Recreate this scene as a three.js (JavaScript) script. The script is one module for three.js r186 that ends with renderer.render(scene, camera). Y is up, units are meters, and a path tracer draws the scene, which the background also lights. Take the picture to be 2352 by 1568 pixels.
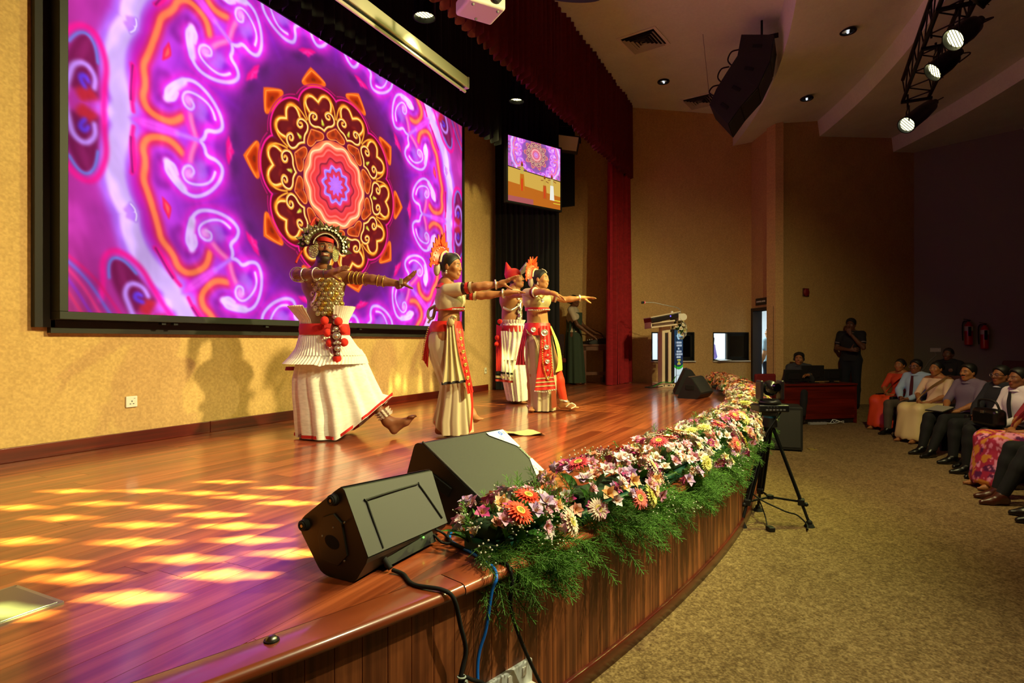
import * as THREE from 'three';
import { RoundedBoxGeometry } from 'three/addons/geometries/RoundedBoxGeometry.js';
import { mergeGeometries, mergeVertices } from 'three/addons/utils/BufferGeometryUtils.js';
import { RectAreaLightUniformsLib } from 'three/addons/lights/RectAreaLightUniformsLib.js';
import { FontLoader } from 'three/addons/loaders/FontLoader.js';
import { TextGeometry } from 'three/addons/geometries/TextGeometry.js';
RectAreaLightUniformsLib.init();

// ---------- camera, exposure, large lights ----------
// x runs along the back wall of the stage, z towards the audience, y up; hall floor y = 0, stage floor y = 0.67
const scene = new THREE.Scene();
scene.background = new THREE.Color(0x000000);
const camera = new THREE.PerspectiveCamera(60.66, 2352 / 1568, 0.05, 80);
camera.position.set(0, 1.48, 0);
camera.lookAt(0.8901 * 5, 1.48, -0.4557 * 5);
const renderer = new THREE.WebGLRenderer({ antialias: true });
renderer.toneMapping = THREE.LinearToneMapping;
renderer.toneMappingExposure = 1.0;
renderer.shadowMap.enabled = true;
renderer.shadowMap.type = THREE.PCFSoftShadowMap;
const GROUND = 0, STAGE = 0.67, CEIL = 6.13;
// stage wash lamps on the truss: position, aim, candela, half angle, colour
const WASH = [1.0, 0.86, 0.38];
const TRUSS_LAMPS = [
  { at: [0.9, 4.5, 1.3], aim: [2.0, 0.8, -3.4], cd: 30, angle: 0.4 },
  { at: [2.5, 4.5, 1.3], aim: [3.1, 0.7, -1.2], cd: 50, angle: 0.62, light: [1.0, 0.93, 0.55] },
  { at: [5.7, 4.5, 1.3], aim: [8.4, 0.5, -0.7], cd: 40, angle: 0.95 },
  { at: [3.5, 4.5, 1.3], aim: [4.6, 0, 0.7], cd: 7, angle: 0.95 },
  { at: [4.2, 4.5, 1.3], aim: [3.7, 1.2, -4.0], cd: 150, angle: 0.74, soft: 5 },
  { at: [7.18, 4.5, 1.29], aim: [4.6, 0.9, -3.0], cd: 64, angle: 0.8, light: [0.84, 1.0, 0.2] },
  { at: [8.06, 4.55, 1.26], aim: [6.6, 0.9, -3.2], cd: 40, angle: 0.6, soft: 4 },
  { at: [6.4, 4.5, 1.3], aim: [9.0, 1.0, -3.0], cd: 30, angle: 0.62 },
];
// light of the video wall
const ledLight = new THREE.RectAreaLight(new THREE.Color(0.70, 0.08, 0.82), 0.45, 5.17, 2.98);
ledLight.position.set(4.795, 3.19, -4.55);
ledLight.lookAt(4.795, 3.19, 2);
scene.add(ledLight);

// ---------- helpers ----------
const TAU = Math.PI * 2;
let seed = 12345;
function rnd() { seed |= 0; seed = (seed + 0x6d2b79f5) | 0; let t = Math.imul(seed ^ (seed >>> 15), 1 | seed); t = (t + Math.imul(t ^ (t >>> 7), 61 | t)) ^ t; return ((t ^ (t >>> 14)) >>> 0) / 4294967296; }
const rr = (a, b) => a + (b - a) * rnd();
const pick = (a) => a[Math.floor(rnd() * a.length)];
const V = (x, y, z) => new THREE.Vector3(x, y, z);
const A = (p) => (p.isVector3 ? p.clone() : new THREE.Vector3(...p));
const clamp = (x, a, b) => Math.min(b, Math.max(a, x));
const mix = (a, b, t) => a + (b - a) * t;
const used = new Map();
function numbered(name) { const k = used.get(name) || 0; used.set(name, k + 1); return k ? `${name}_${String(k).padStart(3, '0')}` : name; }
function tag(o, label, category, group, kind) {
  if (label) o.userData.label = label;
  if (category) o.userData.category = category;
  if (group) o.userData.group = group;
  if (kind) o.userData.kind = kind;
  return o;
}
function thing(name, label, category, at = [0, 0, 0], turn = 0, group) {
  const o = new THREE.Group(); o.name = numbered(name); scene.add(o);
  o.position.set(...at); o.rotation.y = turn;
  return tag(o, label, category, group);
}
function part(name, geo, mat, parent, label) { const m = new THREE.Mesh(geo, mat); m.name = name; parent.add(m); if (label) m.userData.label = label; return m; }
function solo(name, geo, mat, label, category, group) { const m = new THREE.Mesh(geo, mat); m.name = numbered(name); scene.add(m); return tag(m, label, category, group); }
function struct(name, geo, mat, label) { const m = new THREE.Mesh(geo, mat); m.name = name; scene.add(m); return tag(m, label, null, null, 'structure'); }
function std(color, roughness = 0.7, metalness = 0, extra = {}) { return new THREE.MeshStandardMaterial({ color, roughness, metalness, ...extra }); }
function phys(color, roughness, extra = {}) { return new THREE.MeshPhysicalMaterial({ color, roughness, ...extra }); }
function glow(color, k = 1) { return new THREE.MeshStandardMaterial({ color: 0x111111, emissive: color, emissiveIntensity: k, roughness: 0.5 }); }
// merge any geometries into one
function M(list) {
  const anyColor = list.some((g) => g.attributes.color);
  const out = list.map((g0) => {
    const g = g0.index ? g0.toNonIndexed() : g0;
    const n = g.attributes.position.count;
    if (!g.attributes.normal) g.computeVertexNormals();
    if (!g.attributes.uv) g.setAttribute('uv', new THREE.BufferAttribute(new Float32Array(n * 2), 2));
    if (anyColor && !g.attributes.color) g.setAttribute('color', new THREE.BufferAttribute(new Float32Array(n * 3).fill(1), 3));
    for (const k of Object.keys(g.attributes)) if (!['position', 'normal', 'uv', 'color'].includes(k)) g.deleteAttribute(k);
    g.morphAttributes = {};
    return g;
  });
  return mergeGeometries(out, false);
}
function box(w, h, d, x = 0, y = 0, z = 0, rx = 0, ry = 0, rz = 0) { const g = new THREE.BoxGeometry(w, h, d); if (rx || ry || rz) g.applyMatrix4(new THREE.Matrix4().makeRotationFromEuler(new THREE.Euler(rx, ry, rz))); return g.translate(x, y, z); }
function rbox(w, h, d, r = 0.01, x = 0, y = 0, z = 0, rx = 0, ry = 0, rz = 0) { const g = new RoundedBoxGeometry(w, h, d, 2, Math.min(r, w / 2.01, h / 2.01, d / 2.01)); if (rx || ry || rz) g.applyMatrix4(new THREE.Matrix4().makeRotationFromEuler(new THREE.Euler(rx, ry, rz))); return g.translate(x, y, z); }
function cyl(a, b, r1, r2 = r1, seg = 10) {
  a = A(a); b = A(b); const d = b.clone().sub(a), g = new THREE.CylinderGeometry(r2, r1, d.length(), seg);
  g.applyQuaternion(new THREE.Quaternion().setFromUnitVectors(V(0, 1, 0), d.normalize()));
  return g.translate((a.x + b.x) / 2, (a.y + b.y) / 2, (a.z + b.z) / 2);
}
function tube(pts, r, seg = 6, n = pts.length * 6, closed = false) { return new THREE.TubeGeometry(new THREE.CatmullRomCurve3(pts.map(A), closed, 'catmullrom', 0.5), n, r, seg, closed); }
function ball(r, x = 0, y = 0, z = 0, sx = 1, sy = 1, sz = 1, s = 12) { return new THREE.SphereGeometry(r, s, Math.max(6, s * 0.7 | 0)).scale(sx, sy, sz).translate(x, y, z); }
function torus(r, t, x = 0, y = 0, z = 0, rx = 0, ry = 0, rz = 0, a = 8, b = 24) { return new THREE.TorusGeometry(r, t, a, b).applyMatrix4(new THREE.Matrix4().makeRotationFromEuler(new THREE.Euler(rx, ry, rz))).translate(x, y, z); }
function ringAt(c, dir, r, t, a = 6, b = 18) { const g = new THREE.TorusGeometry(r, t, a, b); g.applyQuaternion(new THREE.Quaternion().setFromUnitVectors(V(0, 0, 1), A(dir).normalize())); c = A(c); return g.translate(c.x, c.y, c.z); }
function extr(pts, depth, bevel = 0, holes = []) {
  const s = new THREE.Shape(pts.map((p) => new THREE.Vector2(p[0], p[1])));
  for (const h of holes) s.holes.push(new THREE.Path(h.map((p) => new THREE.Vector2(p[0], p[1]))));
  return new THREE.ExtrudeGeometry(s, { depth, bevelEnabled: bevel > 0, bevelThickness: bevel, bevelSize: bevel, bevelSegments: 2, curveSegments: 8 });
}
// a polygon drawn as [x, y] and pushed out along z, then moved by a matrix that takes (x, y, z) to three given axes
function frame(o, ax, ay, az) { return new THREE.Matrix4().makeBasis(A(ax), A(ay), A(az)).setPosition(A(o)); }
// a grid of points rows[i][j] as a smooth surface
function sheet(rows, closed = false, colors) {
  const n = rows.length, m = rows[0].length, pos = [], uv = [], idx = [], col = [];
  let acc = 0;
  for (let i = 0; i < n; i++) for (let j = 0; j < m; j++) { pos.push(...rows[i][j]); uv.push(j / (m - 1), i / (n - 1)); if (colors) col.push(...colors(i, j)); }
  const w = closed ? m : m - 1;
  for (let i = 0; i + 1 < n; i++) for (let j = 0; j < w; j++) { const a = i * m + j, b = i * m + (j + 1) % m, c = a + m, d = (i + 1) * m + (j + 1) % m; idx.push(a, c, b, b, c, d); }
  const g = new THREE.BufferGeometry();
  g.setAttribute('position', new THREE.Float32BufferAttribute(pos, 3)); g.setAttribute('uv', new THREE.Float32BufferAttribute(uv, 2));
  if (colors) g.setAttribute('color', new THREE.Float32BufferAttribute(col, 3));
  g.setIndex(idx); g.computeVertexNormals(); return g;
}
// uv in metres from the dominant axis of each face
function metreUV(g0, s = 1) {
  const g = g0.index ? g0.toNonIndexed() : g0, p = g.attributes.position, n = g.attributes.normal, uv = new Float32Array(p.count * 2);
  for (let i = 0; i < p.count; i++) {
    const ax = Math.abs(n.getX(i)), ay = Math.abs(n.getY(i)), az = Math.abs(n.getZ(i));
    const [u, v] = ay > ax && ay > az ? [p.getX(i), p.getZ(i)] : ax > az ? [p.getZ(i), p.getY(i)] : [p.getX(i), p.getY(i)];
    uv[2 * i] = u * s; uv[2 * i + 1] = v * s;
  }
  g.setAttribute('uv', new THREE.BufferAttribute(uv, 2)); return g;
}
function vcol(g, fn) { const p = g.attributes.position, c = new Float32Array(p.count * 3); for (let i = 0; i < p.count; i++) { const k = fn(p.getX(i), p.getY(i), p.getZ(i), i); c[3 * i] = k[0]; c[3 * i + 1] = k[1]; c[3 * i + 2] = k[2]; } g.setAttribute('color', new THREE.BufferAttribute(c, 3)); return g; }
const lin = (hex) => { const c = new THREE.Color(hex); return [c.r, c.g, c.b]; };

// ---------- textures ----------
const hash2 = (x, y, s) => { let h = Math.imul(x | 0, 374761393) + Math.imul(y | 0, 668265263) + Math.imul(s | 0, 2147483647 ^ 0x5bd1e995); h = Math.imul(h ^ (h >>> 13), 1274126177); return ((h ^ (h >>> 16)) >>> 0) / 4294967296; };
function vnoise(x, y, px, py, s) { const ix = Math.floor(x), iy = Math.floor(y), fx = x - ix, fy = y - iy, w = (a) => a * a * (3 - 2 * a), m = (a, n) => ((a % n) + n) % n; const a = hash2(m(ix, px), m(iy, py), s), b = hash2(m(ix + 1, px), m(iy, py), s), c = hash2(m(ix, px), m(iy + 1, py), s), d = hash2(m(ix + 1, px), m(iy + 1, py), s); return mix(mix(a, b, w(fx)), mix(c, d, w(fx)), w(fy)); }
function fbm(u, v, fx, fy, s, oct = 4) { let r = 0, a = 0.5, t = 0; for (let i = 0; i < oct; i++) { r += a * vnoise(u * fx, v * fy, fx, fy, s + i); t += a; a *= 0.55; fx *= 2; fy *= 2; } return r / t; }
function tex(w, h, fn, srgb = true) {
  const d = new Uint8Array(w * h * 4);
  for (let y = 0; y < h; y++) for (let x = 0; x < w; x++) { const c = fn(x / w, y / h), k = (y * w + x) * 4; d[k] = clamp(c[0], 0, 255); d[k + 1] = clamp(c[1], 0, 255); d[k + 2] = clamp(c[2], 0, 255); d[k + 3] = 255; }
  const t = new THREE.DataTexture(d, w, h); t.wrapS = t.wrapT = THREE.RepeatWrapping; t.magFilter = THREE.LinearFilter; t.minFilter = THREE.LinearMipmapLinearFilter; t.generateMipmaps = true;
  if (srgb) t.colorSpace = THREE.SRGBColorSpace; t.needsUpdate = true; return t;
}
function canvasTex(w, h, draw) { const c = document.createElement('canvas'); c.width = w; c.height = h; draw(c.getContext('2d'), w, h); const t = new THREE.CanvasTexture(c); t.colorSpace = THREE.SRGBColorSpace; return t; }
const rep = (t, x, y) => { const c = t.clone(); c.repeat.set(x, y); c.needsUpdate = true; return c; };
const woodTex = (s, dark, light) => tex(512, 256, (u, v) => {
  const g = fbm(u, v, 3, 24, s, 5), f = fbm(u, v, 4, 90, s + 9, 3), b = fbm(u, v, 2, 4, s + 20, 3);
  const k = clamp(0.25 + (g - 0.5) * 1.5 + (f - 0.5) * 0.7 + (b - 0.5) * 0.9 + 0.25, 0, 1);
  return [mix(dark[0], light[0], k), mix(dark[1], light[1], k), mix(dark[2], light[2], k)];
});
const TX = {
  wood: woodTex(3, [120, 50, 24], [196, 104, 62]),
  woodB: woodTex(57, [104, 42, 20], [178, 92, 54]),
  board: woodTex(31, [92, 46, 22], [176, 108, 62]),
  wall: tex(256, 256, (u, v) => { const k = (fbm(u, v, 70, 70, 5, 2) - 0.5) * 34 + (fbm(u, v, 6, 6, 8, 3) - 0.5) * 8; return [198 + k, 160 + k * 0.9, 106 + k * 0.7]; }),
  wallBump: tex(256, 256, (u, v) => { const k = 255 * fbm(u, v, 50, 50, 15, 3); return [k, k, k]; }, false),
  carpet: tex(512, 512, (u, v) => { const a = fbm(u, v, 128, 128, 11, 2), b = fbm(u, v, 44, 56, 12, 3), c = fbm(u, v, 5, 5, 13, 3), k = (a - 0.5) * 80 + (b - 0.5) * 60 + (c - 0.5) * 20; return [122 + k, 97 + k * 0.95, 62 + k * 0.8]; }),
  carpetBump: tex(256, 256, (u, v) => { const k = 255 * fbm(u, v, 100, 100, 21, 2); return [k, k, k]; }, false),
  plaster: tex(256, 256, (u, v) => { const k = (fbm(u, v, 5, 5, 41, 4) - 0.5) * 14 + (fbm(u, v, 80, 80, 44, 2) - 0.5) * 10; return [230 + k, 236 + k, 222 + k]; }),
  velvet: tex(256, 256, (u, v) => { const k = (fbm(u, v, 60, 30, 61, 3) - 0.5) * 40; return [150 + k, 18 + k * 0.3, 30 + k * 0.3]; }),
  cloth: tex(256, 256, (u, v) => { const k = (fbm(u, v, 90, 90, 71, 2) - 0.5) * 30 + (fbm(u, v, 8, 8, 74, 3) - 0.5) * 14; return [238 + k, 234 + k, 222 + k]; }),
  grille: tex(128, 128, (u, v) => { const a = Math.sin(u * TAU * 16) * Math.sin(v * TAU * 16); const k = a > 0.25 ? 8 : 60; return [k, k, k]; }),
};
const MAT = {
  wall: new THREE.MeshStandardMaterial({ map: TX.wall, bumpMap: TX.wallBump, bumpScale: 0.002, roughness: 0.92 }),
  plaster: new THREE.MeshStandardMaterial({ map: TX.plaster, roughness: 0.95 }),
  carpet: new THREE.MeshStandardMaterial({ map: TX.carpet, bumpMap: TX.carpetBump, bumpScale: 0.004, roughness: 0.98 }),
  skirting: new THREE.MeshPhysicalMaterial({ map: TX.woodB, color: 0xa8604e, roughness: 0.35, clearcoat: 0.4, clearcoatRoughness: 0.25 }),
  velvet: new THREE.MeshPhysicalMaterial({ map: TX.velvet, roughness: 0.9, sheen: 0.8, sheenColor: new THREE.Color(0.5, 0.05, 0.08), sheenRoughness: 0.4 }),
  black: std(0x0b0b0c, 0.6), blackCloth: std(0x0d0d10, 0.95), blackMetal: std(0x101012, 0.45, 0.6), rubber: std(0x0a0a0a, 0.8),
  white: std(0xe8e6e0, 0.5), cream: std(0xe6dfc8, 0.5), chrome: std(0xc8c8c8, 0.25, 1), steel: std(0x8c8c88, 0.35, 1), gold: std(0xc9a64a, 0.35, 0.85), silver: std(0xd8d4c4, 0.32, 0.85),
  redCloth: std(0xc0221c, 0.8), pane: new THREE.MeshPhysicalMaterial({ color: 0xffffff, roughness: 0.05, transmission: 1, thickness: 0, ior: 1.5 }),
};

// ---------- the stage floor: planks along the back wall, cut to the curved front ----------
const ARC = { x: 5.8, z: -14.95, r: 14.5 };
const arcZ = (x, off = 0) => ARC.z + Math.sqrt((ARC.r + off) ** 2 - (x - ARC.x) ** 2);
const plankMats = [0, 1, 2, 3, 4, 5].map((i) => new THREE.MeshPhysicalMaterial({ map: i % 2 ? TX.woodB : TX.wood, color: new THREE.Color().setRGB(...[[1, 1, 1], [0.9, 0.86, 0.84], [1, 0.93, 0.88], [1, 1, 1], [0.84, 0.8, 0.78], [0.95, 0.9, 0.9]][i]), roughness: 0.34, clearcoat: 0.8, clearcoatRoughness: 0.13 }));
{
  const floor = struct('floor', metreUV(box(22, 0.3, 20, 6.5, -0.15, 4)), MAT.carpet, 'brown mottled carpet on the hall floor');
  // solid body under the planks
  const xs = []; for (let x = -1.7; x <= 13.3; x += 0.25) xs.push(x);
  const outline = [[-1.7, -5], ...xs.map((x) => [x, Math.min(arcZ(x, -0.03), 5)]), [13.3, -5]].map(([x, z]) => [x, -z]);
  const body = extr(outline, STAGE - 0.024).rotateX(-Math.PI / 2);
  const stage = struct('floor_stage', body, std(0x2a1409, 0.8), 'raised stage with a curved front and a glossy red-brown plank floor');
  const W = 0.142, T = 0.022, gap = 0.0016;
  let row = 0;
  for (let z0 = -4.76; z0 < -0.45; z0 += W, row++) {
    let x = -1.7 + rr(-1.6, 0);
    while (x < 13.2) {
      const L = rr(1.5, 2.4), a = Math.max(x, -1.7), b = Math.min(x + L - gap, 13.2); x += L;
      if (b - a < 0.1) continue;
      const top = []; const n = Math.max(2, Math.ceil((b - a) / (z0 + W > Math.min(arcZ(a, -0.1), arcZ(b, -0.1)) ? 0.02 : 0.5)));
      for (let i = 0; i <= n; i++) { const px = mix(a, b, i / n); top.push([px, Math.min(z0 + W - gap, arcZ(px, -0.098))]); }
      const ok = top.filter((p) => p[1] > z0 + 0.0005);
      if (ok.length < 2) continue;
      const pts = [[ok[0][0], z0], ...ok.map((p) => p), [ok[ok.length - 1][0], z0]].map(([px, pz]) => [px, -pz]);
      const dup = []; for (const p of pts) if (!dup.length || Math.hypot(p[0] - dup[dup.length - 1][0], p[1] - dup[dup.length - 1][1]) > 1e-4) dup.push(p);
      const g = extr(dup.reverse(), T); g.rotateX(-Math.PI / 2); g.translate(0, STAGE - T, 0);
      const p = g.attributes.position, uv = g.attributes.uv, ou = rnd() * 5, ov = rnd() * 3;
      for (let i = 0; i < p.count; i++) uv.setXY(i, p.getX(i) * 0.45 + ou, p.getZ(i) * 1.1 + ov);
      part('plank', g, plankMats[Math.floor(rnd() * 6)], stage);
    }
  }
  // rounded nosing along the curved edge, in lengths
  const nose = (off, y) => (x) => { const a = Math.atan2(x - ARC.x, 1), th = Math.asin((x - ARC.x) / ARC.r), R = ARC.r + off; return [ARC.x + R * Math.sin(th), y, ARC.z + R * Math.cos(th)]; };
  const prof = [[-0.1, -0.02], [-0.1, 0], [0.01, 0], [0.022, -0.004], [0.03, -0.014], [0.032, -0.024], [0.028, -0.034], [0.01, -0.04], [-0.02, -0.04]];
  for (let k = 0; k < 9; k++) {
    const a = mix(-1.6, 13.1, k / 9) + 0.002, b = mix(-1.6, 13.1, (k + 1) / 9) - 0.002, rows = [];
    for (let i = 0; i <= 24; i++) rows.push(prof.map(([o, y]) => nose(o, STAGE + y)(mix(a, b, i / 24))));
    const g = sheet(rows); const uv = g.attributes.uv; for (let i = 0; i < uv.count; i++) uv.setXY(i, uv.getY(i) * 0.8 + k * 0.37, uv.getX(i) * 0.1 + k * 0.2);
    part('nosing', g, plankMats[0], stage);
  }
  // vertical cladding boards of the curved front, each slightly proud of its joints
  const boardMats = [0, 1, 2, 3, 4].map((i) => new THREE.MeshPhysicalMaterial({ map: TX.board, color: new THREE.Color().setRGB(...[[1, 0.95, 0.9], [0.86, 0.78, 0.72], [1.1, 1.0, 0.92], [0.8, 0.7, 0.62], [0.98, 0.9, 0.84]][i]), roughness: 0.5, clearcoat: 0.2, clearcoatRoughness: 0.3 }));
  const BW = 0.088, bgs = [0, 1, 2, 3].map((k) => { const g = rbox(BW - 0.0014, STAGE - 0.11, 0.016, 0.002, 0, (STAGE - 0.11) / 2 + 0.07, 0); const p = g.attributes.position, uv = g.attributes.uv; for (let i = 0; i < p.count; i++) uv.setXY(i, p.getY(i) * 0.5 + k * 0.27, p.getX(i) * 1.6 + k * 0.23); return g; });
  for (let th = Math.asin((-1.6 - ARC.x) / ARC.r); th < Math.asin((12.9 - ARC.x) / ARC.r); th += BW / ARC.r) {
    const m = part('cladding_board', pick(bgs), pick(boardMats), stage);
    m.position.set(ARC.x + (ARC.r - 0.022) * Math.sin(th), 0, ARC.z + (ARC.r - 0.022) * Math.cos(th)); m.rotation.y = th;
  }
  const rows = [], pr = [[-0.03, 0.0], [0.004, 0.0], [0.004, 0.068], [-0.002, 0.075], [-0.03, 0.075]];
  for (let i = 0; i <= 80; i++) rows.push(pr.map(([o, y]) => nose(o, y + 0.001)(mix(-1.6, 13.1, i / 80))));
  const sk = sheet(rows); for (let i = 0; i < sk.attributes.uv.count; i++) sk.attributes.uv.setXY(i, sk.attributes.uv.getY(i) * 8, sk.attributes.uv.getX(i) * 0.2);
  struct('baseboard_stage', sk, MAT.skirting, 'dark wooden skirting at the foot of the curved stage front');
}

// ---------- walls ----------
// a wall from (x0, z0) to (x1, z1), solid towards its outer side, with rectangular holes [s0, s1, y0, y1]
function wallSeg(name, a, b, y0, y1, out, holes = [], mat = MAT.wall, t = 0.16, label) {
  const dx = b[0] - a[0], dz = b[1] - a[1], L = Math.hypot(dx, dz), ux = V(dx / L, 0, dz / L), n = V(dz / L, 0, -dx / L).multiplyScalar(out);
  const g = extr([[0, y0], [L, y0], [L, y1], [0, y1]], t, 0, holes.map(([s0, s1, h0, h1]) => [[s0, h0], [s1, h0], [s1, h1], [s0, h1]]));
  const right = new THREE.Vector3().crossVectors(ux, V(0, 1, 0));
  if (right.dot(n) < 0) g.scale(1, 1, -1);
  g.applyMatrix4(frame([a[0], 0, a[1]], ux, V(0, 1, 0), right)); 
  if (right.dot(n) < 0) { const p = g.attributes.position; for (let i = 0; i < p.count; i += 3) { const s = [p.getX(i), p.getY(i), p.getZ(i)]; p.setXYZ(i, p.getX(i + 1), p.getY(i + 1), p.getZ(i + 1)); p.setXYZ(i + 1, ...s); const u = g.attributes.uv, q = [u.getX(i), u.getY(i)]; u.setXY(i, u.getX(i + 1), u.getY(i + 1)); u.setXY(i + 1, ...q); } g.computeVertexNormals(); }
  return struct(name, g, mat, label);
}
const PA = [11.39, -3.2], PB = [13.01, -1.09], PC = [12.22, -0.6], PD = [15.9, 2.08];
wallSeg('wall_back', [-1.7, -4.78], [10.95, -4.78], 0, 6.4, 1, [], MAT.wall, 0.2, 'warm beige papered wall behind the video wall');
wallSeg('wall_wing', [10.78, -4.78], PA, 0, 6.4, 1, [], MAT.wall, 0.2, 'brown papered wall of the wing beside the stage');
wallSeg('wall_side', PA, PB, 0, 6.4, 1, [[0.455, 1.386, 1.09, 1.67], [1.79, 2.6, 1.09, 1.67]], MAT.wall, 0.16, 'papered side wall with the two control room windows');
wallSeg('wall_door', PB, PC, 0, 6.4, 1, [[0.06, 0.84, 0, 2.1]], MAT.wall, 0.16, 'narrow papered wall holding the open door');
wallSeg('wall_right', PC, PD, 0, 6.4, 1, [], MAT.wall, 0.2, 'long papered wall behind the control desk');
wallSeg('wall_right_rear', PD, [16.3, 14], 0, 6.4, 1, [], std(0x8d8a84, 0.95), 0.2, 'dark grey wall beside the raked seats');
wallSeg('wall_rear', [16.5, 13.9], [-1.9, 13.9], 0, 6.4, 1, [], std(0x6d655c, 0.95), 0.2, 'rear wall of the hall');
wallSeg('wall_left', [-1.7, 13.9], [-1.7, -4.98], 0, 6.4, 1, [], MAT.wall, 0.2, 'side wall left of the stage');
struct('roof', box(22, 0.2, 20.5, 7, 6.5, 4.4), std(0x777777, 0.95), 'roof slab above the ceiling panels');
{ // skirting along the back wall and the wing
  const seg = (name, a, b, y, h, lab, nn) => { const L = Math.hypot(b[0] - a[0], b[1] - a[1]), g = rbox(L, h, 0.02, 0.005); const uv = g.attributes.uv, p = g.attributes.position; for (let i = 0; i < p.count; i++) uv.setXY(i, p.getX(i) * 0.4 + nn, p.getY(i) * 0.8); const m = struct(name, g, MAT.skirting, lab); m.position.set((a[0] + b[0]) / 2, y + h / 2, (a[1] + b[1]) / 2); m.rotation.y = -Math.atan2(b[1] - a[1], b[0] - a[0]); };
  seg('baseboard_back', [-1.6, -4.768], [3.4, -4.768], STAGE, 0.1, 'glossy dark red wooden baseboard, left length below the video wall', 0.2);
  seg('baseboard_back_right', [3.402, -4.768], [8.44, -4.768], STAGE, 0.1, 'glossy dark red wooden baseboard, right length below the video wall', 0.7);
  seg('baseboard_wing', [11.0, -4.3], [11.36, -3.25], STAGE, 0.1, 'wooden baseboard in the wing behind the sound desk', 0.4);
}
// ---------- ceiling: a flat panel over the stage, then curved panels that step down towards the stage ----------
{
  const c = (R, n0, y, th) => [5.8 + R * Math.sin(th), y, n0 - R + R * Math.cos(th)];
  const strip = (name, p, q, lab) => { const rows = []; for (let i = 0; i <= 64; i++) { const th = mix(-0.46, 0.60, i / 64); rows.push([c(p[0], p[1], p[2], th), c(q[0], q[1], q[2], th)]); } const g = sheet(rows); const pp = g.attributes.position, uv = g.attributes.uv; for (let i = 0; i < pp.count; i++) uv.setXY(i, pp.getX(i) * 0.5, (pp.getZ(i) + pp.getY(i)) * 0.5); return struct(name, g, MAT.plaster, lab); };
  const R1 = 18.5, R2 = 19.3;
  strip('ceiling_stage', [9, -9.4, CEIL], [R1, -0.08, CEIL], 'flat pale ceiling panel in front of the red valance');
  strip('ceiling_step', [R1, -0.08, CEIL], [R1 - 0.06, -0.06, 5.5], 'curved vertical ceiling step beside the hanging loudspeakers');
  strip('ceiling_hall', [R1 - 0.06, -0.06, 5.5], [R2, 1.6, 5.9], 'curved ceiling panel rising behind the hanging loudspeakers');
  strip('ceiling_step_middle', [R2, 1.6, 5.9], [R2, 1.66, 5.6], 'second curved ceiling step before the lighting truss');
  strip('ceiling_hall_middle', [R2, 1.66, 5.6], [R2 + 1, 3.9, 5.95], 'curved ceiling panel above the lighting truss');
  strip('ceiling_step_rear', [R2 + 1, 3.9, 5.95], [R2 + 1, 3.96, 5.65], 'third curved ceiling step behind the lighting truss');
  strip('ceiling_hall_rear', [R2 + 1, 3.96, 5.65], [R2 + 2, 6.6, 6.0], 'dark curved ceiling panel over the seats');
  strip('ceiling_step_last', [R2 + 2, 6.6, 6.0], [R2 + 2, 6.66, 5.7], 'last curved ceiling step over the rear seats');
  strip('ceiling_hall_last', [R2 + 2, 6.66, 5.7], [R2 + 5, 14, 6.1], 'rear ceiling panel over the hall');
}
// raked tiers under the seats
struct('floor_tier', metreUV(box(9, 0.2, 12, 11.6, 0.1, 8.6)), MAT.carpet, 'first carpeted tier of the seating');
struct('floor_tier_upper', metreUV(box(9, 0.45, 11, 11.6, 0.225, 9.2)), MAT.carpet, 'second carpeted tier of the seating');

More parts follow.
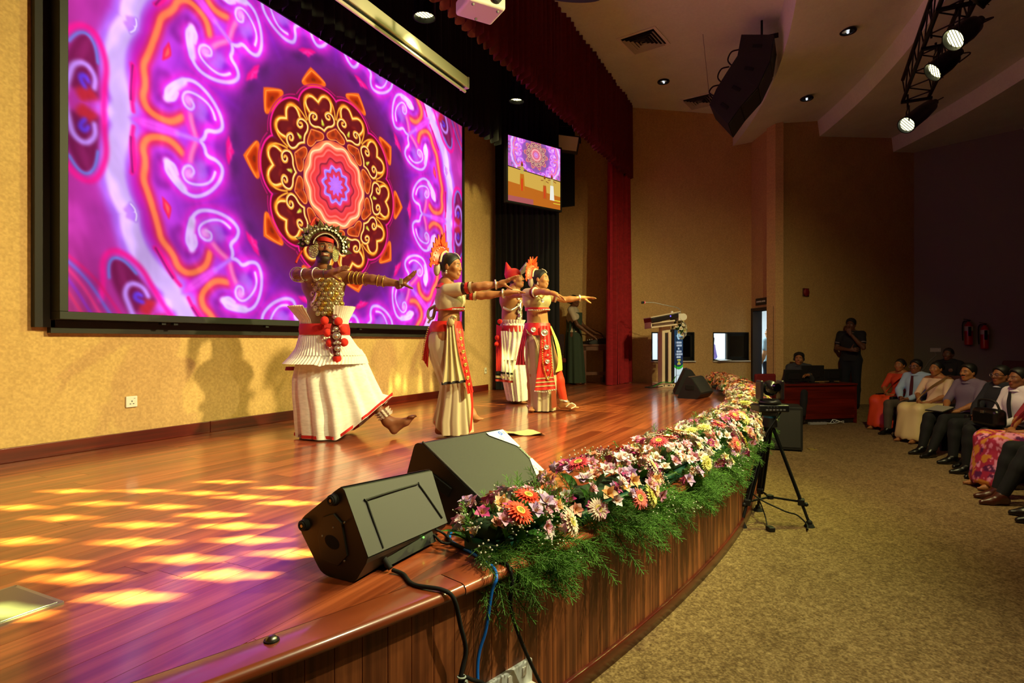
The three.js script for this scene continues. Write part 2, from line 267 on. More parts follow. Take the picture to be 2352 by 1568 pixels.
// ---------- video wall ----------
// a ten-fold kaleidoscope: curves of half a sector (18 degrees) are drawn once and mirrored round the centre
function kaleidoscope(W, H) {
  const SX = 1100, w = 1130, h = 400, pad = 40;
  const cv = document.createElement('canvas'); cv.width = w; cv.height = h; const g = cv.getContext('2d');
  const X = (x) => x * SX, Yc = (y) => y * SX + pad;
  const gr = g.createLinearGradient(0, 0, w, 0);
  for (const [p, c] of [[0, '#7a1330'], [0.3, '#6a1a3c'], [0.4, '#6e2278'], [0.47, '#9c26b8'], [0.6, '#b436da'], [0.72, '#c234c4'], [0.8, '#d63cc0'], [0.9, '#a82c86'], [1, '#b0366e']]) gr.addColorStop(p, c);
  g.fillStyle = gr; g.fillRect(0, 0, w, h);
  const path = (pts, close) => { g.beginPath(); const P = pts.map(([x, y]) => [X(x), Yc(y)]); g.moveTo(...P[0]); for (let i = 1; i < P.length - 1; i++) g.quadraticCurveTo(P[i][0], P[i][1], (P[i][0] + P[i + 1][0]) / 2, (P[i][1] + P[i + 1][1]) / 2); g.lineTo(...P[P.length - 1]); if (close) g.closePath(); };
  const stroke = (pts, width, color, blur = 0, a = 1) => { g.save(); g.globalAlpha = a; g.filter = blur ? `blur(${blur}px)` : 'none'; g.strokeStyle = color; g.lineWidth = width * SX; g.lineCap = 'round'; g.lineJoin = 'round'; path(pts); g.stroke(); g.restore(); };
  const fill = (pts, color, blur = 0, a = 1) => { g.save(); g.globalAlpha = a; g.filter = blur ? `blur(${blur}px)` : 'none'; g.fillStyle = color; path(pts, true); g.fill(); g.restore(); };
  const band = (pts, width) => { stroke(pts, width * 2.6, '#ff18c8', 9, 0.55); stroke(pts, width * 1.5, '#b44cff', 4, 0.9); stroke(pts, width, '#e2b4ff', 2); };
  const violet = [[0.40, 0.13], [0.5, 0.165], [0.56, 0.2], [0.47, 0.2]];
  fill(violet, '#a828f0', 18, 0.8); fill([[0.42, 0], [0.46, 0.04], [0.45, 0.09], [0.42, 0.07]], '#46204e', 14, 0.7);
  // outer field: pale trunk, orange ribs, curls
  fill([[0.69, -0.05], [0.80, -0.05], [0.81, 0.3], [0.70, 0.3]], '#d41ec0', 12, 0.9);
  stroke([[0.79, -0.02], [0.75, 0.02], [0.765, 0.07], [0.785, 0.12], [0.785, 0.17], [0.775, 0.21], [0.752, 0.26]], 0.08, '#c070ff', 9); stroke([[0.79, -0.02], [0.755, 0.02], [0.77, 0.07], [0.782, 0.12], [0.782, 0.17], [0.77, 0.21], [0.745, 0.26]], 0.05, '#dcb4ff', 5);
  stroke([[0.735, 0.02], [0.74, 0.07], [0.735, 0.12], [0.742, 0.15], [0.73, 0.12], [0.735, 0.05]], 0.01, '#ff1a90', 3); stroke([[0.74, 0.05], [0.738, 0.14]], 0.004, '#7a1a6a', 2);
  fill([[0.745, 0.215], [0.72, 0.235], [0.745, 0.262], [0.765, 0.24]], '#b878f0', 3); stroke([[0.745, 0.222], [0.728, 0.236], [0.747, 0.252]], 0.004, '#f2dcff', 1.5);
  stroke([[0.60, 0.05], [0.625, 0.028], [0.66, 0.026], [0.70, 0.04], [0.712, 0.07], [0.702, 0.10], [0.712, 0.15], [0.70, 0.18], [0.684, 0.22], [0.68, 0.26]], 0.034, '#d2284e', 7, 0.9);
  stroke([[0.60, 0.048], [0.625, 0.026], [0.66, 0.022], [0.70, 0.036], [0.713, 0.07], [0.703, 0.10], [0.713, 0.15], [0.70, 0.18], [0.686, 0.22], [0.68, 0.26]], 0.016, '#ff7a4a', 3);
  fill([[0.662, 0.183], [0.627, 0.205], [0.646, 0.242], [0.659, 0.212]], '#e02452', 2); fill([[0.655, 0.195], [0.638, 0.207], [0.648, 0.225]], '#ff5a52', 2);
  fill([[0.63, 0.06], [0.69, 0.06], [0.69, 0.14], [0.66, 0.17], [0.62, 0.14]], '#7a1a86', 8, 0.8);
  stroke([[0.548, -0.03], [0.57, 0.02], [0.585, 0.06], [0.59, 0.1]], 0.03, '#e02ab0', 7); stroke([[0.56, 0.0], [0.572, 0.04], [0.58, 0.08]], 0.014, '#ff7ac0', 4);
  fill([[0.50, 0.05], [0.485, 0.08], [0.51, 0.12], [0.545, 0.11], [0.54, 0.07]], '#6a14a8', 5, 0.9);
  stroke([[0.527, 0.036], [0.49, 0.038], [0.47, 0.062], [0.483, 0.101], [0.523, 0.143], [0.568, 0.166], [0.608, 0.153], [0.645, 0.11]], 0.05, '#ee30d8', 12, 0.6); fill([[0.53, 0.05], [0.56, 0.06], [0.61, 0.09], [0.62, 0.13], [0.57, 0.15], [0.52, 0.12]], '#c070f0', 8, 0.75);
  band([[0.548, 0.0], [0.532, 0.012], [0.527, 0.036], [0.49, 0.038], [0.47, 0.062], [0.483, 0.101], [0.523, 0.143], [0.568, 0.166], [0.608, 0.153], [0.637, 0.126], [0.652, 0.104], [0.646, 0.083], [0.627, 0.084], [0.618, 0.11]], 0.011);
  stroke([[0.646, 0.083], [0.636, 0.1], [0.625, 0.122], [0.6, 0.15]], 0.022, '#e8c4ff', 4);
  band([[0.498, 0.076], [0.507, 0.105], [0.551, 0.126], [0.592, 0.128], [0.605, 0.103], [0.595, 0.081], [0.575, 0.074], [0.565, 0.09], [0.578, 0.105]], 0.008);
  fill([[0.575, 0.08], [0.6, 0.09], [0.595, 0.118], [0.57, 0.11]], '#f0a0e8', 4, 0.8);
  fill([[0.453, 0.045], [0.444, 0.012], [0.43, 0.0], [0.46, -0.02], [0.462, 0.02]], '#ff1890', 3); fill([[0.444, 0.03], [0.444, 0], [0.456, 0]], '#ff3cb0', 3);
  stroke([[0.62, 0], [0.68, 0.008], [0.73, 0.0]], 0.016, '#e84ae0', 5); stroke([[0.555, 0], [0.62, 0.0]], 0.012, '#c070ff', 4);
  // rim: blue-violet whorls in brown-red
  stroke([[0.808, -0.02], [0.802, 0.06], [0.797, 0.114], [0.823, 0.175], [0.848, 0.192], [0.877, 0.178], [0.9, 0.14], [0.93, 0.1]], 0.014, '#ff1e9a', 5);
  fill([[0.815, 0.02], [0.815, 0.13], [0.848, 0.178], [0.885, 0.14], [0.9, 0.03]], '#7a1a50', 6); stroke([[0.886, 0.134], [0.872, 0.161], [0.848, 0.174], [0.828, 0.15], [0.82, 0.11]], 0.006, '#6a8cf0', 3);
  fill([[0.82, 0.02], [0.83, 0.05], [0.88, 0.03], [0.86, 0.0]], '#c0283c', 6);
  stroke([[0.9, 0.0], [0.885, 0.05], [0.877, 0.085], [0.848, 0.1], [0.823, 0.075], [0.828, 0.045]], 0.012, '#c890ff', 4); stroke([[0.85, 0.04], [0.866, 0.058], [0.85, 0.07], [0.842, 0.056]], 0.01, '#6a3cf0', 4);
  for (let i = 0; i < 5; i++) stroke([[0.92 + i * 0.018, 0.0], [0.90 + i * 0.02, 0.12 + i * 0.02], [0.96 + i * 0.01, 0.3]], 0.006, ['#e01a6a', '#5a78e8', '#ff3a80', '#8a34d8', '#e0305a'][i], 3, 0.8);
  // mandala: outer triangles, pink outline, golden scrolls, orange lobes, star
  const O = [0.348, 0.048];
  fill([[0.405, -0.004], [0.402, 0.004], [0.378, 0.036], [0.352, 0.066], [0.338, 0.05], [0.336, -0.01]], '#ff6a1e', 2); fill([[0.388, -0.004], [0.37, 0.026], [0.354, 0.046], [0.348, 0.03], [0.35, -0.01]], '#b4300e', 4); fill([[0.37, -0.004], [0.362, 0.02], [0.356, 0.0]], '#7a2410', 3); stroke([[0.392, 0], [0.376, 0.028], [0.354, 0.056]], 0.003, '#ff9a3a', 1);
  fill([[0.335, -0.01], [0.338, 0.02], [0.325, 0.062], [0.30, 0.094], [0.2, 0.075], [0.19, 0]], '#6a1418', 2); stroke([[0.338, -0.004], [0.339, 0.02], [0.325, 0.064], [0.302, 0.09], [0.29, 0.096]], 0.006, '#ff1e92', 1.5); stroke([[0.346, -0.004], [0.347, 0.022], [0.334, 0.068], [0.312, 0.098]], 0.004, '#c01a6a', 1.5);
  fill([[0.3, -0.01], [0.3, 0.03], [0.285, 0.05], [0.262, 0.05], [0.255, 0]], '#701a1e', 3); fill([[0.25, 0], [0.27, 0.02], [0.26, 0.035]], '#a02a20', 4, 0.7);
  stroke([[0.285, -0.004], [0.298, 0.012], [0.309, 0.026], [0.309, 0.05], [0.296, 0.066], [0.276, 0.068], [0.256, 0.056]], 0.013, '#ff8a1e', 3); stroke([[0.288, 0], [0.300, 0.014], [0.308, 0.028], [0.307, 0.05], [0.294, 0.062], [0.276, 0.064], [0.256, 0.054]], 0.006, '#ffe878', 1.2); stroke([[0.31, 0.04], [0.29, 0.072], [0.26, 0.076], [0.23, 0.072]], 0.006, '#ffb038', 1.5);
  stroke([[0.19, 0.0], [0.205, 0.018], [0.204, 0.046], [0.217, 0.067], [0.243, 0.062], [0.256, 0.043], [0.248, 0.021], [0.231, 0.024], [0.228, 0.04], [0.238, 0.046], [0.243, 0.038]], 0.008, '#ffb040', 1.5); stroke([[0.192, 0.0], [0.206, 0.018], [0.205, 0.046], [0.218, 0.064], [0.242, 0.06], [0.253, 0.043], [0.246, 0.024], [0.233, 0.027], [0.23, 0.039]], 0.0035, '#fff2a0', 0.8);
  fill([[0.228, -0.004], [0.214, 0.012], [0.206, 0.0]], '#d8e838', 2.5); fill([[0.236, -0.004], [0.225, 0.008], [0.215, 0]], '#f4f060', 2);
  fill([[0.2, 0.062], [0.19, 0.015], [0.175, 0.004], [0.155, 0.02], [0.165, 0.06]], '#c84418', 2); fill([[0.19, 0.05], [0.182, 0.028], [0.168, 0.03], [0.172, 0.055]], '#8a2c18', 4); stroke([[0.197, 0.064], [0.188, 0.018], [0.174, 0.006], [0.16, 0.018], [0.158, 0.05]], 0.0035, '#ff9a4a', 1);
  const wedge = g.getImageData(0, 0, w, h).data;
  const out = new Uint8Array(W * H * 4), SEC = Math.PI / 5;
  const sm = (a, b, x) => { const t = clamp((x - a) / (b - a), 0, 1); return t * t * (3 - 2 * t); };
  for (let j = 0; j < H; j++) for (let i = 0; i < W; i++) {
    const x = (i / (W - 1) - 0.5) * 1.7778, y = j / (H - 1) - 0.5, r = Math.hypot(x, y);
    let a = Math.atan2(y, x); a = a - Math.round(a / SEC) * SEC; a = Math.abs(a);
    let c;
    if (r > 0.158) {
      const w1 = 16 * sm(0.36, 0.6, r), wx = (fbm(r * 0.9, a * 1.2 + 0.1, 7, 5, 131, 2) - 0.5) * w1, wy = (fbm(r * 0.9, a * 1.2 + 0.1, 7, 5, 171, 2) - 0.5) * w1 * Math.min(1, a * 12);
      const px = r * Math.cos(a) * SX + wx, py = r * Math.sin(a) * SX + pad + wy, ix = clamp(Math.floor(px), 0, w - 2), iy = clamp(Math.floor(py), 0, h - 2), fx = px - ix, fy = py - iy;
      const at = (q, k) => wedge[q * 4 + k], q = iy * w + ix;
      c = [0, 1, 2].map((k) => mix(mix(at(q, k), at(q + 1, k), fx), mix(at(q + w, k), at(q + w + 1, k), fx), fy));
      const n = fbm(i / W, j / H, 7, 5, 91, 4) - 0.5, st = fbm(r * 0.9 + wx * 0.004, a * 0.7 + wy * 0.004, 22, 9, 211, 3) - 0.5, s = sm(0.38, 0.48, r); c = c.map((v, k) => v * (1 + n * 0.4 * s + st * 0.34 * s) + s * Math.max(0, st) * 50 * [1, 0.5, 1][k]);
    } else {
      const s = Math.cos(10 * a * 1.0), z = r - 0.006 * s;
      const stops = [[0, [205, 120, 255]], [0.03, [190, 110, 255]], [0.036, [225, 60, 110]], [0.05, [220, 50, 80]], [0.056, [150, 120, 255]], [0.064, [200, 150, 255]], [0.07, [235, 60, 120]], [0.082, [225, 50, 70]], [0.09, [150, 40, 60]], [0.095, [240, 70, 80]], [0.112, [235, 60, 60]], [0.118, [250, 120, 110]], [0.126, [240, 70, 60]], [0.137, [255, 150, 120]], [0.142, [255, 235, 170]], [0.148, [255, 140, 90]], [0.16, [225, 90, 60]]];
      let k = 0; while (k < stops.length - 2 && stops[k + 1][0] < z) k++;
      const t = sm(stops[k][0], stops[k + 1][0], z); c = [0, 1, 2].map((m) => mix(stops[k][1][m], stops[k + 1][1][m], t));
    }
    const o = ((H - 1 - j) * W + i) * 4; for (let k = 0; k < 3; k++) out[o + k] = clamp(c[k], 0, 255); out[o + 3] = 255;
  }
  const t = new THREE.DataTexture(out, W, H); t.magFilter = THREE.LinearFilter; t.minFilter = THREE.LinearFilter; t.colorSpace = THREE.SRGBColorSpace; t.needsUpdate = true; return t;
}
const ledTex = kaleidoscope(1536, 864);
{
  const o = thing('video_wall', 'huge LED video wall showing a purple kaleidoscope with an orange mandala', 'screen', [4.795, 1.69, -4.72]);
  const W = 5.17, H = 2.985, f = 0.055;
  part('display', new THREE.PlaneGeometry(W, H).translate(0, H / 2, 0.105), new THREE.MeshPhysicalMaterial({ color: 0x020202, emissive: 0xffffff, emissiveMap: ledTex, emissiveIntensity: 1.1, roughness: 1, specularIntensity: 0 }), o);
  const bar = (w, h, x, y) => part('frame', rbox(w, h, 0.16, 0.004, x, y, 0.04), MAT.black, o);
  bar(W + 2 * f, f, 0, -f / 2 - 0.001); bar(W + 2 * f, f, 0, H + f / 2 + 0.001); bar(f, H + 0.002, -W / 2 - f / 2 - 0.001, H / 2); bar(f, H + 0.002, W / 2 + f / 2 + 0.001, H / 2);
  part('cabinet', box(W - 0.02, H - 0.02, 0.1, 0, H / 2, 0.03), MAT.black, o);
  part('wall_casing', M([box(0.12, H + 0.16, 0.05, -W / 2 - f - 0.03, H / 2 - 0.03, -0.03), box(W + 0.1, 0.09, 0.05, 0, -f - 0.05, -0.03)]), std(0x17100b, 0.7), o);
  for (const x of [-1.9, -1.8, -0.9, 0.4]) part('clip', box(0.035, 0.02, 0.04, x, -f - 0.012, 0.08), MAT.black, o);
}

// ---------- curtains ----------
// hanging cloth from a to b (plan points), pleated, between heights y0 and y1
function drape(a, b, y0, y1, n, amp, opts = {}) {
  const L = Math.hypot(b[0] - a[0], b[1] - a[1]), ux = (b[0] - a[0]) / L, uz = (b[1] - a[1]) / L, nx = -uz, nz = ux, cols = n * 10, rows = opts.rows || 6, ph = rr(0, 6);
  const amps = [], offs = []; for (let k = 0; k <= n; k++) { amps.push(rr(0.65, 1.25)); offs.push(rr(-0.15, 0.15)); }
  const R = [];
  for (let i = 0; i <= rows; i++) {
    const t = i / rows, line = [];
    for (let j = 0; j <= cols; j++) {
      const s = j / cols, k = Math.min(n - 1, Math.floor(s * n)), f = s * n - k, am = mix(amps[k], amps[k + 1], f), w = opts.gather ? mix(1, opts.gather, Math.sin(t * Math.PI)) : 1;
      const wave = Math.sin(TAU * (s * n) + offs[k] * 3 + ph), d = amp * am * mix(opts.top ?? 0.6, 1, t) * (wave + 0.25 * Math.sin(2 * TAU * s * n + k));
      const side = (s - 0.5) * L * w * mix(1, opts.flare ?? 1, t) + L / 2 + amp * 0.5 * Math.cos(TAU * s * n) * t;
      const yb = y0 + (opts.scallop || 0) * (0.5 + 0.5 * wave) + (opts.lift ? opts.lift(s) : 0);
      line.push([a[0] + ux * side + nx * d, mix(y1, yb, t), a[1] + uz * side + nz * d]);
    }
    R.push(line);
  }
  const g = sheet(R); const uv = g.attributes.uv; for (let i = 0; i < uv.count; i++) uv.setXY(i, uv.getX(i) * L, uv.getY(i) * (y1 - y0)); return g;
}
solo('valance', drape([-1.6, -3.1], [11.3, -3.14], 4.66, CEIL - 0.005, 92, 0.062, { scallop: 0.06, top: 0.85 }), new THREE.MeshPhysicalMaterial({ map: TX.velvet, color: 0xa8a0a0, roughness: 0.9, sheen: 0.6, sheenColor: new THREE.Color(0.4, 0.03, 0.07), sheenRoughness: 0.4 }), 'deep red pleated velvet valance across the top of the stage', 'curtain');
solo('stage_curtain', drape([10.4, -3.32], [11.32, -3.2], STAGE + 0.01, 5.2, 7, 0.085, { flare: 1.12, top: 0.8, rows: 10 }), MAT.velvet, 'tall red velvet leg curtain at the right end of the stage', 'curtain');
solo('stage_curtain', drape([-1.55, -3.28], [-0.5, -3.22], STAGE + 0.01, 5.2, 8, 0.06), MAT.velvet, 'red velvet leg curtain at the left end of the stage', 'curtain');
solo('border_curtain', drape([-1.6, -4.3], [7.95, -4.3], 4.5, CEIL - 0.01, 64, 0.055, { scallop: 0.05 }), MAT.blackCloth, 'black pleated border curtain hanging above the video wall', 'curtain');
solo('black_drape', drape([8.5, -4.68], [9.27, -3.86], STAGE + 0.01, CEIL - 0.01, 12, 0.045, { rows: 10 }), MAT.blackCloth, 'tall black masking drape behind the small hanging screen', 'curtain');
solo('black_drape', drape([8.3, -3.45], [10.6, -3.45], 5.2, CEIL - 0.01, 16, 0.04), MAT.blackCloth, 'black border curtain behind the red valance above the small screen', 'curtain');
solo('black_drape', M([box(0.03, 2.16, 0.5, 0, 0.63, 0)]), MAT.blackCloth, 'black panel hanging beside the small screen', 'panel').position.set(9.98, 4.4, -4.08);

// ---------- lamps ----------
const LENS = [1.0, 0.94, 0.42];
// par lamp: a can with a lens, pointing along -z of its group, hung from a yoke
function parLamp(name, label, at, aim, opt = {}) {
  const o = thing(name, label, 'stage light', at, 0, opt.group), r = opt.r || 0.11, L = opt.len || 0.26;
  const can = new THREE.Group(); can.name = 'head'; o.add(can);
  const dir = A(aim).sub(A(at)); can.lookAt ? can.quaternion.setFromUnitVectors(V(0, 0, 1), dir.clone().normalize()) : 0;
  const shell = new THREE.LatheGeometry([[r * 0.45, -L], [r * 0.8, -L * 0.9], [r, -L * 0.5], [r, 0.02], [r * 1.06, 0.025], [r * 1.06, 0.045], [r * 0.96, 0.045], [r * 0.94, 0.0], [r * 0.6, -L * 0.5]].map(([a, b]) => new THREE.Vector2(a, b)), 20).rotateX(Math.PI / 2);
  part('can', shell, MAT.blackMetal, can);
  const lens = part('lens', new THREE.CylinderGeometry(r * 0.9, r * 0.9, 0.012, 20).rotateX(Math.PI / 2).translate(0, 0, -0.012), glow(new THREE.Color(...(opt.color || LENS)), opt.glow ?? 6), can);
  for (let k = 0; k < 6; k++) part('lens_rib', box(r * 1.75, 0.004, 0.006, 0, (k - 2.5) * r * 0.28, 0.0), MAT.blackMetal, can);
  if (opt.cap) part('rear_cap', M([cyl([0, 0, -L], [0, 0, -L - 0.06], r * 0.45, r * 0.4, 14), tube([[0, r * 0.3, -L - 0.02], [0.03, r * 0.9, -L - 0.08], [0.0, r * 1.3, -L * 0.6]], 0.008)]), MAT.black, can);
  const yk = r * 1.18; o.updateMatrix();
  part('yoke', M([cyl([-yk, 0, 0], [-yk, yk * 1.6, 0], 0.008), cyl([yk, 0, 0], [yk, yk * 1.6, 0], 0.008), cyl([-yk, yk * 1.6, 0], [yk, yk * 1.6, 0], 0.008), cyl([0, yk * 1.6, 0], [0, yk * 1.6 + (opt.hang || 0.12), 0], 0.012)]), MAT.blackMetal, o);
  if (opt.truss) part('clamp', box(0.045, 0.03, 0.36, 0, 4.812 - at[1], 1.3 - at[2]), MAT.blackMetal, o);
  if (opt.cd) {
    const s = new THREE.SpotLight(new THREE.Color(...(opt.light || WASH)), opt.cd, 0, opt.angle || 0.6, 0.6, 2); const d = dir.clone().normalize();
    s.position.set(at[0] + d.x * 0.06, at[1] + d.y * 0.06, at[2] + d.z * 0.06); s.target.position.set(...aim); s.shadow.radius = opt.soft || 2; scene.add(s, s.target);
  }
  return o;
}
const lampLabel = ['stage lamp on the truss, at its left end', 'broad lamp on the truss washing the near stage edge', 'broad lamp on the truss washing the far stage edge', 'broad lamp on the truss washing the carpet', 'stage lamp on the truss above the middle of the stage', 'large glowing yellow par lamp at the top right, nearest on the truss', 'second glowing yellow par lamp, further along the truss', 'lamp on the truss just above the picture, aimed at the red curtain'];
TRUSS_LAMPS.forEach((l, i) => parLamp('stage_lamp', lampLabel[i], l.at, l.aim, { ...l, group: 'lamps on the truss', cap: true, hang: 0.1, truss: true }));
parLamp('profile_spot', 'long black profile spotlight with a small lit lens at the end of the truss', [9.72, 4.5, 1.2], [6.0, 1.5, -1.6], { truss: true, hang: 0.2, r: 0.11, len: 0.72, cd: 14, angle: 0.4, cap: true, glow: 2.0, color: [0.9, 0.9, 0.55], group: 'lamps on the truss' });
parLamp('stage_lamp', 'glowing lamp hanging by the projection screen roller above the dancers', [4.88, 4.82, -3.5], [4.86, 1, -3.55], { cd: 9, angle: 0.75, hang: 1.1, light: [1, 0.85, 0.3], group: 'lamps above the stage' });
parLamp('stage_lamp', 'glowing lamp above the small hanging screen', [7.77, 5.1, -3.9], [7.75, 1, -4.1], { cd: 9, angle: 0.8, hang: 0.8, light: [1, 0.9, 0.3], group: 'lamps above the stage' });
{ // lighting truss: four chords with zigzag lacing
  const o = thing('lighting_truss', 'black lattice lighting truss running below the ceiling at the top right', 'truss', [0, 4.85, 1.3]), s = 0.15, x0 = -1.2, x1 = 9.78;
  for (const [y, z] of [[0, -s], [0, s], [s * 2, -s], [s * 2, s]]) part('chord', cyl([x0, y, z], [x1, y, z], 0.024, 0.024, 8), MAT.blackMetal, o);
  const lace = []; for (let x = x0, k = 0; x < x1 - 0.2; x += 0.25, k++) { const q = k % 2; lace.push(cyl([x, q ? 0 : 2 * s, -s], [x + 0.25, q ? 2 * s : 0, -s], 0.009, 0.009, 5), cyl([x, q ? 0 : 2 * s, s], [x + 0.25, q ? 2 * s : 0, s], 0.009, 0.009, 5), cyl([x, 0, q ? s : -s], [x + 0.25, 0, q ? -s : s], 0.009, 0.009, 5)); }
  part('lacing', M(lace), MAT.blackMetal, o);
  for (const x of [1, 5, 8.6]) part('hanger', cyl([x, 2 * s, 0], [x, 0.95, 0], 0.012), MAT.blackMetal, o);
}
// effect projectors: a lamp behind a pierced plate that throws patches of light
function gobo(label, at, aim, cd, angle, patches, color, body = 0.3) {
  const o = thing('effect_projector', label, 'stage light', at), d = A(aim).sub(A(at)).normalize(), q = new THREE.Quaternion().setFromUnitVectors(V(0, 0, 1), d), inv = q.clone().invert(), P = 0.3;
  const poly = patches.map((pts) => pts.map((p) => { const v = A(p).sub(A(at)).applyQuaternion(inv); return [v.x / v.z * P, v.y / v.z * P]; }));
  const R = 0.3, disc = []; for (let i = 0; i < 28; i++) disc.push([R * Math.cos(i / 28 * TAU), R * Math.sin(i / 28 * TAU)]);
  const plate = extr(disc, 0.001, 0, poly).translate(0, 0, P); plate.applyQuaternion(q);
  part('pierced_plate', plate, MAT.black, o);
  const can = new THREE.CylinderGeometry(R, 0.16, P + 0.12, 24, 1, true).rotateX(Math.PI / 2).translate(0, 0, (P - 0.12) / 2); can.applyQuaternion(q); part('housing', can, MAT.black, o);
  const back = new THREE.CircleGeometry(0.165, 20).translate(0, 0, -0.12); back.applyQuaternion(q); part('rear_plate', back, MAT.black, o);
  part('clamp', cyl([0, 0.25, 0], [0, CEIL - at[1], 0], 0.015), MAT.black, o);
  const s = new THREE.SpotLight(new THREE.Color(...color), cd, 0, angle, 0.15, 2); s.position.set(...at); s.target.position.set(...aim); s.shadow.radius = 0.12; scene.add(s, s.target);
}
{
  const blobs = [[1.44, -3.44], [1.72, -3.58], [1.66, -3.16], [1.9, -3.24], [1.77, -2.82], [2.02, -2.9], [2.07, -2.62], [2.1, -2.32], [1.44, -3.07], [1.54, -2.65], [1.79, -2.49], [1.73, -2.24], [1.4, -2.43], [1.63, -2.04], [1.11, -2.5], [1.38, -2.07], [1.6, -1.77], [1.1, -2.23], [1.35, -1.8], [1.09, -1.92], [0.84, -2.14], [0.9, -2.8], [1.2, -2.85], [0.85, -3.2], [2.3, -2.6], [2.25, -3.0]];
  const star = (x, z) => { const a = [], e = rr(0.06, 0.1); for (let i = 0; i < 12; i++) { const th = i / 12 * TAU, long = Math.abs(Math.cos(th)), r = (i % 3 === 0 ? 1 : 0.52) * (0.75 + 0.25 * long); const u = r * 0.2 * Math.cos(th), v = r * 0.11 * Math.sin(th); a.push([x + u * 0.4557 + v * -0.35, STAGE, z + u * 0.8901 + v * 0.6]); } return a; };
  gobo('moving effect projector above the left of the stage', [2.9, 4.9, -2.2], [1.5, STAGE, -2.65], 1900, 0.4, blobs.map((b) => star(...b)), [0.9, 1, 0.22]);
  const quad = (x, z, L, w) => [[x - w, STAGE, z - L], [x + w, STAGE, z - L], [x + w, STAGE, z + L], [x - w, STAGE, z + L]];
  const tri = (x, y, w, h) => [[x - w, y, -4.77], [x + w, y, -4.77], [x + w * 0.2, y + h, -4.77]];
  const bars = []; for (let k = 0; k < 5; k++) bars.push(quad(6.5 + k * 0.16, -2.45 + 0.06 * k, 0.5 - 0.05 * k, 0.03)); for (let k = 0; k < 3; k++) bars.push(quad(6.4 + k * 0.22, -3.75, 0.28, 0.04));
  gobo('effect projector above the right of the stage', [5.2, 5.1, -2.0], [6.5, STAGE, -3.1], 260, 0.5, [...bars, tri(5.92, 0.78, 0.05, 0.3), [[6.02, 0.9, -4.77], [6.13, 0.9, -4.77], [6.13, 1.06, -4.77], [6.02, 1.06, -4.77]], tri(6.22, 0.84, 0.05, 0.24), tri(6.55, 0.8, 0.08, 0.32), tri(6.82, 0.8, 0.05, 0.2)], [1, 0.98, 0.3]);
}

// ---------- control room behind the side wall ----------
const VIEW = -1.0976;   // turn of things that stand square to a line from the front left corner of the hall
{
  const wm = std(0xe8e8e8, 0.9);
  const P = [[11.5, -3.35], [13.15, -1.2], [12.36, -0.72], [12.6, -0.8], [16, -0.9], [16, -5], [12.5, -5]];
  struct('wall_control_room', M([box(0.1, 3, 4.6, 15.2, 1.5, -2.6, 0, 0.25, 0), box(5, 3, 0.1, 13.2, 1.5, -4.4, 0, -0.3, 0), box(3.4, 3, 0.1, 14.5, 1.5, -0.45)]), wm, 'white wall of the control room seen through the window');
  struct('ceiling_control_room', extr([[11.62, 3.46], [13.2, 1.3], [13.08, 0.75], [12.98, 0.42], [15.2, 0.5], [15.2, 5], [11.0, 5]], 0.1).rotateX(-Math.PI / 2).translate(0, 2.72, 0), wm, 'control room ceiling');
  struct('floor_control_room', extr([[11.62, 3.46], [13.2, 1.3], [13.08, 0.75], [12.98, 0.42], [15.2, 0.5], [15.2, 5], [11.0, 5]], 0.06).rotateX(-Math.PI / 2), std(0x9a9a98, 0.8), 'control room floor');
  const l = thing('ceiling_lamp', 'cool white ceiling panel lamp in the control room', 'light', [13.9, 2.66, -2.2]);
  part('diffuser', box(0.6, 0.03, 0.6), glow(new THREE.Color(0.75, 0.95, 1), 3), l); part('rim', M([box(0.66, 0.035, 0.03, 0, 0, 0.315), box(0.66, 0.035, 0.03, 0, 0, -0.315), box(0.03, 0.035, 0.6, 0.315), box(0.03, 0.035, 0.6, -0.315)]), MAT.white, l);
  const a = new THREE.RectAreaLight(new THREE.Color(0.72, 0.93, 1.0), 90, 0.6, 0.6); a.position.set(13.9, 2.62, -2.2); a.lookAt(13.9, 0, -2.2); scene.add(a);
}
const onWall = (a, b, s, y, inn = 0) => { const L = Math.hypot(b[0] - a[0], b[1] - a[1]), ux = (b[0] - a[0]) / L, uz = (b[1] - a[1]) / L; return [a[0] + ux * s - uz * inn, y, a[1] + uz * s + ux * inn]; };
const wallTurn = (a, b) => -Math.atan2(b[1] - a[1], b[0] - a[0]);
const alu = std(0x1d1c1e, 0.5, 0.4), lightAlu = std(0x7c8486, 0.4, 0.3);
function slidingWindow(n, s0, s1, openTo, label) {   // frame, one open half and one closed dark half
  const w = s1 - s0, h = 0.58, at = onWall(PA, PB, (s0 + s1) / 2, 1.09, -0.05), o = struct(`window_${n}`, M([box(w, 0.025, 0.1, 0, 0.012), box(w, 0.025, 0.1, 0, h - 0.012), box(0.025, h, 0.1, -w / 2 + 0.012, h / 2), box(0.025, h, 0.1, w / 2 - 0.012, h / 2)]), alu, label);
  o.position.set(...at); o.rotation.y = wallTurn(PA, PB);
  const c0 = -w / 2 + openTo * w, c1 = w / 2 - 0.025, cw = c1 - c0, cx = (c0 + c1) / 2;
  part('sash', M([box(0.05, h - 0.05, 0.03, c0 + 0.025, h / 2), box(0.05, h - 0.05, 0.03, c1 - 0.025, h / 2), box(cw, 0.05, 0.03, cx, 0.05), box(cw, 0.05, 0.03, cx, h - 0.05)]), alu, o);
  part('sash_edge', box(0.022, h - 0.05, 0.05, c0 - 0.012, h / 2), lightAlu, o);
  part('pane', box(cw - 0.1, h - 0.15, 0.008, cx, h / 2), phys(0x07070c, 0.12, { clearcoat: 0.3 }), o);
  part('sill', box(w + 0.02, 0.02, 0.14, 0, -0.012, 0.03), std(0xdddddd, 0.4), o);
  return o;
}
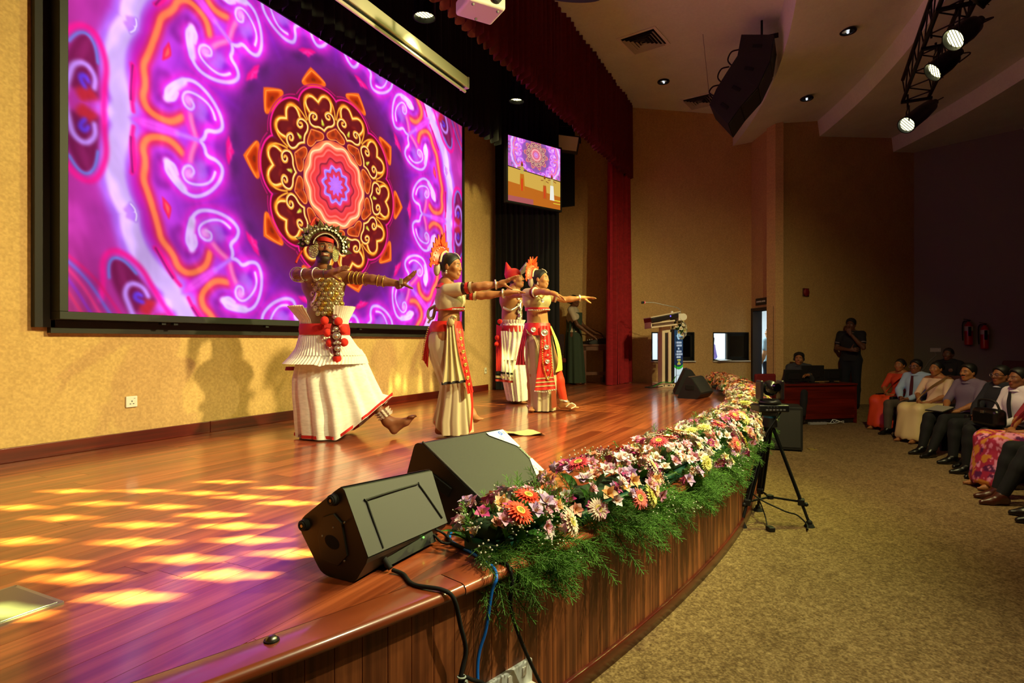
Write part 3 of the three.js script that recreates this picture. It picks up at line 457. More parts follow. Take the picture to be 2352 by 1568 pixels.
slidingWindow(1, 0.455, 1.386, 0.2, 'sliding window in the side wall behind the lectern');
slidingWindow(2, 1.79, 2.6, 0.42, 'sliding window beside the door, its left half open and bright');
{ const s = thing('computer_screen', 'dark back of a computer screen inside the open window', 'monitor', onWall(PA, PB, 1.86, 1.1, -0.25), wallTurn(PA, PB)); part('panel', rbox(0.2, 0.46, 0.03, 0.008, 0, 0.24, 0, 0, 0.2, -0.08), MAT.black, s); part('foot', box(0.12, 0.02, 0.12, 0, 0.0), MAT.black, s); part('stand', box(0.04, 0.1, 0.03, 0, 0.05), MAT.black, s);
  const t = thing('paper', 'white sheet of paper on the sill of the open window', 'paper', onWall(PA, PB, 2.0, 1.105, 0.02), wallTurn(PA, PB)); part('sheet', box(0.3, 0.004, 0.18, 0, 0, 0, 0.1, 0.2, 0), MAT.white, t);
  const d = thing('counter', 'counter inside the control room below the windows', 'counter', onWall(PA, PB, 1.5, 0, -0.5), wallTurn(PA, PB)); part('worktop', box(2.2, 0.04, 0.4, 0, 1.06, 0), std(0x9aa, 0.6), d); part('front_panel', box(2.2, 1.0, 0.03, 0, 0.53, 0.1), std(0x889, 0.6), d); }
{ // door: dark frame, glazed leaf standing open into the control room
  const o = struct('door_1', M([box(0.07, 2.16, 0.2, 0, 1.08, -0.03), box(0.06, 2.16, 0.2, 0.81, 1.08, -0.03), box(0.88, 0.06, 0.2, 0.4, 2.13, -0.03)]), std(0x2a1d18, 0.6), 'open door with a dark frame, bright light behind it');
  o.position.set(...onWall(PB, PC, 0.05, 0, -0.05)); o.rotation.y = wallTurn(PB, PC);
  const leaf = new THREE.Group(); leaf.name = 'door_leaf'; o.add(leaf); leaf.position.set(0.76, 0, -0.1); leaf.rotation.y = -1.05;
  part('stile', M([box(0.07, 2.08, 0.04, -0.035, 1.05), box(0.07, 2.08, 0.04, -0.6, 1.05), box(0.63, 0.09, 0.04, -0.32, 2.04), box(0.63, 0.12, 0.04, -0.32, 0.07)]), std(0xa8b2b6, 0.4, 0.2), leaf);
  part('pane', box(0.5, 1.9, 0.008, -0.32, 1.05), phys(0xe2ecee, 0.3, { transmission: 0.5, thickness: 0 }), leaf);
  part('handle', tube([[-0.58, 1.25, 0.02], [-0.58, 1.25, 0.07], [-0.58, 1.1, 0.075], [-0.58, 0.95, 0.07], [-0.58, 0.95, 0.02]], 0.012), MAT.blackMetal, leaf);
  part('lock', box(0.05, 0.12, 0.06, -0.57, 0.82), std(0x555555, 0.4, 0.6), leaf);
}
const font = await new FontLoader().loadAsync('fonts/droid/droid_sans_bold.typeface.json');
function text(str, size, depth = 0.002) { const g = new TextGeometry(str, { font, size, depth, curveSegments: 3 }); g.computeBoundingBox(); const b = g.boundingBox; return g.translate(-(b.min.x + b.max.x) / 2, -(b.min.y + b.max.y) / 2, 0); }
{ const o = thing('door_sign', 'small dark sign with pale lettering above the door', 'sign', onWall(PB, PC, 0.42, 2.28, 0.012), wallTurn(PB, PC)); part('plate', rbox(0.42, 0.14, 0.02, 0.004), std(0x1c1412, 0.6), o); part('lettering', text('CONTROL ROOM', 0.032).translate(0, 0, 0.011), MAT.white, o); }

// ---------- small hanging screen and things above the stage ----------
{
  const a = [8.15, -4.27], b = [9.17, -3.8], L = Math.hypot(b[0] - a[0], b[1] - a[1]);
  const o = thing('hanging_screen', 'small hanging screen showing the dancers live, in front of the black drape', 'screen', [(a[0] + b[0]) / 2, 3.7, (a[1] + b[1]) / 2], -Math.atan2(b[1] - a[1], b[0] - a[0]));
  const w = L, h = 1.03;
  const t = canvasTex(512, 470, (g, W, H) => {
    const s = document.createElement('canvas'); s.width = 256; s.height = 144; const sg = s.getContext('2d'), im = sg.createImageData(256, 144), src = ledTex.image;
    for (let y = 0; y < 144; y++) for (let x = 0; x < 256; x++) { const q = ((863 - y * 6) * 1536 + x * 6) * 4, k = (y * 256 + x) * 4; for (let c = 0; c < 3; c++) im.data[k + c] = Math.min(255, src.data[q + c] * 0.75 + 70 + (c === 2 ? 25 : 0)); im.data[k + 3] = 255; }
    sg.putImageData(im, 0, 0);
    g.fillStyle = '#d8ae4c'; g.fillRect(0, 0, W, H);
    g.save(); g.transform(1, 0.05, 0, 1, 0, 0); g.drawImage(s, 0, -60, W + 20, 280); g.restore();
    g.fillStyle = '#1b1420'; g.save(); g.transform(1, 0.06, 0, 1, 0, 0); g.fillRect(0, 218, W, 6); g.restore();
    g.fillStyle = '#c26a1c'; g.beginPath(); g.moveTo(0, 330); g.lineTo(W, 370); g.lineTo(W, H); g.lineTo(0, H); g.fill();
    g.fillStyle = '#a24a9a'; g.globalAlpha = 0.5; g.fillRect(0, H - 40, 240, 40); g.globalAlpha = 1; g.fillStyle = '#e8d23a'; g.fillRect(430, 400, 90, 8); g.fillRect(440, 425, 80, 6);
    const fig = (x, y, s, top, low) => { g.fillStyle = '#7a4a20'; g.beginPath(); g.arc(x, y, 9 * s, 0, 7); g.fill(); g.fillStyle = '#c03018'; g.beginPath(); g.moveTo(x - 8 * s, y - 6 * s); g.lineTo(x, y - 24 * s); g.lineTo(x + 8 * s, y - 6 * s); g.fill(); g.strokeStyle = '#a06a30'; g.lineWidth = 7 * s; g.beginPath(); g.moveTo(x - 36 * s, y + 22 * s); g.lineTo(x, y + 18 * s); g.lineTo(x + 38 * s, y + 30 * s); g.stroke(); g.fillStyle = top; g.fillRect(x - 12 * s, y + 10 * s, 24 * s, 46 * s); g.fillStyle = low; g.beginPath(); g.moveTo(x - 14 * s, y + 54 * s); g.lineTo(x + 14 * s, y + 54 * s); g.lineTo(x + 22 * s, y + 150 * s); g.lineTo(x - 18 * s, y + 150 * s); g.fill(); };
    fig(132, 190, 1.25, '#c8b050', '#c87018'); fig(352, 250, 1.05, '#d0a848', '#c05a20'); fig(425, 235, 1.15, '#d8c070', '#f4f2e4'); g.fillStyle = '#e03a18'; g.fillRect(125, 290, 14, 90); g.fillRect(348, 320, 9, 80);
  });
  part('display', new THREE.PlaneGeometry(w, h).translate(0, h / 2, 0.032), new THREE.MeshStandardMaterial({ color: 0x050505, emissive: 0xffffff, emissiveMap: t, emissiveIntensity: 0.95, roughness: 0.4 }), o);
  part('casing', box(w + 0.06, h + 0.06, 0.06, 0, h / 2, 0), MAT.black, o);
  part('bezel', M([box(w + 0.06, 0.03, 0.02, 0, -0.015, 0.03), box(w + 0.06, 0.03, 0.02, 0, h + 0.015, 0.03), box(0.03, h, 0.02, -w / 2 - 0.015, h / 2, 0.03), box(0.03, h, 0.02, w / 2 + 0.015, h / 2, 0.03)]), MAT.black, o);
  part('bracket', M([cyl([-0.2, h, -0.02], [-0.2, 2.35, -0.02], 0.015), cyl([0.2, h, -0.02], [0.2, 2.35, -0.02], 0.015)]), MAT.blackMetal, o);
  const l = new THREE.RectAreaLight(new THREE.Color(0.75, 0.55, 0.75), 0.25, w, h); l.position.set(o.position.x - 0.02, 4.21, o.position.z + 0.045); l.rotation.y = o.rotation.y; l.lookAt(o.position.x + Math.sin(o.rotation.y) * 3, 4.21, o.position.z + Math.cos(o.rotation.y) * 3); scene.add(l);
}
{ const o = thing('flood_light', 'pale tilted flood light panel hanging right of the small screen', 'stage light', [9.62, 4.98, -3.84], VIEW); part('housing', rbox(0.44, 0.3, 0.14, 0.02, 0, 0, -0.04, 0.55, 0, -0.12), MAT.black, o); part('front_glass', box(0.38, 0.24, 0.01, 0.0, -0.005, 0.035, 0.55, 0, -0.12), std(0xb9b4a8, 0.4), o); part('bracket', M([cyl([-0.24, 0, 0], [-0.24, 0.3, 0], 0.012), cyl([0.24, 0, 0], [0.24, 0.3, 0], 0.012), cyl([-0.24, 0.3, 0], [0.24, 0.3, 0], 0.012), cyl([0, 0.3, 0], [0, 1.149, 0], 0.014)]), MAT.blackMetal, o); }
{ // projection screen rolled up in its long housing
  const o = thing('projection_screen', 'long pale housing of a rolled up projection screen above the video wall', 'projection screen', [0, 4.46, -3.7]), x0 = 1.6, x1 = 5.98, L = x1 - x0, c = (x0 + x1) / 2;
  part('housing', rbox(L, 0.13, 0.12, 0.012, c, 0.12, -0.01), MAT.cream, o); part('slot', box(L - 0.08, 0.012, 0.05, c, 0.05, 0.0), MAT.black, o);
  part('end_cap', rbox(0.02, 0.14, 0.13, 0.006, x1 + 0.01, 0.12, -0.01), MAT.white, o); part('bottom_bar', cyl([x0, 0.0, 0.03], [x1 - 0.04, 0.0, 0.03], 0.018, 0.018, 10), MAT.cream, o); part('fabric', box(L - 0.16, 0.05, 0.004, c, 0.03, 0.02), std(0x121212, 0.8), o);
  for (const x of [2.6, 5.2]) part('hanger', cyl([x, 0.18, 0], [x, CEIL - 4.46, 0], 0.008), MAT.blackMetal, o);
}
{ const o = thing('projector', 'white projector hanging in front of the red valance', 'projector', [4.5, 4.47, -2.62], VIEW + 0.5); part('body', rbox(0.36, 0.13, 0.3, 0.025), MAT.white, o); part('lens', M([cyl([0.08, 0, 0.14], [0.08, 0, 0.19], 0.04), ]), MAT.black, o); part('vent', M([0, 1, 2, 3, 4].map((k) => box(0.004, 0.012, 0.14, 0.181, -0.03 + k * 0.018, 0))), std(0x999999, 0.6), o); for (const [x, z] of [[0.12, 0.1], [-0.12, 0.1], [0, -0.1]]) part('foot', ball(0.014, x, -0.068, z), std(0x888888, 0.6), o); part('ceiling_pole', cyl([0, 0.06, 0], [0, CEIL - 4.47, 0], 0.02), MAT.white, o); part('cable', tube([[0.17, 0.04, -0.1], [0.24, 0.06, -0.08], [0.22, 0.14, -0.06], [0.1, 0.2, -0.04], [0.02, 0.3, 0]], 0.008), MAT.black, o); }

// ---------- line array ----------
{
  const o = thing('line_array', 'black curved column of hanging loudspeakers below the ceiling', 'loudspeaker', [8.85, 0, 0]);
  const ring = [[[-0.874, 5.828], [-0.457, 5.728]], [[-0.926, 5.543], [-0.506, 5.377]], [[-1.079, 5.327], [-0.663, 5.045]], [[-1.215, 5.123], [-0.891, 4.812]], [[-1.306, 4.92], [-1.055, 4.593]]];
  for (let k = 0; k < 4; k++) {
    const [a, b] = ring[k], [d, c] = ring[k + 1], g = 0.008, q = [a, b, c, d], cz = (a[0] + b[0] + c[0] + d[0]) / 4, cy = (a[1] + b[1] + c[1] + d[1]) / 4;
    const pts = q.map(([z, y]) => [-(cz + (z - cz) * (1 - g * 2)), cy + (y - cy) * (1 - g * 2)]);
    const cab = part('cabinet', extr(pts, 0.62, 0.006).rotateY(Math.PI / 2), std(0x141416, 0.7), o);
    const n = V(0, c[0] - b[0], 0), fl = Math.hypot(c[0] - b[0], c[1] - b[1]), ang = Math.atan2(c[0] - b[0], -(c[1] - b[1]));
    part('grille', box(0.56, fl * 0.9, 0.012, 0.31, (b[1] + c[1]) / 2 - 0.002, (b[0] + c[0]) / 2 + 0.006, -ang, 0, 0), new THREE.MeshStandardMaterial({ map: rep(TX.grille, 4, 2), roughness: 0.6 }), cab);
    const mz = mix(cz, (a[0] + d[0]) / 2, -0.1), my = cy; part('hand_grip', rbox(0.02, 0.05, 0.13, 0.01, -0.008, my, mz, Math.atan2(b[1] - a[1], b[0] - a[0]) * -1, 0, 0), std(0x020202, 0.9), cab);
  }
  part('rigging_bar', M([box(0.05, 0.05, 0.5, 0.31, 5.86, -0.66), cyl([0.31, 5.86, -0.63], [0.31, 6.12, -0.63], 0.016)]), MAT.blackMetal, o);
  part('steel_cable', cyl([0.31, 5.0, -1.34], [0.31, 6.12, -1.45], 0.004), MAT.steel, o);
  for (const [y, z, s] of [[5.6, -0.98, 0.12], [5.38, -1.12, 0.12], [5.18, -1.24, 0.08]]) part('speaker_cable', tube([[0.2, y + s, z + 0.06], [0.2, y + s * 0.9, z - 0.05], [0.2, y, z - 0.1], [0.2, y - s * 0.8, z - 0.04], [0.2, y - s, z + 0.02]], 0.011), MAT.rubber, o);
}
// ---------- ceiling diffusers and downlights ----------
function diffuser(label, x, y, z, s) { const o = thing('air_diffuser', label, 'vent', [x, y, z], -0.15); const pts = (k) => [[-k, -k], [k, -k], [k, k], [-k, k]]; part('frame', extr(pts(s), 0.012, 0, [pts(s * 0.86)]).rotateX(Math.PI / 2), MAT.white, o); for (let i = 0; i < 5; i++) { const k = s * (0.82 - i * 0.17); const rows = [[[-k, -0.002, -k], [k, -0.002, -k], [k, -0.002, k], [-k, -0.002, k], [-k, -0.002, -k]], [[-k * 0.85, 0.02, -k * 0.85], [k * 0.85, 0.02, -k * 0.85], [k * 0.85, 0.02, k * 0.85], [-k * 0.85, 0.02, k * 0.85], [-k * 0.85, 0.02, -k * 0.85]]].map((r) => r.map(([a, b, c]) => [a, -0.035 + b, c])); part('louvre', sheet(rows).toNonIndexed(), std(0xb8b4a8, 0.6), o); } part('throat', box(s * 1.7, 0.004, s * 1.7, 0, -0.004, 0), std(0x18181a, 0.9), o); }
diffuser('square air diffuser in the ceiling left of the hanging loudspeakers', 8.96, CEIL - 0.004, -2.3, 0.31);
diffuser('air diffuser in the ceiling behind the hanging loudspeakers', 11.7, CEIL - 0.004, -1.9, 0.3);
for (const [x, y, z, l] of [[10.51, CEIL - 0.004, -2.34, 'recessed downlight in the ceiling between the valance and the loudspeakers'], [9.11, 5.69, 0.45, 'recessed downlight in the curved panel left of the truss'], [11.27, 5.675, -0.06, 'recessed downlight low in the curved panel, near the side wall']]) { const o = thing('downlight', l, 'light', [x, y - 0.01, z]); part('trim_ring', torus(0.09, 0.018, 0, 0, 0, Math.PI / 2), std(0x111111, 0.4, 0.3), o); part('reflector', new THREE.SphereGeometry(0.08, 16, 8, 0, TAU, 0, Math.PI / 2).scale(1, 0.25, 1), std(0x222222, 0.3, 0.5), o); part('bulb', M([ball(0.018, -0.03, 0, 0), ball(0.018, 0.03, 0, 0), ball(0.016, 0, 0, 0)]), glow(new THREE.Color(0.9, 0.95, 1), 0.9), o); }

// ---------- stage monitors ----------
// a wedge cabinet lofted between its two end outlines [z, y] (feet at y = 0) at x = x0 and x = x1
function wedge(label, x0, x1, PL, PR, at, turn, opts = {}) {
  const o = thing('stage_monitor', label, 'loudspeaker', at, turn, opts.group), n = PL.length, r = 0.02;
  const round = (P) => { const q = []; P.forEach((p, i) => { const a = P[(i + n - 1) % n], b = P[(i + 1) % n], m = (u) => { const d = Math.hypot(u[0] - p[0], u[1] - p[1]), t = Math.min(0.4, r / d); return [mix(p[0], u[0], t), mix(p[1], u[1], t)]; }; const s = m(a), e = m(b), c = [(s[0] + e[0] + 2 * p[0]) / 4, (s[1] + e[1] + 2 * p[1]) / 4]; q.push(s, c, e); }); return q; };
  const QL = round(PL), QR = round(PR), rows = [QL, QR].map((q, i) => q.map(([z, y]) => [i ? x1 : x0, y, z]));
  const cap = (q, x) => { const s = new THREE.ShapeGeometry(new THREE.Shape(q.map(([z, y]) => new THREE.Vector2(z, y)))); const p = s.attributes.position; for (let i = 0; i < p.count; i++) p.setXYZ(i, x, p.getY(i), p.getX(i)); s.computeVertexNormals(); return s; };
  const side = sheet(rows, true).toNonIndexed(); side.computeVertexNormals();
  part('cabinet', M([side, cap(QL, x0), cap(QR, x1)]), opts.mat || std(0x15140f, 0.55), o);
  const at3 = (i, u, v, out) => { // point on the face between outline corners i and i + 1: u along the length, v down the face
    const j = (i + 1) % n, pl = [mix(PL[i][0], PL[j][0], v), mix(PL[i][1], PL[j][1], v)], pr = [mix(PR[i][0], PR[j][0], v), mix(PR[i][1], PR[j][1], v)];
    const e = [PL[j][0] - PL[i][0], PL[j][1] - PL[i][1]], l = Math.hypot(...e), nz = e[1] / l, ny = -e[0] / l, sg = opts.cw ? -1 : 1;
    return V(mix(x0, x1, u), mix(pl[1], pr[1], u) + ny * out * sg, mix(pl[0], pr[0], u) + nz * out * sg);
  };
  const panel = (name, i, u0, u1, v0, v1, out, mat, parent, um = 1, vm = 1) => { const R = []; for (let a = 0; a <= 1; a++) { const l = []; for (let b = 0; b <= 1; b++) l.push(at3(i, mix(u0, u1, b), mix(v0, v1, a), out).toArray()); R.push(l); } const g = sheet(R); const uv = g.attributes.uv; for (let k = 0; k < uv.count; k++) uv.setXY(k, uv.getX(k) * um, uv.getY(k) * vm); return part(name, g, mat, parent || o); };
  return { o, at3, panel };
}
const grilleMat = new THREE.MeshStandardMaterial({ map: rep(TX.grille, 7, 5), bumpMap: rep(TX.grille, 7, 5), bumpScale: 0.003, roughness: 0.55, metalness: 0.4 });
{ // near wedge, its rear panel towards the hall
  const PL = [[-1.43, 0.312], [-1.605, 0.185], [-1.615, 0.145], [-1.515, 0.012], [-1.48, 0.001], [-1.36, 0.001], [-1.30, 0.09], [-1.412, 0.316]].map(([z, y]) => [z + 1.45, y]);
  const PR = [[-1.455, 0.262], [-1.59, 0.155], [-1.6, 0.125], [-1.53, 0.012], [-1.5, 0.001], [-1.40, 0.001], [-1.352, 0.045], [-1.436, 0.266]].map(([z, y]) => [z + 1.45, y]);
    const { o, at3, panel } = wedge('nearest black stage monitor lying with its brightly lit rear panel to the hall', 1.5, 2.05, PL, PR, [0, STAGE, -1.45], 0, { mat: std(0x1a1a1a, 0.5) });
  const n = 6; // face 6: rear panel from the low corner up to the top
  panel('rear_panel', n, 0.0, 1.0, 0.03, 0.97, 0.002, phys(0x585858, 0.42), o);
  const P = (u, v, out) => at3(n, u, v, out).toArray();
  const rim = [[0.16, 0.06], [0.16, 0.70], [0.19, 0.76], [0.72, 0.80], [0.78, 0.76], [0.94, 0.14]].map(([u, v]) => P(u, v, 0.004));
  part('recess_edge', tube(rim, 0.0035, 6, 60), MAT.black, o); 
  panel('front_grille', 0, 0.02, 0.98, 0.0, 1.0, 0.002, grilleMat, o, 1, 0.6); panel('top_lip', 7, 0.0, 1.0, 0.05, 0.95, 0.003, new THREE.MeshStandardMaterial({ map: rep(TX.grille, 8, 0.5), roughness: 0.5 }), o);
  for (const [z, y] of [[0.0, 0.27], [-0.135, 0.165]]) { const f = part('rubber_foot', M([cyl([1.5, y, z], [1.482, y, z], 0.022, 0.019, 16), torus(0.012, 0.004, 1.481, y, z, 0, Math.PI / 2)]), MAT.rubber, o); part('screw', cyl([1.484, y, z], [1.479, y, z], 0.006, 0.006, 8), MAT.steel, f); }
  const hp = part('handle_plate', extr([[-0.045, -0.075], [0.03, -0.085], [0.07, -0.045], [0.045, 0.06], [0.01, 0.085], [-0.035, 0.07], [-0.06, 0]], 0.004, 0.002).rotateY(-Math.PI / 2).translate(1.499, 0.135, -0.01), std(0x1c1c1c, 0.5), o);
  part('hand_hole', new THREE.CylinderGeometry(0.022, 0.022, 0.004, 20).scale(1, 1, 1.5).rotateZ(Math.PI / 2).rotateX(0.3).translate(1.494, 0.125, -0.005), std(0x010101, 1), hp);
  part('screw', M([[0.05, 0.2], [0.0, 0.175], [-0.05, 0.14], [0.05, 0.07]].map(([z, y]) => ball(0.004, 1.494, y, z))), MAT.steel, hp);
  part('control_panel', box(0.3, 0.05, 0.012, 1.78, 0.035, 0.105, -0.5, 0, 0), MAT.black, o); part('indicator_light', ball(0.004, 1.86, 0.05, 0.112), glow(new THREE.Color(0.2, 1, 0.1), 2), o);
  part('plug', M([cyl([1.63, 0.05, 0.1], [1.625, 0.015, 0.14], 0.012, 0.01, 10), cyl([1.93, 0.06, 0.085], [1.93, 0.01, 0.115], 0.01, 0.008, 10)]), MAT.rubber, o);
}
{ // second wedge behind it, grille up towards the hall
  const PL = [[-1.575, 0.35], [-1.61, 0.345], [-1.68, 0.12], [-1.64, 0.001], [-1.36, 0.001], [-1.262, 0.09], [-1.262, 0.125]].map(([z, y]) => [z + 1.45, y]);
  const PR = [[-1.485, 0.338], [-1.52, 0.335], [-1.60, 0.12], [-1.56, 0.001], [-1.32, 0.001], [-1.216, 0.085], [-1.212, 0.12]].map(([z, y]) => [z + 1.45, y]);
  const { o, at3, panel } = wedge('large black stage monitor with two white stickers on its grille, behind the flowers', 2.17, 2.78, PL, PR, [0, STAGE, -1.45], 0, { mat: std(0x121211, 0.5) });
  panel('grille', 6, 0.02, 0.985, 0.02, 0.98, 0.004, grilleMat, o); part('grille_edge', M([cyl(at3(6, 0.012, 0, 0.004), at3(6, 0.012, 1, 0.004), 0.006, 0.006, 6), cyl(at3(6, 0, 0.0, 0.003), at3(6, 1, 0.0, 0.003), 0.005, 0.005, 6)]), std(0x4a4a4a, 0.35, 0.5), o);
  // badge strip and stickers along the far end of the grille
  const E = at3(6, 0.9, 0.5, 0.006), ux = at3(6, 1, 0.5, 0.006).sub(at3(6, 0, 0.5, 0.006)).normalize(), vy = at3(6, 0.9, 0, 0.006).sub(at3(6, 0.9, 1, 0.006)).normalize(), nn = new THREE.Vector3().crossVectors(ux, vy).multiplyScalar(1);
  const stick = (name, pts, v0, draw) => { const W = 0.16, Hh = 0.16, c = at3(6, 0.985, 1 - v0, 0.0065); const s = new THREE.Shape(pts.map(([x, y]) => new THREE.Vector2(x, -y)).reverse()), g = new THREE.ExtrudeGeometry(s, { depth: 0.0008, bevelEnabled: false }); const uv = g.attributes.uv, p = g.attributes.position; for (let i = 0; i < p.count; i++) uv.setXY(i, p.getX(i) / W, 1 + p.getY(i) / Hh); g.applyMatrix4(frame(c, vy, ux, new THREE.Vector3().crossVectors(vy, ux))); return part(name, g, new THREE.MeshStandardMaterial({ map: canvasTex(256, 256, draw), roughness: 0.4 }), o); };
  stick('sticker', [[0.0, 0.0], [0.13, 0.0], [0.13, 0.015], [0.115, 0.03], [0.02, 0.15], [0.0, 0.15]], 0.03, (g, W, H) => { g.fillStyle = '#eef2e4'; g.fillRect(0, 0, W, H); g.strokeStyle = '#0a50d0'; g.lineWidth = 11; g.beginPath(); g.arc(38, 80, 20, 0.4, 5.4); g.stroke(); g.beginPath(); g.arc(42, 82, 9, 2, 7); g.stroke(); g.fillStyle = '#2a3030'; g.font = '13px sans-serif'; g.fillText('SOUND', 62, 110); g.fillText('SYSTEMS', 62, 126); g.fillStyle = '#5a7040'; g.fillRect(70, 142, 60, 4); g.fillStyle = '#b8c4b4'; g.fillRect(60, 30, 110, 3); g.fillRect(20, 22, 30, 22); });
  stick('sticker', [[-0.115, 0.0], [0.0, 0.0], [0.0, 0.085], [-0.015, 0.095], [-0.07, 0.055], [-0.115, 0.02]].map(([x, y]) => [x + 0.115, y]), 0.66, (g, W, H) => { g.fillStyle = '#eef2e4'; g.fillRect(0, 0, W, H); g.fillStyle = '#20281c'; g.font = 'italic bold 34px serif'; g.fillText('AASYO', 62, 92); g.fillStyle = '#4a7ac8'; g.font = '13px sans-serif'; g.fillText('AUDIO SYSTEMS', 74, 112); g.fillStyle = '#c2ccba'; g.beginPath(); g.moveTo(50, 26); g.lineTo(170, 26); g.lineTo(150, 52); g.fill(); });
  part('badge', text('dB SOUND', 0.016, 0.001).applyMatrix4(frame(at3(6, 0.965, 0.5, 0.007), vy, ux, new THREE.Vector3().crossVectors(vy, ux))), std(0xa8b8a8, 0.4, 0.3), o);
  part('side_grip', rbox(0.01, 0.05, 0.12, 0.01, 2.168, 0.17, -0.02, 0.5, 0, 0), std(0x020202, 0.9), o);
}
{ // two far wedges by the lectern
  const P = [[-0.2, 0.0], [0.16, 0.0], [0.24, 0.1], [0.05, 0.38], [-0.03, 0.38]].reverse();
  const mk = (label, at, turn, s) => { const Q = P.map(([z, y]) => [z * s, y * s]); const { o, at3, panel } = wedge(label, -0.3 * s, 0.3 * s, Q, Q, at, turn, { cw: true, mat: std(0x0e0e10, 0.6), group: 'monitors by the lectern' }); panel('grille', 1, 0.04, 0.96, 0.05, 0.95, 0.004, grilleMat, o); part('side_grip', rbox(0.01, 0.07, 0.13, 0.01, -0.302 * s, 0.2 * s, 0.04 * s), std(0x020202, 0.9), o); part('edge_strip', cyl([-0.3 * s, 0.385 * s, 0.01], [0.3 * s, 0.385 * s, 0.01], 0.006, 0.006, 6), std(0x8a6a60, 0.4, 0.4), o); };
  mk('taller black stage monitor standing just right of the lectern foot', [9.42, STAGE, -1.74], 0.25, 1.0);
  mk('lower black stage monitor in front of the far end of the flowers', [8.72, STAGE, -1.5], -0.2, 0.8);
}

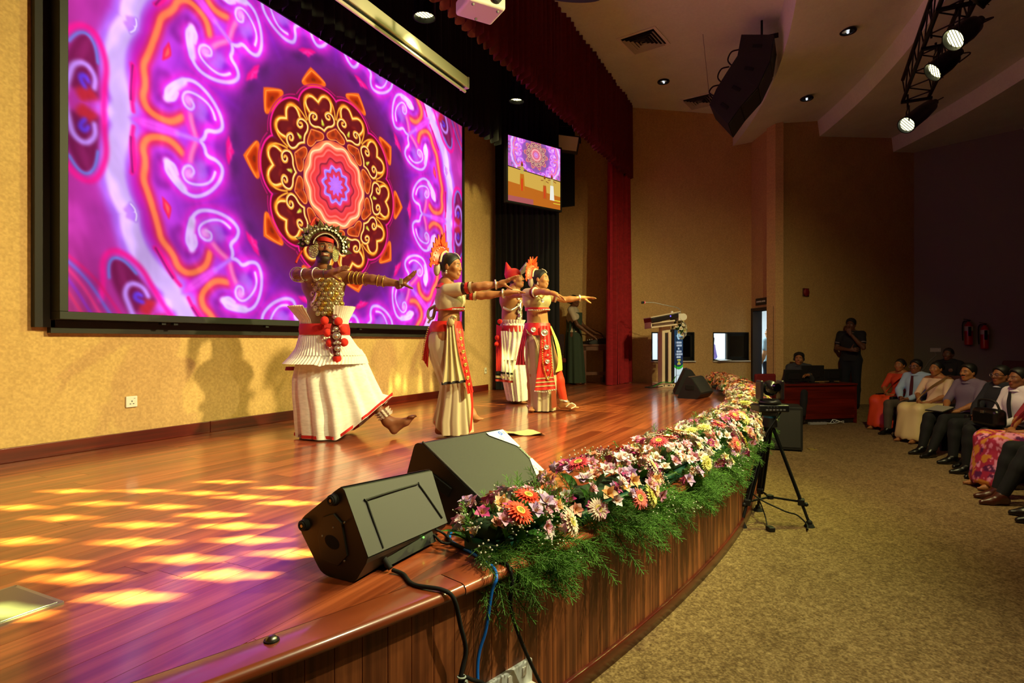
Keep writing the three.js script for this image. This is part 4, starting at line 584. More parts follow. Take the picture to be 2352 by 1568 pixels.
// ---------- lectern ----------
{
  const o = thing('lectern', 'slim cream and black electronic lectern with a printed front panel', 'lectern', [10.5, STAGE, -2.32], VIEW), cr = std(0xe2d2b4, 0.45);
  part('base', rbox(0.3, 0.075, 0.42, 0.01, -0.02, 0.038, 0), cr, o); part('base_panel', M([box(0.012, 0.03, 0.004, -0.06, 0.04, 0.212), box(0.04, 0.016, 0.004, 0.02, 0.04, 0.212), box(0.012, 0.03, 0.004, 0.1, 0.04, 0.212)]), MAT.black, o); part('switch', box(0.014, 0.02, 0.006, 0.06, 0.045, 0.212), MAT.redCloth, o);
  part('column', M([rbox(0.055, 0.9, 0.3, 0.008, -0.055, 0.525, 0), rbox(0.055, 0.9, 0.3, 0.008, 0.055, 0.525, 0)]), cr, o); part('column_slot', box(0.06, 0.88, 0.22, 0, 0.525, 0), std(0x241008, 0.4), o);
  part('neck', rbox(0.15, 0.2, 0.24, 0.01, 0.0, 1.06, 0), cr, o); part('rear_body', rbox(0.08, 0.95, 0.34, 0.015, 0.13, 0.55, 0), phys(0x0c0a08, 0.2, { clearcoat: 0.5 }), o);
  const ban = canvasTex(128, 640, (g, W, H) => { const gr = g.createLinearGradient(0, 0, 0, H); gr.addColorStop(0, '#1c4a6a'); gr.addColorStop(0.5, '#142c50'); gr.addColorStop(1, '#142c50'); g.fillStyle = gr; g.fillRect(0, 0, W, H); g.fillStyle = '#bfe4ee'; g.beginPath(); g.ellipse(64, 70, 26, 46, 0, 0, 7); g.fill(); g.fillRect(20, 66, 90, 10); g.fillStyle = '#1c4a6a'; g.fillRect(56, 40, 5, 60); g.fillRect(68, 40, 5, 60); g.fillStyle = '#d0dce6'; for (const [y, w] of [[140, 90], [176, 84], [214, 26], [250, 66], [284, 92], [318, 64]]) for (let k = 0; k < w; k += 13) g.fillRect(64 - w / 2 + k, y, 10, 24); g.fillStyle = '#e8d838'; for (const [y, w] of [[356, 40], [384, 16], [404, 40]]) for (let k = 0; k < w; k += 13) g.fillRect(64 - w / 2 + k, y, 10, 20); g.fillStyle = '#38b82a'; g.beginPath(); g.moveTo(0, 420); g.quadraticCurveTo(64, 480, 128, 420); g.lineTo(128, 450); g.quadraticCurveTo(64, 510, 0, 450); g.fill(); g.fillStyle = '#e2f4f6'; g.beginPath(); g.moveTo(0, 452); g.quadraticCurveTo(64, 512, 128, 452); g.lineTo(128, H); g.lineTo(0, H); g.fill(); g.fillStyle = '#3a5a6a'; g.font = '20px sans-serif'; g.fillText('WELCOME', 18, 560); });
  const bp = part('front_panel', new THREE.PlaneGeometry(0.3, 0.92).rotateY(0.8).translate(0.225, 0.55, 0.1), new THREE.MeshStandardMaterial({ color: 0x101010, emissive: 0xffffff, emissiveMap: ban, emissiveIntensity: 0.75, roughness: 0.4 }), o); bp.name = 'display_panel';
  part('panel_case', box(0.3, 0.94, 0.04).rotateY(0.8).translate(0.207, 0.55, 0.083), MAT.black, o);
  part('tray', M([rbox(0.42, 0.03, 0.5, 0.008, -0.09, 1.15, 0, 0, 0, 0.12), rbox(0.46, 0.03, 0.52, 0.008, -0.07, 1.06 + 0.02, 0, 0, 0, 0.12), rbox(0.02, 0.1, 0.5, 0.005, -0.29, 1.1, 0)]), cr, o); part('tray_interior', box(0.36, 0.04, 0.46, -0.08, 1.115, 0, 0, 0, 0.12), std(0x5a3a28, 0.5), o);
  part('desk_lid', rbox(0.52, 0.09, 0.56, 0.012, -0.05, 1.225, 0, 0, 0, 0.2), phys(0x18090a, 0.25, { clearcoat: 0.4 }), o); part('lid_edge', box(0.53, 0.014, 0.57, -0.055, 1.278, 0, 0, 0, 0.2), cr, o);
  part('front_roll', M([cyl([0.25, 1.235, -0.3], [0.25, 1.235, 0.3], 0.062, 0.062, 20), box(0.1, 0.12, 0.58, 0.22, 1.235, 0)]), std(0xdedccc, 0.45), o); part('indicator_light', ball(0.012, 0.03, 1.25, 0.285), glow(new THREE.Color(0.15, 0.1, 1), 2), o);
  part('microphone_base', cyl([0.12, 1.29, 0.05], [0.12, 1.35, 0.05], 0.03, 0.02, 12), MAT.white, o);
  const mic = part('gooseneck', tube([[0.27, 1.29, 0.05], [0.265, 1.36, 0.05], [0.21, 1.41, 0.05], [0.0, 1.455, 0.05], [-0.2, 1.5, 0.04], [-0.36, 1.505, 0.04]], 0.007, 6, 50), std(0x9a9a9a, 0.35, 0.6), o); part('microphone', cyl([-0.36, 1.505, 0.04], [-0.42, 1.5, 0.04], 0.018, 0.022, 12), MAT.black, mic); part('ring_light', ringAt([-0.362, 1.505, 0.04], [1, 0, 0], 0.017, 0.005), glow(new THREE.Color(1, 0.1, 0.1), 1.5), mic);
  part('cable', tube([[-0.1, 0.1, 0.2], [-0.3, 0.03, 0.25], [-0.4, 0.012, 0.2], [-0.3, 0.012, 0.3], [-0.1, 0.03, 0.26]], 0.008), MAT.rubber, o); part('green_cable', tube([[-0.26, 0.02, 0.24], [-0.1, 0.1, 0.26], [0.06, 0.1, 0.24], [0.14, 0.2, 0.2]], 0.008), std(0x1f8a2a, 0.5), o);
}
// ---------- sound desk in the wing ----------
{
  const o = thing('mixer_table', 'wooden table carrying a sound mixer in the wing behind the red curtain', 'table', [10.84, STAGE, -3.74], VIEW), w = std(0x5a2c12, 0.5);
  o.scale.set(0.7, 1, 1); part('table_top', rbox(0.75, 0.04, 0.5, 0.008, 0, 0.74, 0), w, o); for (const [x, z] of [[-0.32, -0.2], [0.32, -0.2], [-0.32, 0.2], [0.32, 0.2]]) part('leg', box(0.08, 0.72, 0.06, x, 0.36, z), w, o); part('rail', box(0.56, 0.06, 0.03, 0, 0.2, 0.2), w, o); part('apron', box(0.7, 0.08, 0.02, 0, 0.68, 0.22), w, o);
  const m = thing('sound_mixer', 'dark sound mixer with sliders on the wooden table', 'mixer', [10.84, STAGE + 0.765, -3.74], VIEW); m.scale.set(0.7, 1, 1); part('console', extr([[-0.32, 0], [0.32, 0], [0.32, 0.11], [-0.32, 0.04]], 0.4, 0.005).translate(0, 0, -0.2), MAT.black, m); for (let k = 0; k < 8; k++) part('slider', box(0.02, 0.012, 0.012, -0.22 + k * 0.06, 0.075 + k * 0.006, 0.1), k === 3 ? MAT.redCloth : MAT.white, m); part('lamp_arm', tube([[0.28, 0.11, -0.1], [0.2, 0.2, -0.1], [-0.05, 0.28, -0.05], [-0.3, 0.38, 0]], 0.007), MAT.blackMetal, m);
  const c = thing('chair', 'dark red padded chair standing behind the dancers in the wing', 'chair', [10.08, STAGE, -4.28], VIEW); part('seat', rbox(0.42, 0.09, 0.42, 0.03, 0, 0.46, 0), std(0x5a0d12, 0.8), c); for (const [x, z] of [[-0.18, -0.18], [0.18, -0.18], [-0.18, 0.18], [0.18, 0.18]]) part('leg', cyl([x, 0, z], [x, 0.43, z], 0.012), MAT.blackMetal, c); part('backrest', rbox(0.42, 0.4, 0.05, 0.02, 0, 0.75, -0.2), std(0x2a0a0c, 0.8), c); part('back_post', M([cyl([-0.18, 0.43, -0.2], [-0.18, 0.9, -0.21], 0.012), cyl([0.18, 0.43, -0.2], [0.18, 0.9, -0.21], 0.012)]), MAT.steel, c);
}

// ---------- small things on the stage and its front ----------
{ const o = thing('wall_socket', 'square pale wall socket low on the beige wall below the video wall', 'socket', [2.73, 1.005, -4.772]); part('plate', rbox(0.088, 0.088, 0.014, 0.006, 0, 0, 0), std(0xe8e6de, 0.4), o); for (const [x, y, w, h] of [[0, 0.004, 0.007, 0.012], [-0.012, -0.016, 0.011, 0.006], [0.012, -0.016, 0.011, 0.006], [0.02, 0.026, 0.012, 0.003]]) part('pin_hole', box(w, h, 0.003, x, y, 0.0066), std(0x2a2a22, 0.6), o); }
{ const o = thing('wall_socket', 'small pale wall socket beside the black drape', 'socket', [8.36, 1.0, -4.772]); part('plate', rbox(0.07, 0.1, 0.014, 0.005), std(0xd8d0b8, 0.5), o); part('switch', box(0.02, 0.03, 0.01, 0, 0, 0.008), std(0x888070, 0.5), o); }
{ // steel trap over the floor sockets
  const o = thing('floor_trap', 'steel cover plate of a floor socket at the left edge of the stage', 'floor plate', [0.81, STAGE, -2.19], 0.02); part('plate', rbox(0.3, 0.008, 0.26, 0.003, 0, 0.006, 0), std(0x8c8c8a, 0.32, 0.8), o); part('frame', M([box(0.32, 0.007, 0.012, 0, 0.0035, 0.137), box(0.32, 0.007, 0.012, 0, 0.0035, -0.137), box(0.012, 0.007, 0.27, 0.157, 0.0035), box(0.012, 0.007, 0.27, -0.157, 0.0035)]), std(0xb0b0a8, 0.3, 0.8), o); }
{ const o = thing('door_stop', 'small round metal stop on the stage floor near its edge', 'door stop', [1.11, STAGE, -1.3]); part('dome', new THREE.SphereGeometry(0.017, 16, 8, 0, TAU, 0, Math.PI / 2).scale(1, 0.9, 1), MAT.steel, o); part('collar', new THREE.CylinderGeometry(0.02, 0.021, 0.004, 16).translate(0, 0.002, 0), std(0x2c2620, 0.5, 0.5), o); }
{ // loose wrapper on the floor
  const rows = []; for (let i = 0; i <= 6; i++) { const l = []; for (let j = 0; j <= 9; j++) { const fold = Math.max(0, Math.sin(j * 1.1 + i * 0.9)) * 0.02 + rr(0, 0.008); l.push([(j / 9 - 0.5) * 0.42 + i * 0.01, 0.004 + fold * (j > 1 && j < 9 ? 1 : 0.2), (i / 6 - 0.5) * 0.2]); } rows.push(l); }
  const m = solo('cloth_scrap', sheet(rows), std(0xc9a878, 0.7), 'crumpled pale scrap of cloth on the stage behind the large monitor', 'cloth'); m.position.set(4.55, STAGE, -2.3); m.rotation.y = -1.1; }
const cable = (name, pts, r, mat, label, seg = 10) => solo(name, tube(pts, r, 8, pts.length * seg), mat, label, 'cable');
const fz = (x) => arcZ(x, 0.036);
cable('power_cable', [[1.625, STAGE + 0.012, -1.3], [1.62, STAGE + 0.007, -1.25], [1.57, STAGE + 0.006, -1.17], [1.575, STAGE + 0.008, fz(1.57) - 0.02], [1.59, STAGE - 0.02, fz(1.59) + 0.012], [1.62, 0.55, fz(1.62) + 0.01], [1.645, 0.46, fz(1.64) + 0.008], [1.62, 0.38, fz(1.62) + 0.01], [1.6, 0.25, fz(1.6) + 0.02], [1.62, 0.02, fz(1.6) + 0.1]], 0.0075, MAT.rubber, 'black power cable from the near monitor hanging over the stage edge', 12);
cable('power_cable', [[1.66, 0.02, fz(1.6) + 0.16], [1.64, 0.2, fz(1.6) + 0.04], [1.625, 0.37, fz(1.62) + 0.016], [1.66, 0.36, fz(1.66) + 0.02], [1.72, 0.31, fz(1.7) + 0.024], [1.74, 0.2, fz(1.74) + 0.03], [1.75, 0.02, fz(1.75) + 0.1]], 0.0065, MAT.rubber, 'short black cable tied to the power cable at the bottom edge');
solo('cable_tie', M([ringAt([1.622, 0.385, fz(1.62) + 0.012], [0.1, 1, 0], 0.013, 0.003), box(0.008, 0.05, 0.006, 1.63, 0.355, fz(1.63) + 0.028, 0, 0, 0.4)]), std(0xb8c8c0, 0.4), 'pale tie round the black cables at the bottom edge', 'cable tie');
cable('network_cable', [[2.12, STAGE + 0.02, -1.36], [2.0, STAGE + 0.008, -1.31], [1.95, STAGE + 0.007, -1.24], [1.9, STAGE + 0.007, -1.14], [1.82, STAGE + 0.007, fz(1.82) - 0.04], [1.775, STAGE - 0.012, fz(1.78) + 0.012], [1.76, 0.62, fz(1.76) + 0.008], [1.735, 0.5, fz(1.73) + 0.008], [1.69, 0.36, fz(1.69) + 0.012], [1.6, 0.02, fz(1.6) + 0.14]], 0.006, std(0x0f6fe0, 0.4), 'bright blue network cable hanging over the stage edge');
cable('power_cable', [[2.05, STAGE + 0.012, -1.345], [1.98, STAGE + 0.008, -1.3], [1.93, STAGE + 0.008, -1.2], [1.88, STAGE + 0.008, fz(1.88) - 0.05], [1.85, STAGE - 0.03, fz(1.85) + 0.014], [1.85, 0.54, fz(1.85) + 0.008], [1.9, 0.4, fz(1.9) + 0.008], [2.0, 0.2, fz(2) + 0.012], [2.02, 0.16, fz(2.02) + 0.02]], 0.007, MAT.rubber, 'black cable hanging below the first flower arrangement to the outlet');
cable('signal_cable', [[1.93, STAGE + 0.04, -1.34], [1.935, STAGE + 0.012, -1.3], [1.97, STAGE + 0.008, -1.28], [1.985, STAGE + 0.03, -1.33], [1.96, STAGE + 0.05, -1.35]], 0.005, MAT.rubber, 'small loop of cable at the back of the near monitor');
{ const x = 1.9, th = Math.asin((x - ARC.x) / ARC.r), o = thing('power_outlet', 'white multiple power outlet on the stage front at the bottom edge', 'socket', [ARC.x + (ARC.r - 0.008) * Math.sin(th), 0.19, ARC.z + (ARC.r - 0.008) * Math.cos(th)], th); part('plate', rbox(0.26, 0.16, 0.02, 0.006), std(0xdfe6e4, 0.4), o); for (const a of [-0.08, 0.0, 0.08]) { part('switch', box(0.02, 0.03, 0.006, a, 0.05, 0.011), MAT.white, o); part('pin_hole', box(0.006, 0.012, 0.003, a, -0.01, 0.0105), std(0x333333, 0.6), o); } part('plug', rbox(0.045, 0.06, 0.05, 0.008, 0.1, -0.03, 0.034), MAT.white, o); }

// ---------- camera on a tripod ----------
{
  const o = thing('tripod', 'black tripod standing on the carpet before the curved stage', 'tripod', [5.25, 0, -0.3]);
  const feet = [[-0.27, -0.19], [-0.02, 0.29], [0.27, -0.11]], apex = [0.0, 0.84, 0.0];
  for (const [x, z] of feet) {
    const leg = new THREE.Group(); leg.name = 'leg'; o.add(leg); const a = (t) => [x * t + apex[0] * (1 - t), 0.84 * (1 - t) + 0.03 * t, z * t]; const px = -z / Math.hypot(x, z) * 0.022, pz = x / Math.hypot(x, z) * 0.022;
    part('upper_tubes', M([-1, 1].map((s) => cyl([a(0.08)[0] + px * s, a(0.08)[1], a(0.08)[2] + pz * s], [a(0.8)[0] + px * s, a(0.8)[1], a(0.8)[2] + pz * s], 0.011, 0.011, 8))), MAT.blackMetal, leg); part('lower_tube', cyl(a(0.3), a(0.97), 0.012, 0.012, 8), MAT.black, leg); part('leg_clamp', rbox(0.07, 0.05, 0.05, 0.008, ...a(0.8)), MAT.black, leg); part('rubber_foot', M([cyl([x, 0.0, z], [x, 0.025, z], 0.042, 0.03, 12), ball(0.024, x, 0.034, z)]), MAT.rubber, leg); part('knob', ball(0.018, a(0.82)[0] + x * 0.1, a(0.82)[1], a(0.82)[2] + z * 0.1), MAT.black, leg);
    part('spreader_arm', cyl([0, 0.2, 0], a(0.8), 0.009, 0.009, 6), MAT.blackMetal, o);
  }
  part('crown', M([cyl([0, 0.78, 0], [0, 0.86, 0], 0.06, 0.05, 14), ball(0.05, 0, 0.8, 0)]), MAT.black, o); part('spreader_hub', cyl([0, 0.185, 0], [0, 0.215, 0], 0.03, 0.03, 10), MAT.black, o); part('blue_band', cyl([0, 0.855, 0], [0, 0.872, 0], 0.052, 0.052, 16), std(0x2a6f9a, 0.5), o); part('mount_plate', rbox(0.12, 0.03, 0.12, 0.006, 0, 0.888, 0), MAT.black, o);
  const d = thing('camera_dock', 'flat black connection box with ports on top of the tripod', 'device', [5.25, 0.904, -0.3], VIEW); part('case', rbox(0.25, 0.06, 0.17, 0.012, 0, 0.031, 0), std(0x101014, 0.45), d); for (let k = 0; k < 6; k++) part('port', box(0.018, 0.012, 0.004, -0.06 + k * 0.028, 0.022, 0.086), std(0x9a9aa4, 0.4, 0.5), d); for (let k = 0; k < 4; k++) part('button', cyl([-0.05 + k * 0.024, 0.045, 0.084], [-0.05 + k * 0.024, 0.045, 0.088], 0.007, 0.007, 10), std(0x44444c, 0.4, 0.4), d);
  const c = thing('video_camera', 'dome head video camera with a glossy lens on the tripod box', 'camera', [5.25, 0.966, -0.3], VIEW); part('base', new THREE.LatheGeometry([[0, 0], [0.085, 0], [0.088, 0.02], [0.07, 0.04], [0, 0.045]].map(([a, b]) => new THREE.Vector2(a, b)), 24), std(0x1a181c, 0.4), c); for (const s of [-1, 1]) part('yoke_arm', rbox(0.032, 0.16, 0.1, 0.014, 0.085 * s, 0.115, 0), std(0x2a2228, 0.4), c); const h = part('head', M([ball(0.068, 0, 0.13, 0, 1, 0.95, 1.05, 20)]), phys(0x16161a, 0.25, { clearcoat: 0.5 }), c); part('lens', M([cyl([0.02, 0.14, 0.055], [0.028, 0.142, 0.085], 0.034, 0.032, 18)]), phys(0x050508, 0.08, { clearcoat: 1 }), h);
  cable('tripod_cable', [[5.25, 0.93, -0.2], [5.12, 0.7, -0.34], [5.06, 0.45, -0.44], [5.1, 0.25, -0.42], [5.18, 0.12, -0.2], [5.24, 0.08, -0.1], [5.2, 0.03, -0.03], [5.08, 0.02, -0.02]], 0.006, MAT.rubber, 'thin black cable looping down between the tripod legs');
  const f = thing('cable_adapter', 'small black power adapter lying on the carpet by the tripod', 'adapter', [4.98, 0, -0.28], 0.5); part('case', rbox(0.07, 0.035, 0.05, 0.008, 0, 0.018, 0), MAT.black, f); part('lead', tube([[0.03, 0.02, 0], [0.1, 0.01, 0.02], [0.2, 0.06, 0.05], [0.26, 0.2, 0.02]], 0.005), MAT.rubber, f);
}
{ const o = thing('subwoofer', 'black loudspeaker box on the floor behind the tripod', 'loudspeaker', [8.95, 0, -0.36], 0.12); part('cabinet', rbox(0.5, 0.58, 0.48, 0.012, 0, 0.305, 0), std(0x0d0d0f, 0.7), o); part('grille', box(0.006, 0.5, 0.42, -0.253, 0.305, 0), new THREE.MeshStandardMaterial({ map: rep(TX.grille, 4, 5), roughness: 0.7 }), o); for (const [x, z] of [[-0.2, -0.18], [0.2, -0.18], [-0.2, 0.18], [0.2, 0.18]]) part('rubber_foot', cyl([x, 0, z], [x, 0.016, z], 0.02, 0.02, 10), MAT.rubber, o); }
{ const o = thing('floor_socket', 'pale brass floor box on the carpet right of the black loudspeaker', 'socket', [9.0, 0, 0.02], 0.4); part('lid', rbox(0.12, 0.01, 0.1, 0.003, 0, 0.005, 0), std(0xb9a05a, 0.4, 0.5), o); part('lid_grip', box(0.03, 0.004, 0.01, 0, 0.012, 0.03), std(0x5a4c2a, 0.5), o); }

// ---------- control desk in the hall ----------
const DESK_A = [11.40, -0.42], DESK_B = [12.30, 0.74], deskTurn = wallTurn(DESK_A, DESK_B);
const deskAt = (s, y, back) => { const L = 1.468, ux = (DESK_B[0] - DESK_A[0]) / L, uz = (DESK_B[1] - DESK_A[1]) / L; return [DESK_A[0] + ux * s + uz * back, y, DESK_A[1] + uz * s - ux * back]; };
struct('riser', box(1.6, 0.15, 1.2, 0, 0.075, 0), MAT.carpet, 'low carpeted riser behind the control desk').position.set(13.5, 0, 0.75);
scene.children[scene.children.length - 1].rotation.y = deskTurn;
{
  const o = thing('control_desk', 'dark red wooden control desk in the hall by the door', 'desk', deskAt(0.734, 0, 0.2), deskTurn), w = new THREE.MeshPhysicalMaterial({ map: TX.woodB, color: 0xb05a48, roughness: 0.4, clearcoat: 0.3, clearcoatRoughness: 0.3 });
  part('desk_top', rbox(1.5, 0.035, 0.44, 0.008, 0, 0.705, 0), w, o); part('front_panel', box(1.42, 0.6, 0.025, 0, 0.385, 0.17), w, o); part('front_panel', box(1.40, 0.1, 0.02, 0, 0.06, 0.15), std(0x160a08, 0.7), o); for (const x of [-0.72, 0.72]) part('side_panel', box(0.03, 0.69, 0.42, x, 0.345, 0), w, o); part('panel_rail', box(1.42, 0.02, 0.01, 0, 0.46, 0.186), w, o);
  const mon = (label, s, wd, ht, back, tilt) => { const m = thing('monitor', label, 'monitor', deskAt(s, 0.7235, back), deskTurn); part('panel', rbox(wd, ht, 0.03, 0.006, 0, ht / 2 + 0.03, 0, tilt), MAT.black, m); part('stand', box(0.06, 0.06, 0.05, 0, 0.03, -0.03), MAT.black, m); part('foot', box(0.2, 0.012, 0.14, 0, 0.006, -0.02), MAT.black, m); part('rear_cover', rbox(wd * 0.6, ht * 0.5, 0.02, 0.006, 0, ht / 2 + 0.02, 0.018, tilt), std(0x151518, 0.5), m); };
  mon('black laptop screen at the left end of the control desk', 0.27, 0.36, 0.22, 0.12, 0.12); mon('large black monitor in the middle of the control desk', 0.72, 0.46, 0.29, 0.2, 0.05); mon('lower black monitor at the right end of the control desk', 1.16, 0.38, 0.22, 0.22, 0.05);
  const pw = thing('power_strip', 'pale power strip with tangled leads on the carpet under the control desk', 'power strip', deskAt(0.62, 0, -0.06), deskTurn); part('case', rbox(0.34, 0.045, 0.07, 0.008, 0, 0.023, 0), std(0x9a9aa2, 0.5), pw); for (let k = 0; k < 4; k++) part('outlet', box(0.03, 0.004, 0.03, -0.11 + k * 0.075, 0.047, 0), std(0x333338, 0.6), pw);
  for (let k = 0; k < 4; k++) part('lead', tube([[0.15, 0.03, 0], [0.25 + rr(0, 0.1), 0.02, rr(-0.05, 0.05)], [0.4 + rr(-0.1, 0.1), 0.05 + rr(0, 0.06), rr(-0.05, 0.05)], [0.52, 0.015, rr(-0.05, 0.05)]], 0.006), std(0xc8ccd2, 0.5), pw);
  const ch = thing('chair', 'red padded chair back behind the laptop at the control desk', 'chair', deskAt(0.1, 0, 0.6), deskTurn); part('backrest', rbox(0.44, 0.42, 0.07, 0.05, 0, 0.66, -0.1), std(0x7a0f18, 0.8), ch); part('seat', rbox(0.44, 0.08, 0.4, 0.03, 0, 0.44, 0.06), std(0x7a0f18, 0.8), ch); for (const [x, z] of [[-0.18, -0.1], [0.18, -0.1], [-0.18, 0.22], [0.18, 0.22]]) part('leg', cyl([x, 0, z], [x, 0.42, z], 0.014), MAT.blackMetal, ch);
}
// ---------- on the walls at the right ----------
function extinguisher(label, s, y) {
  const o = thing('fire_extinguisher', label, 'fire extinguisher', onWall(PD, [16.3, 14], s, y, 0.09), Math.PI / 2 + wallTurn(PD, [16.3, 14]) + Math.PI / 2, 'fire extinguishers on the wall'), red = phys(0xb0121a, 0.3, { clearcoat: 0.5 });
  part('cylinder', new THREE.LatheGeometry([[0, 0], [0.06, 0], [0.075, 0.02], [0.075, 0.4], [0.06, 0.46], [0.03, 0.49], [0.025, 0.51], [0, 0.51]].map(([a, b]) => new THREE.Vector2(a, b)), 24), red, o); part('label_band', new THREE.CylinderGeometry(0.0765, 0.0765, 0.1, 24, 1, true).translate(0, 0.36, 0), std(0xc8b8b0, 0.5), o); part('valve', M([cyl([0, 0.5, 0], [0, 0.55, 0], 0.022, 0.018, 10), box(0.13, 0.015, 0.025, 0.03, 0.555, 0, 0, 0, 0.25), box(0.11, 0.012, 0.022, 0.03, 0.53, 0)]), std(0x181818, 0.5), o); part('hose', tube([[0.02, 0.53, 0.02], [0.09, 0.5, 0.04], [0.1, 0.3, 0.05], [0.09, 0.1, 0.05]], 0.011), MAT.rubber, o); part('bracket', box(0.05, 0.2, 0.03, 0, 0.3, -0.08), MAT.blackMetal, o);
}
extinguisher('red fire extinguisher on the grey wall, the upper left of the pair', 0.98, 1.40); extinguisher('red fire extinguisher with a pale label, the lower right of the pair', 1.26, 1.32);
{ const o = thing('wall_socket', 'white double socket on the grey wall with a thin lead', 'socket', onWall(PD, [16.3, 14], 0.4, 1.29, 0.01), wallTurn(PD, [16.3, 14])); part('plate', rbox(0.2, 0.09, 0.02, 0.006), std(0xd8d4d8, 0.5), o); part('switch', box(0.03, 0.03, 0.01, 0.05, 0, 0.012), MAT.white, o); part('lead', tube([[-0.02, -0.04, 0.02], [0.0, -0.12, 0.03], [-0.12, -0.25, 0.03], [-0.22, -0.42, 0.03], [-0.3, -0.5, 0.03]], 0.006), std(0xb8b8bc, 0.5), o); }
{ const o = thing('alarm_bell', 'small round red alarm on the wall behind the standing man', 'alarm', onWall(PC, PD, 0.85, 2.45, 0.03), wallTurn(PC, PD)); part('dome', new THREE.SphereGeometry(0.08, 18, 10, 0, TAU, 0, Math.PI / 2).scale(1, 0.5, 1).rotateX(Math.PI / 2), std(0x7a1210, 0.5), o); part('back_plate', rbox(0.18, 0.16, 0.02, 0.008, 0, 0, -0.012), std(0x4a1410, 0.6), o); }

// ---------- theatre seats ----------
const seatMat = std(0x3a0f14, 0.85), seatSide = std(0x120a0a, 0.6);
function theatreSeat(label, at, turn, group) {
  const o = thing('theatre_seat', label, 'seat', at, turn, group);
  part('seat', rbox(0.48, 0.12, 0.46, 0.04, 0, 0.36, 0.02), seatMat, o); part('backrest', rbox(0.48, 0.62, 0.1, 0.04, 0, 0.66, -0.26, -0.16), seatMat, o); for (const s of [-1, 1]) { part('armrest', rbox(0.06, 0.05, 0.42, 0.015, s * 0.27, 0.55, -0.02), seatSide, o); part('side_frame', rbox(0.04, 0.52, 0.34, 0.01, s * 0.27, 0.26, -0.04), seatSide, o); } return o;
}

// ---------- figures: distance fields meshed with surface nets ----------
const cap = (a, b, ra, rb = ra, k) => ({ t: 0, a: A(a), b: A(b), ra, rb, k });
const ell = (c, r, fr, k) => ({ t: 1, c: A(c), r, fr, k });   // fr: [x axis, y axis, z axis]
function bound(q) { if (q.t === 0) { q.bc = q.a.clone().add(q.b).multiplyScalar(0.5); q.br = q.a.distanceTo(q.b) / 2 + Math.max(q.ra, q.rb); } else { q.bc = q.c.clone(); q.br = Math.max(...q.r); } return q; }
function sd(q, x, y, z) {
  if (q.t === 0) {
    const ax = q.a.x, ay = q.a.y, az = q.a.z, bx = q.b.x - ax, by = q.b.y - ay, bz = q.b.z - az, px = x - ax, py = y - ay, pz = z - az, bb = bx * bx + by * by + bz * bz;
    const h = bb > 1e-12 ? clamp((px * bx + py * by + pz * bz) / bb, 0, 1) : 0, dx = px - bx * h, dy = py - by * h, dz = pz - bz * h;
    return Math.sqrt(dx * dx + dy * dy + dz * dz) - (q.ra + (q.rb - q.ra) * h);
  }
  let dx = x - q.c.x, dy = y - q.c.y, dz = z - q.c.z;
  if (q.fr) { const [X, Y, Z] = q.fr, a = dx * X.x + dy * X.y + dz * X.z, b = dx * Y.x + dy * Y.y + dz * Y.z, c = dx * Z.x + dy * Z.y + dz * Z.z; dx = a; dy = b; dz = c; }
  const [rx, ry, rz] = q.r, k0 = Math.hypot(dx / rx, dy / ry, dz / rz), k1 = Math.hypot(dx / rx / rx, dy / ry / ry, dz / rz / rz);
  return k1 > 1e-9 ? k0 * (k0 - 1) / k1 : -Math.min(rx, ry, rz);
}
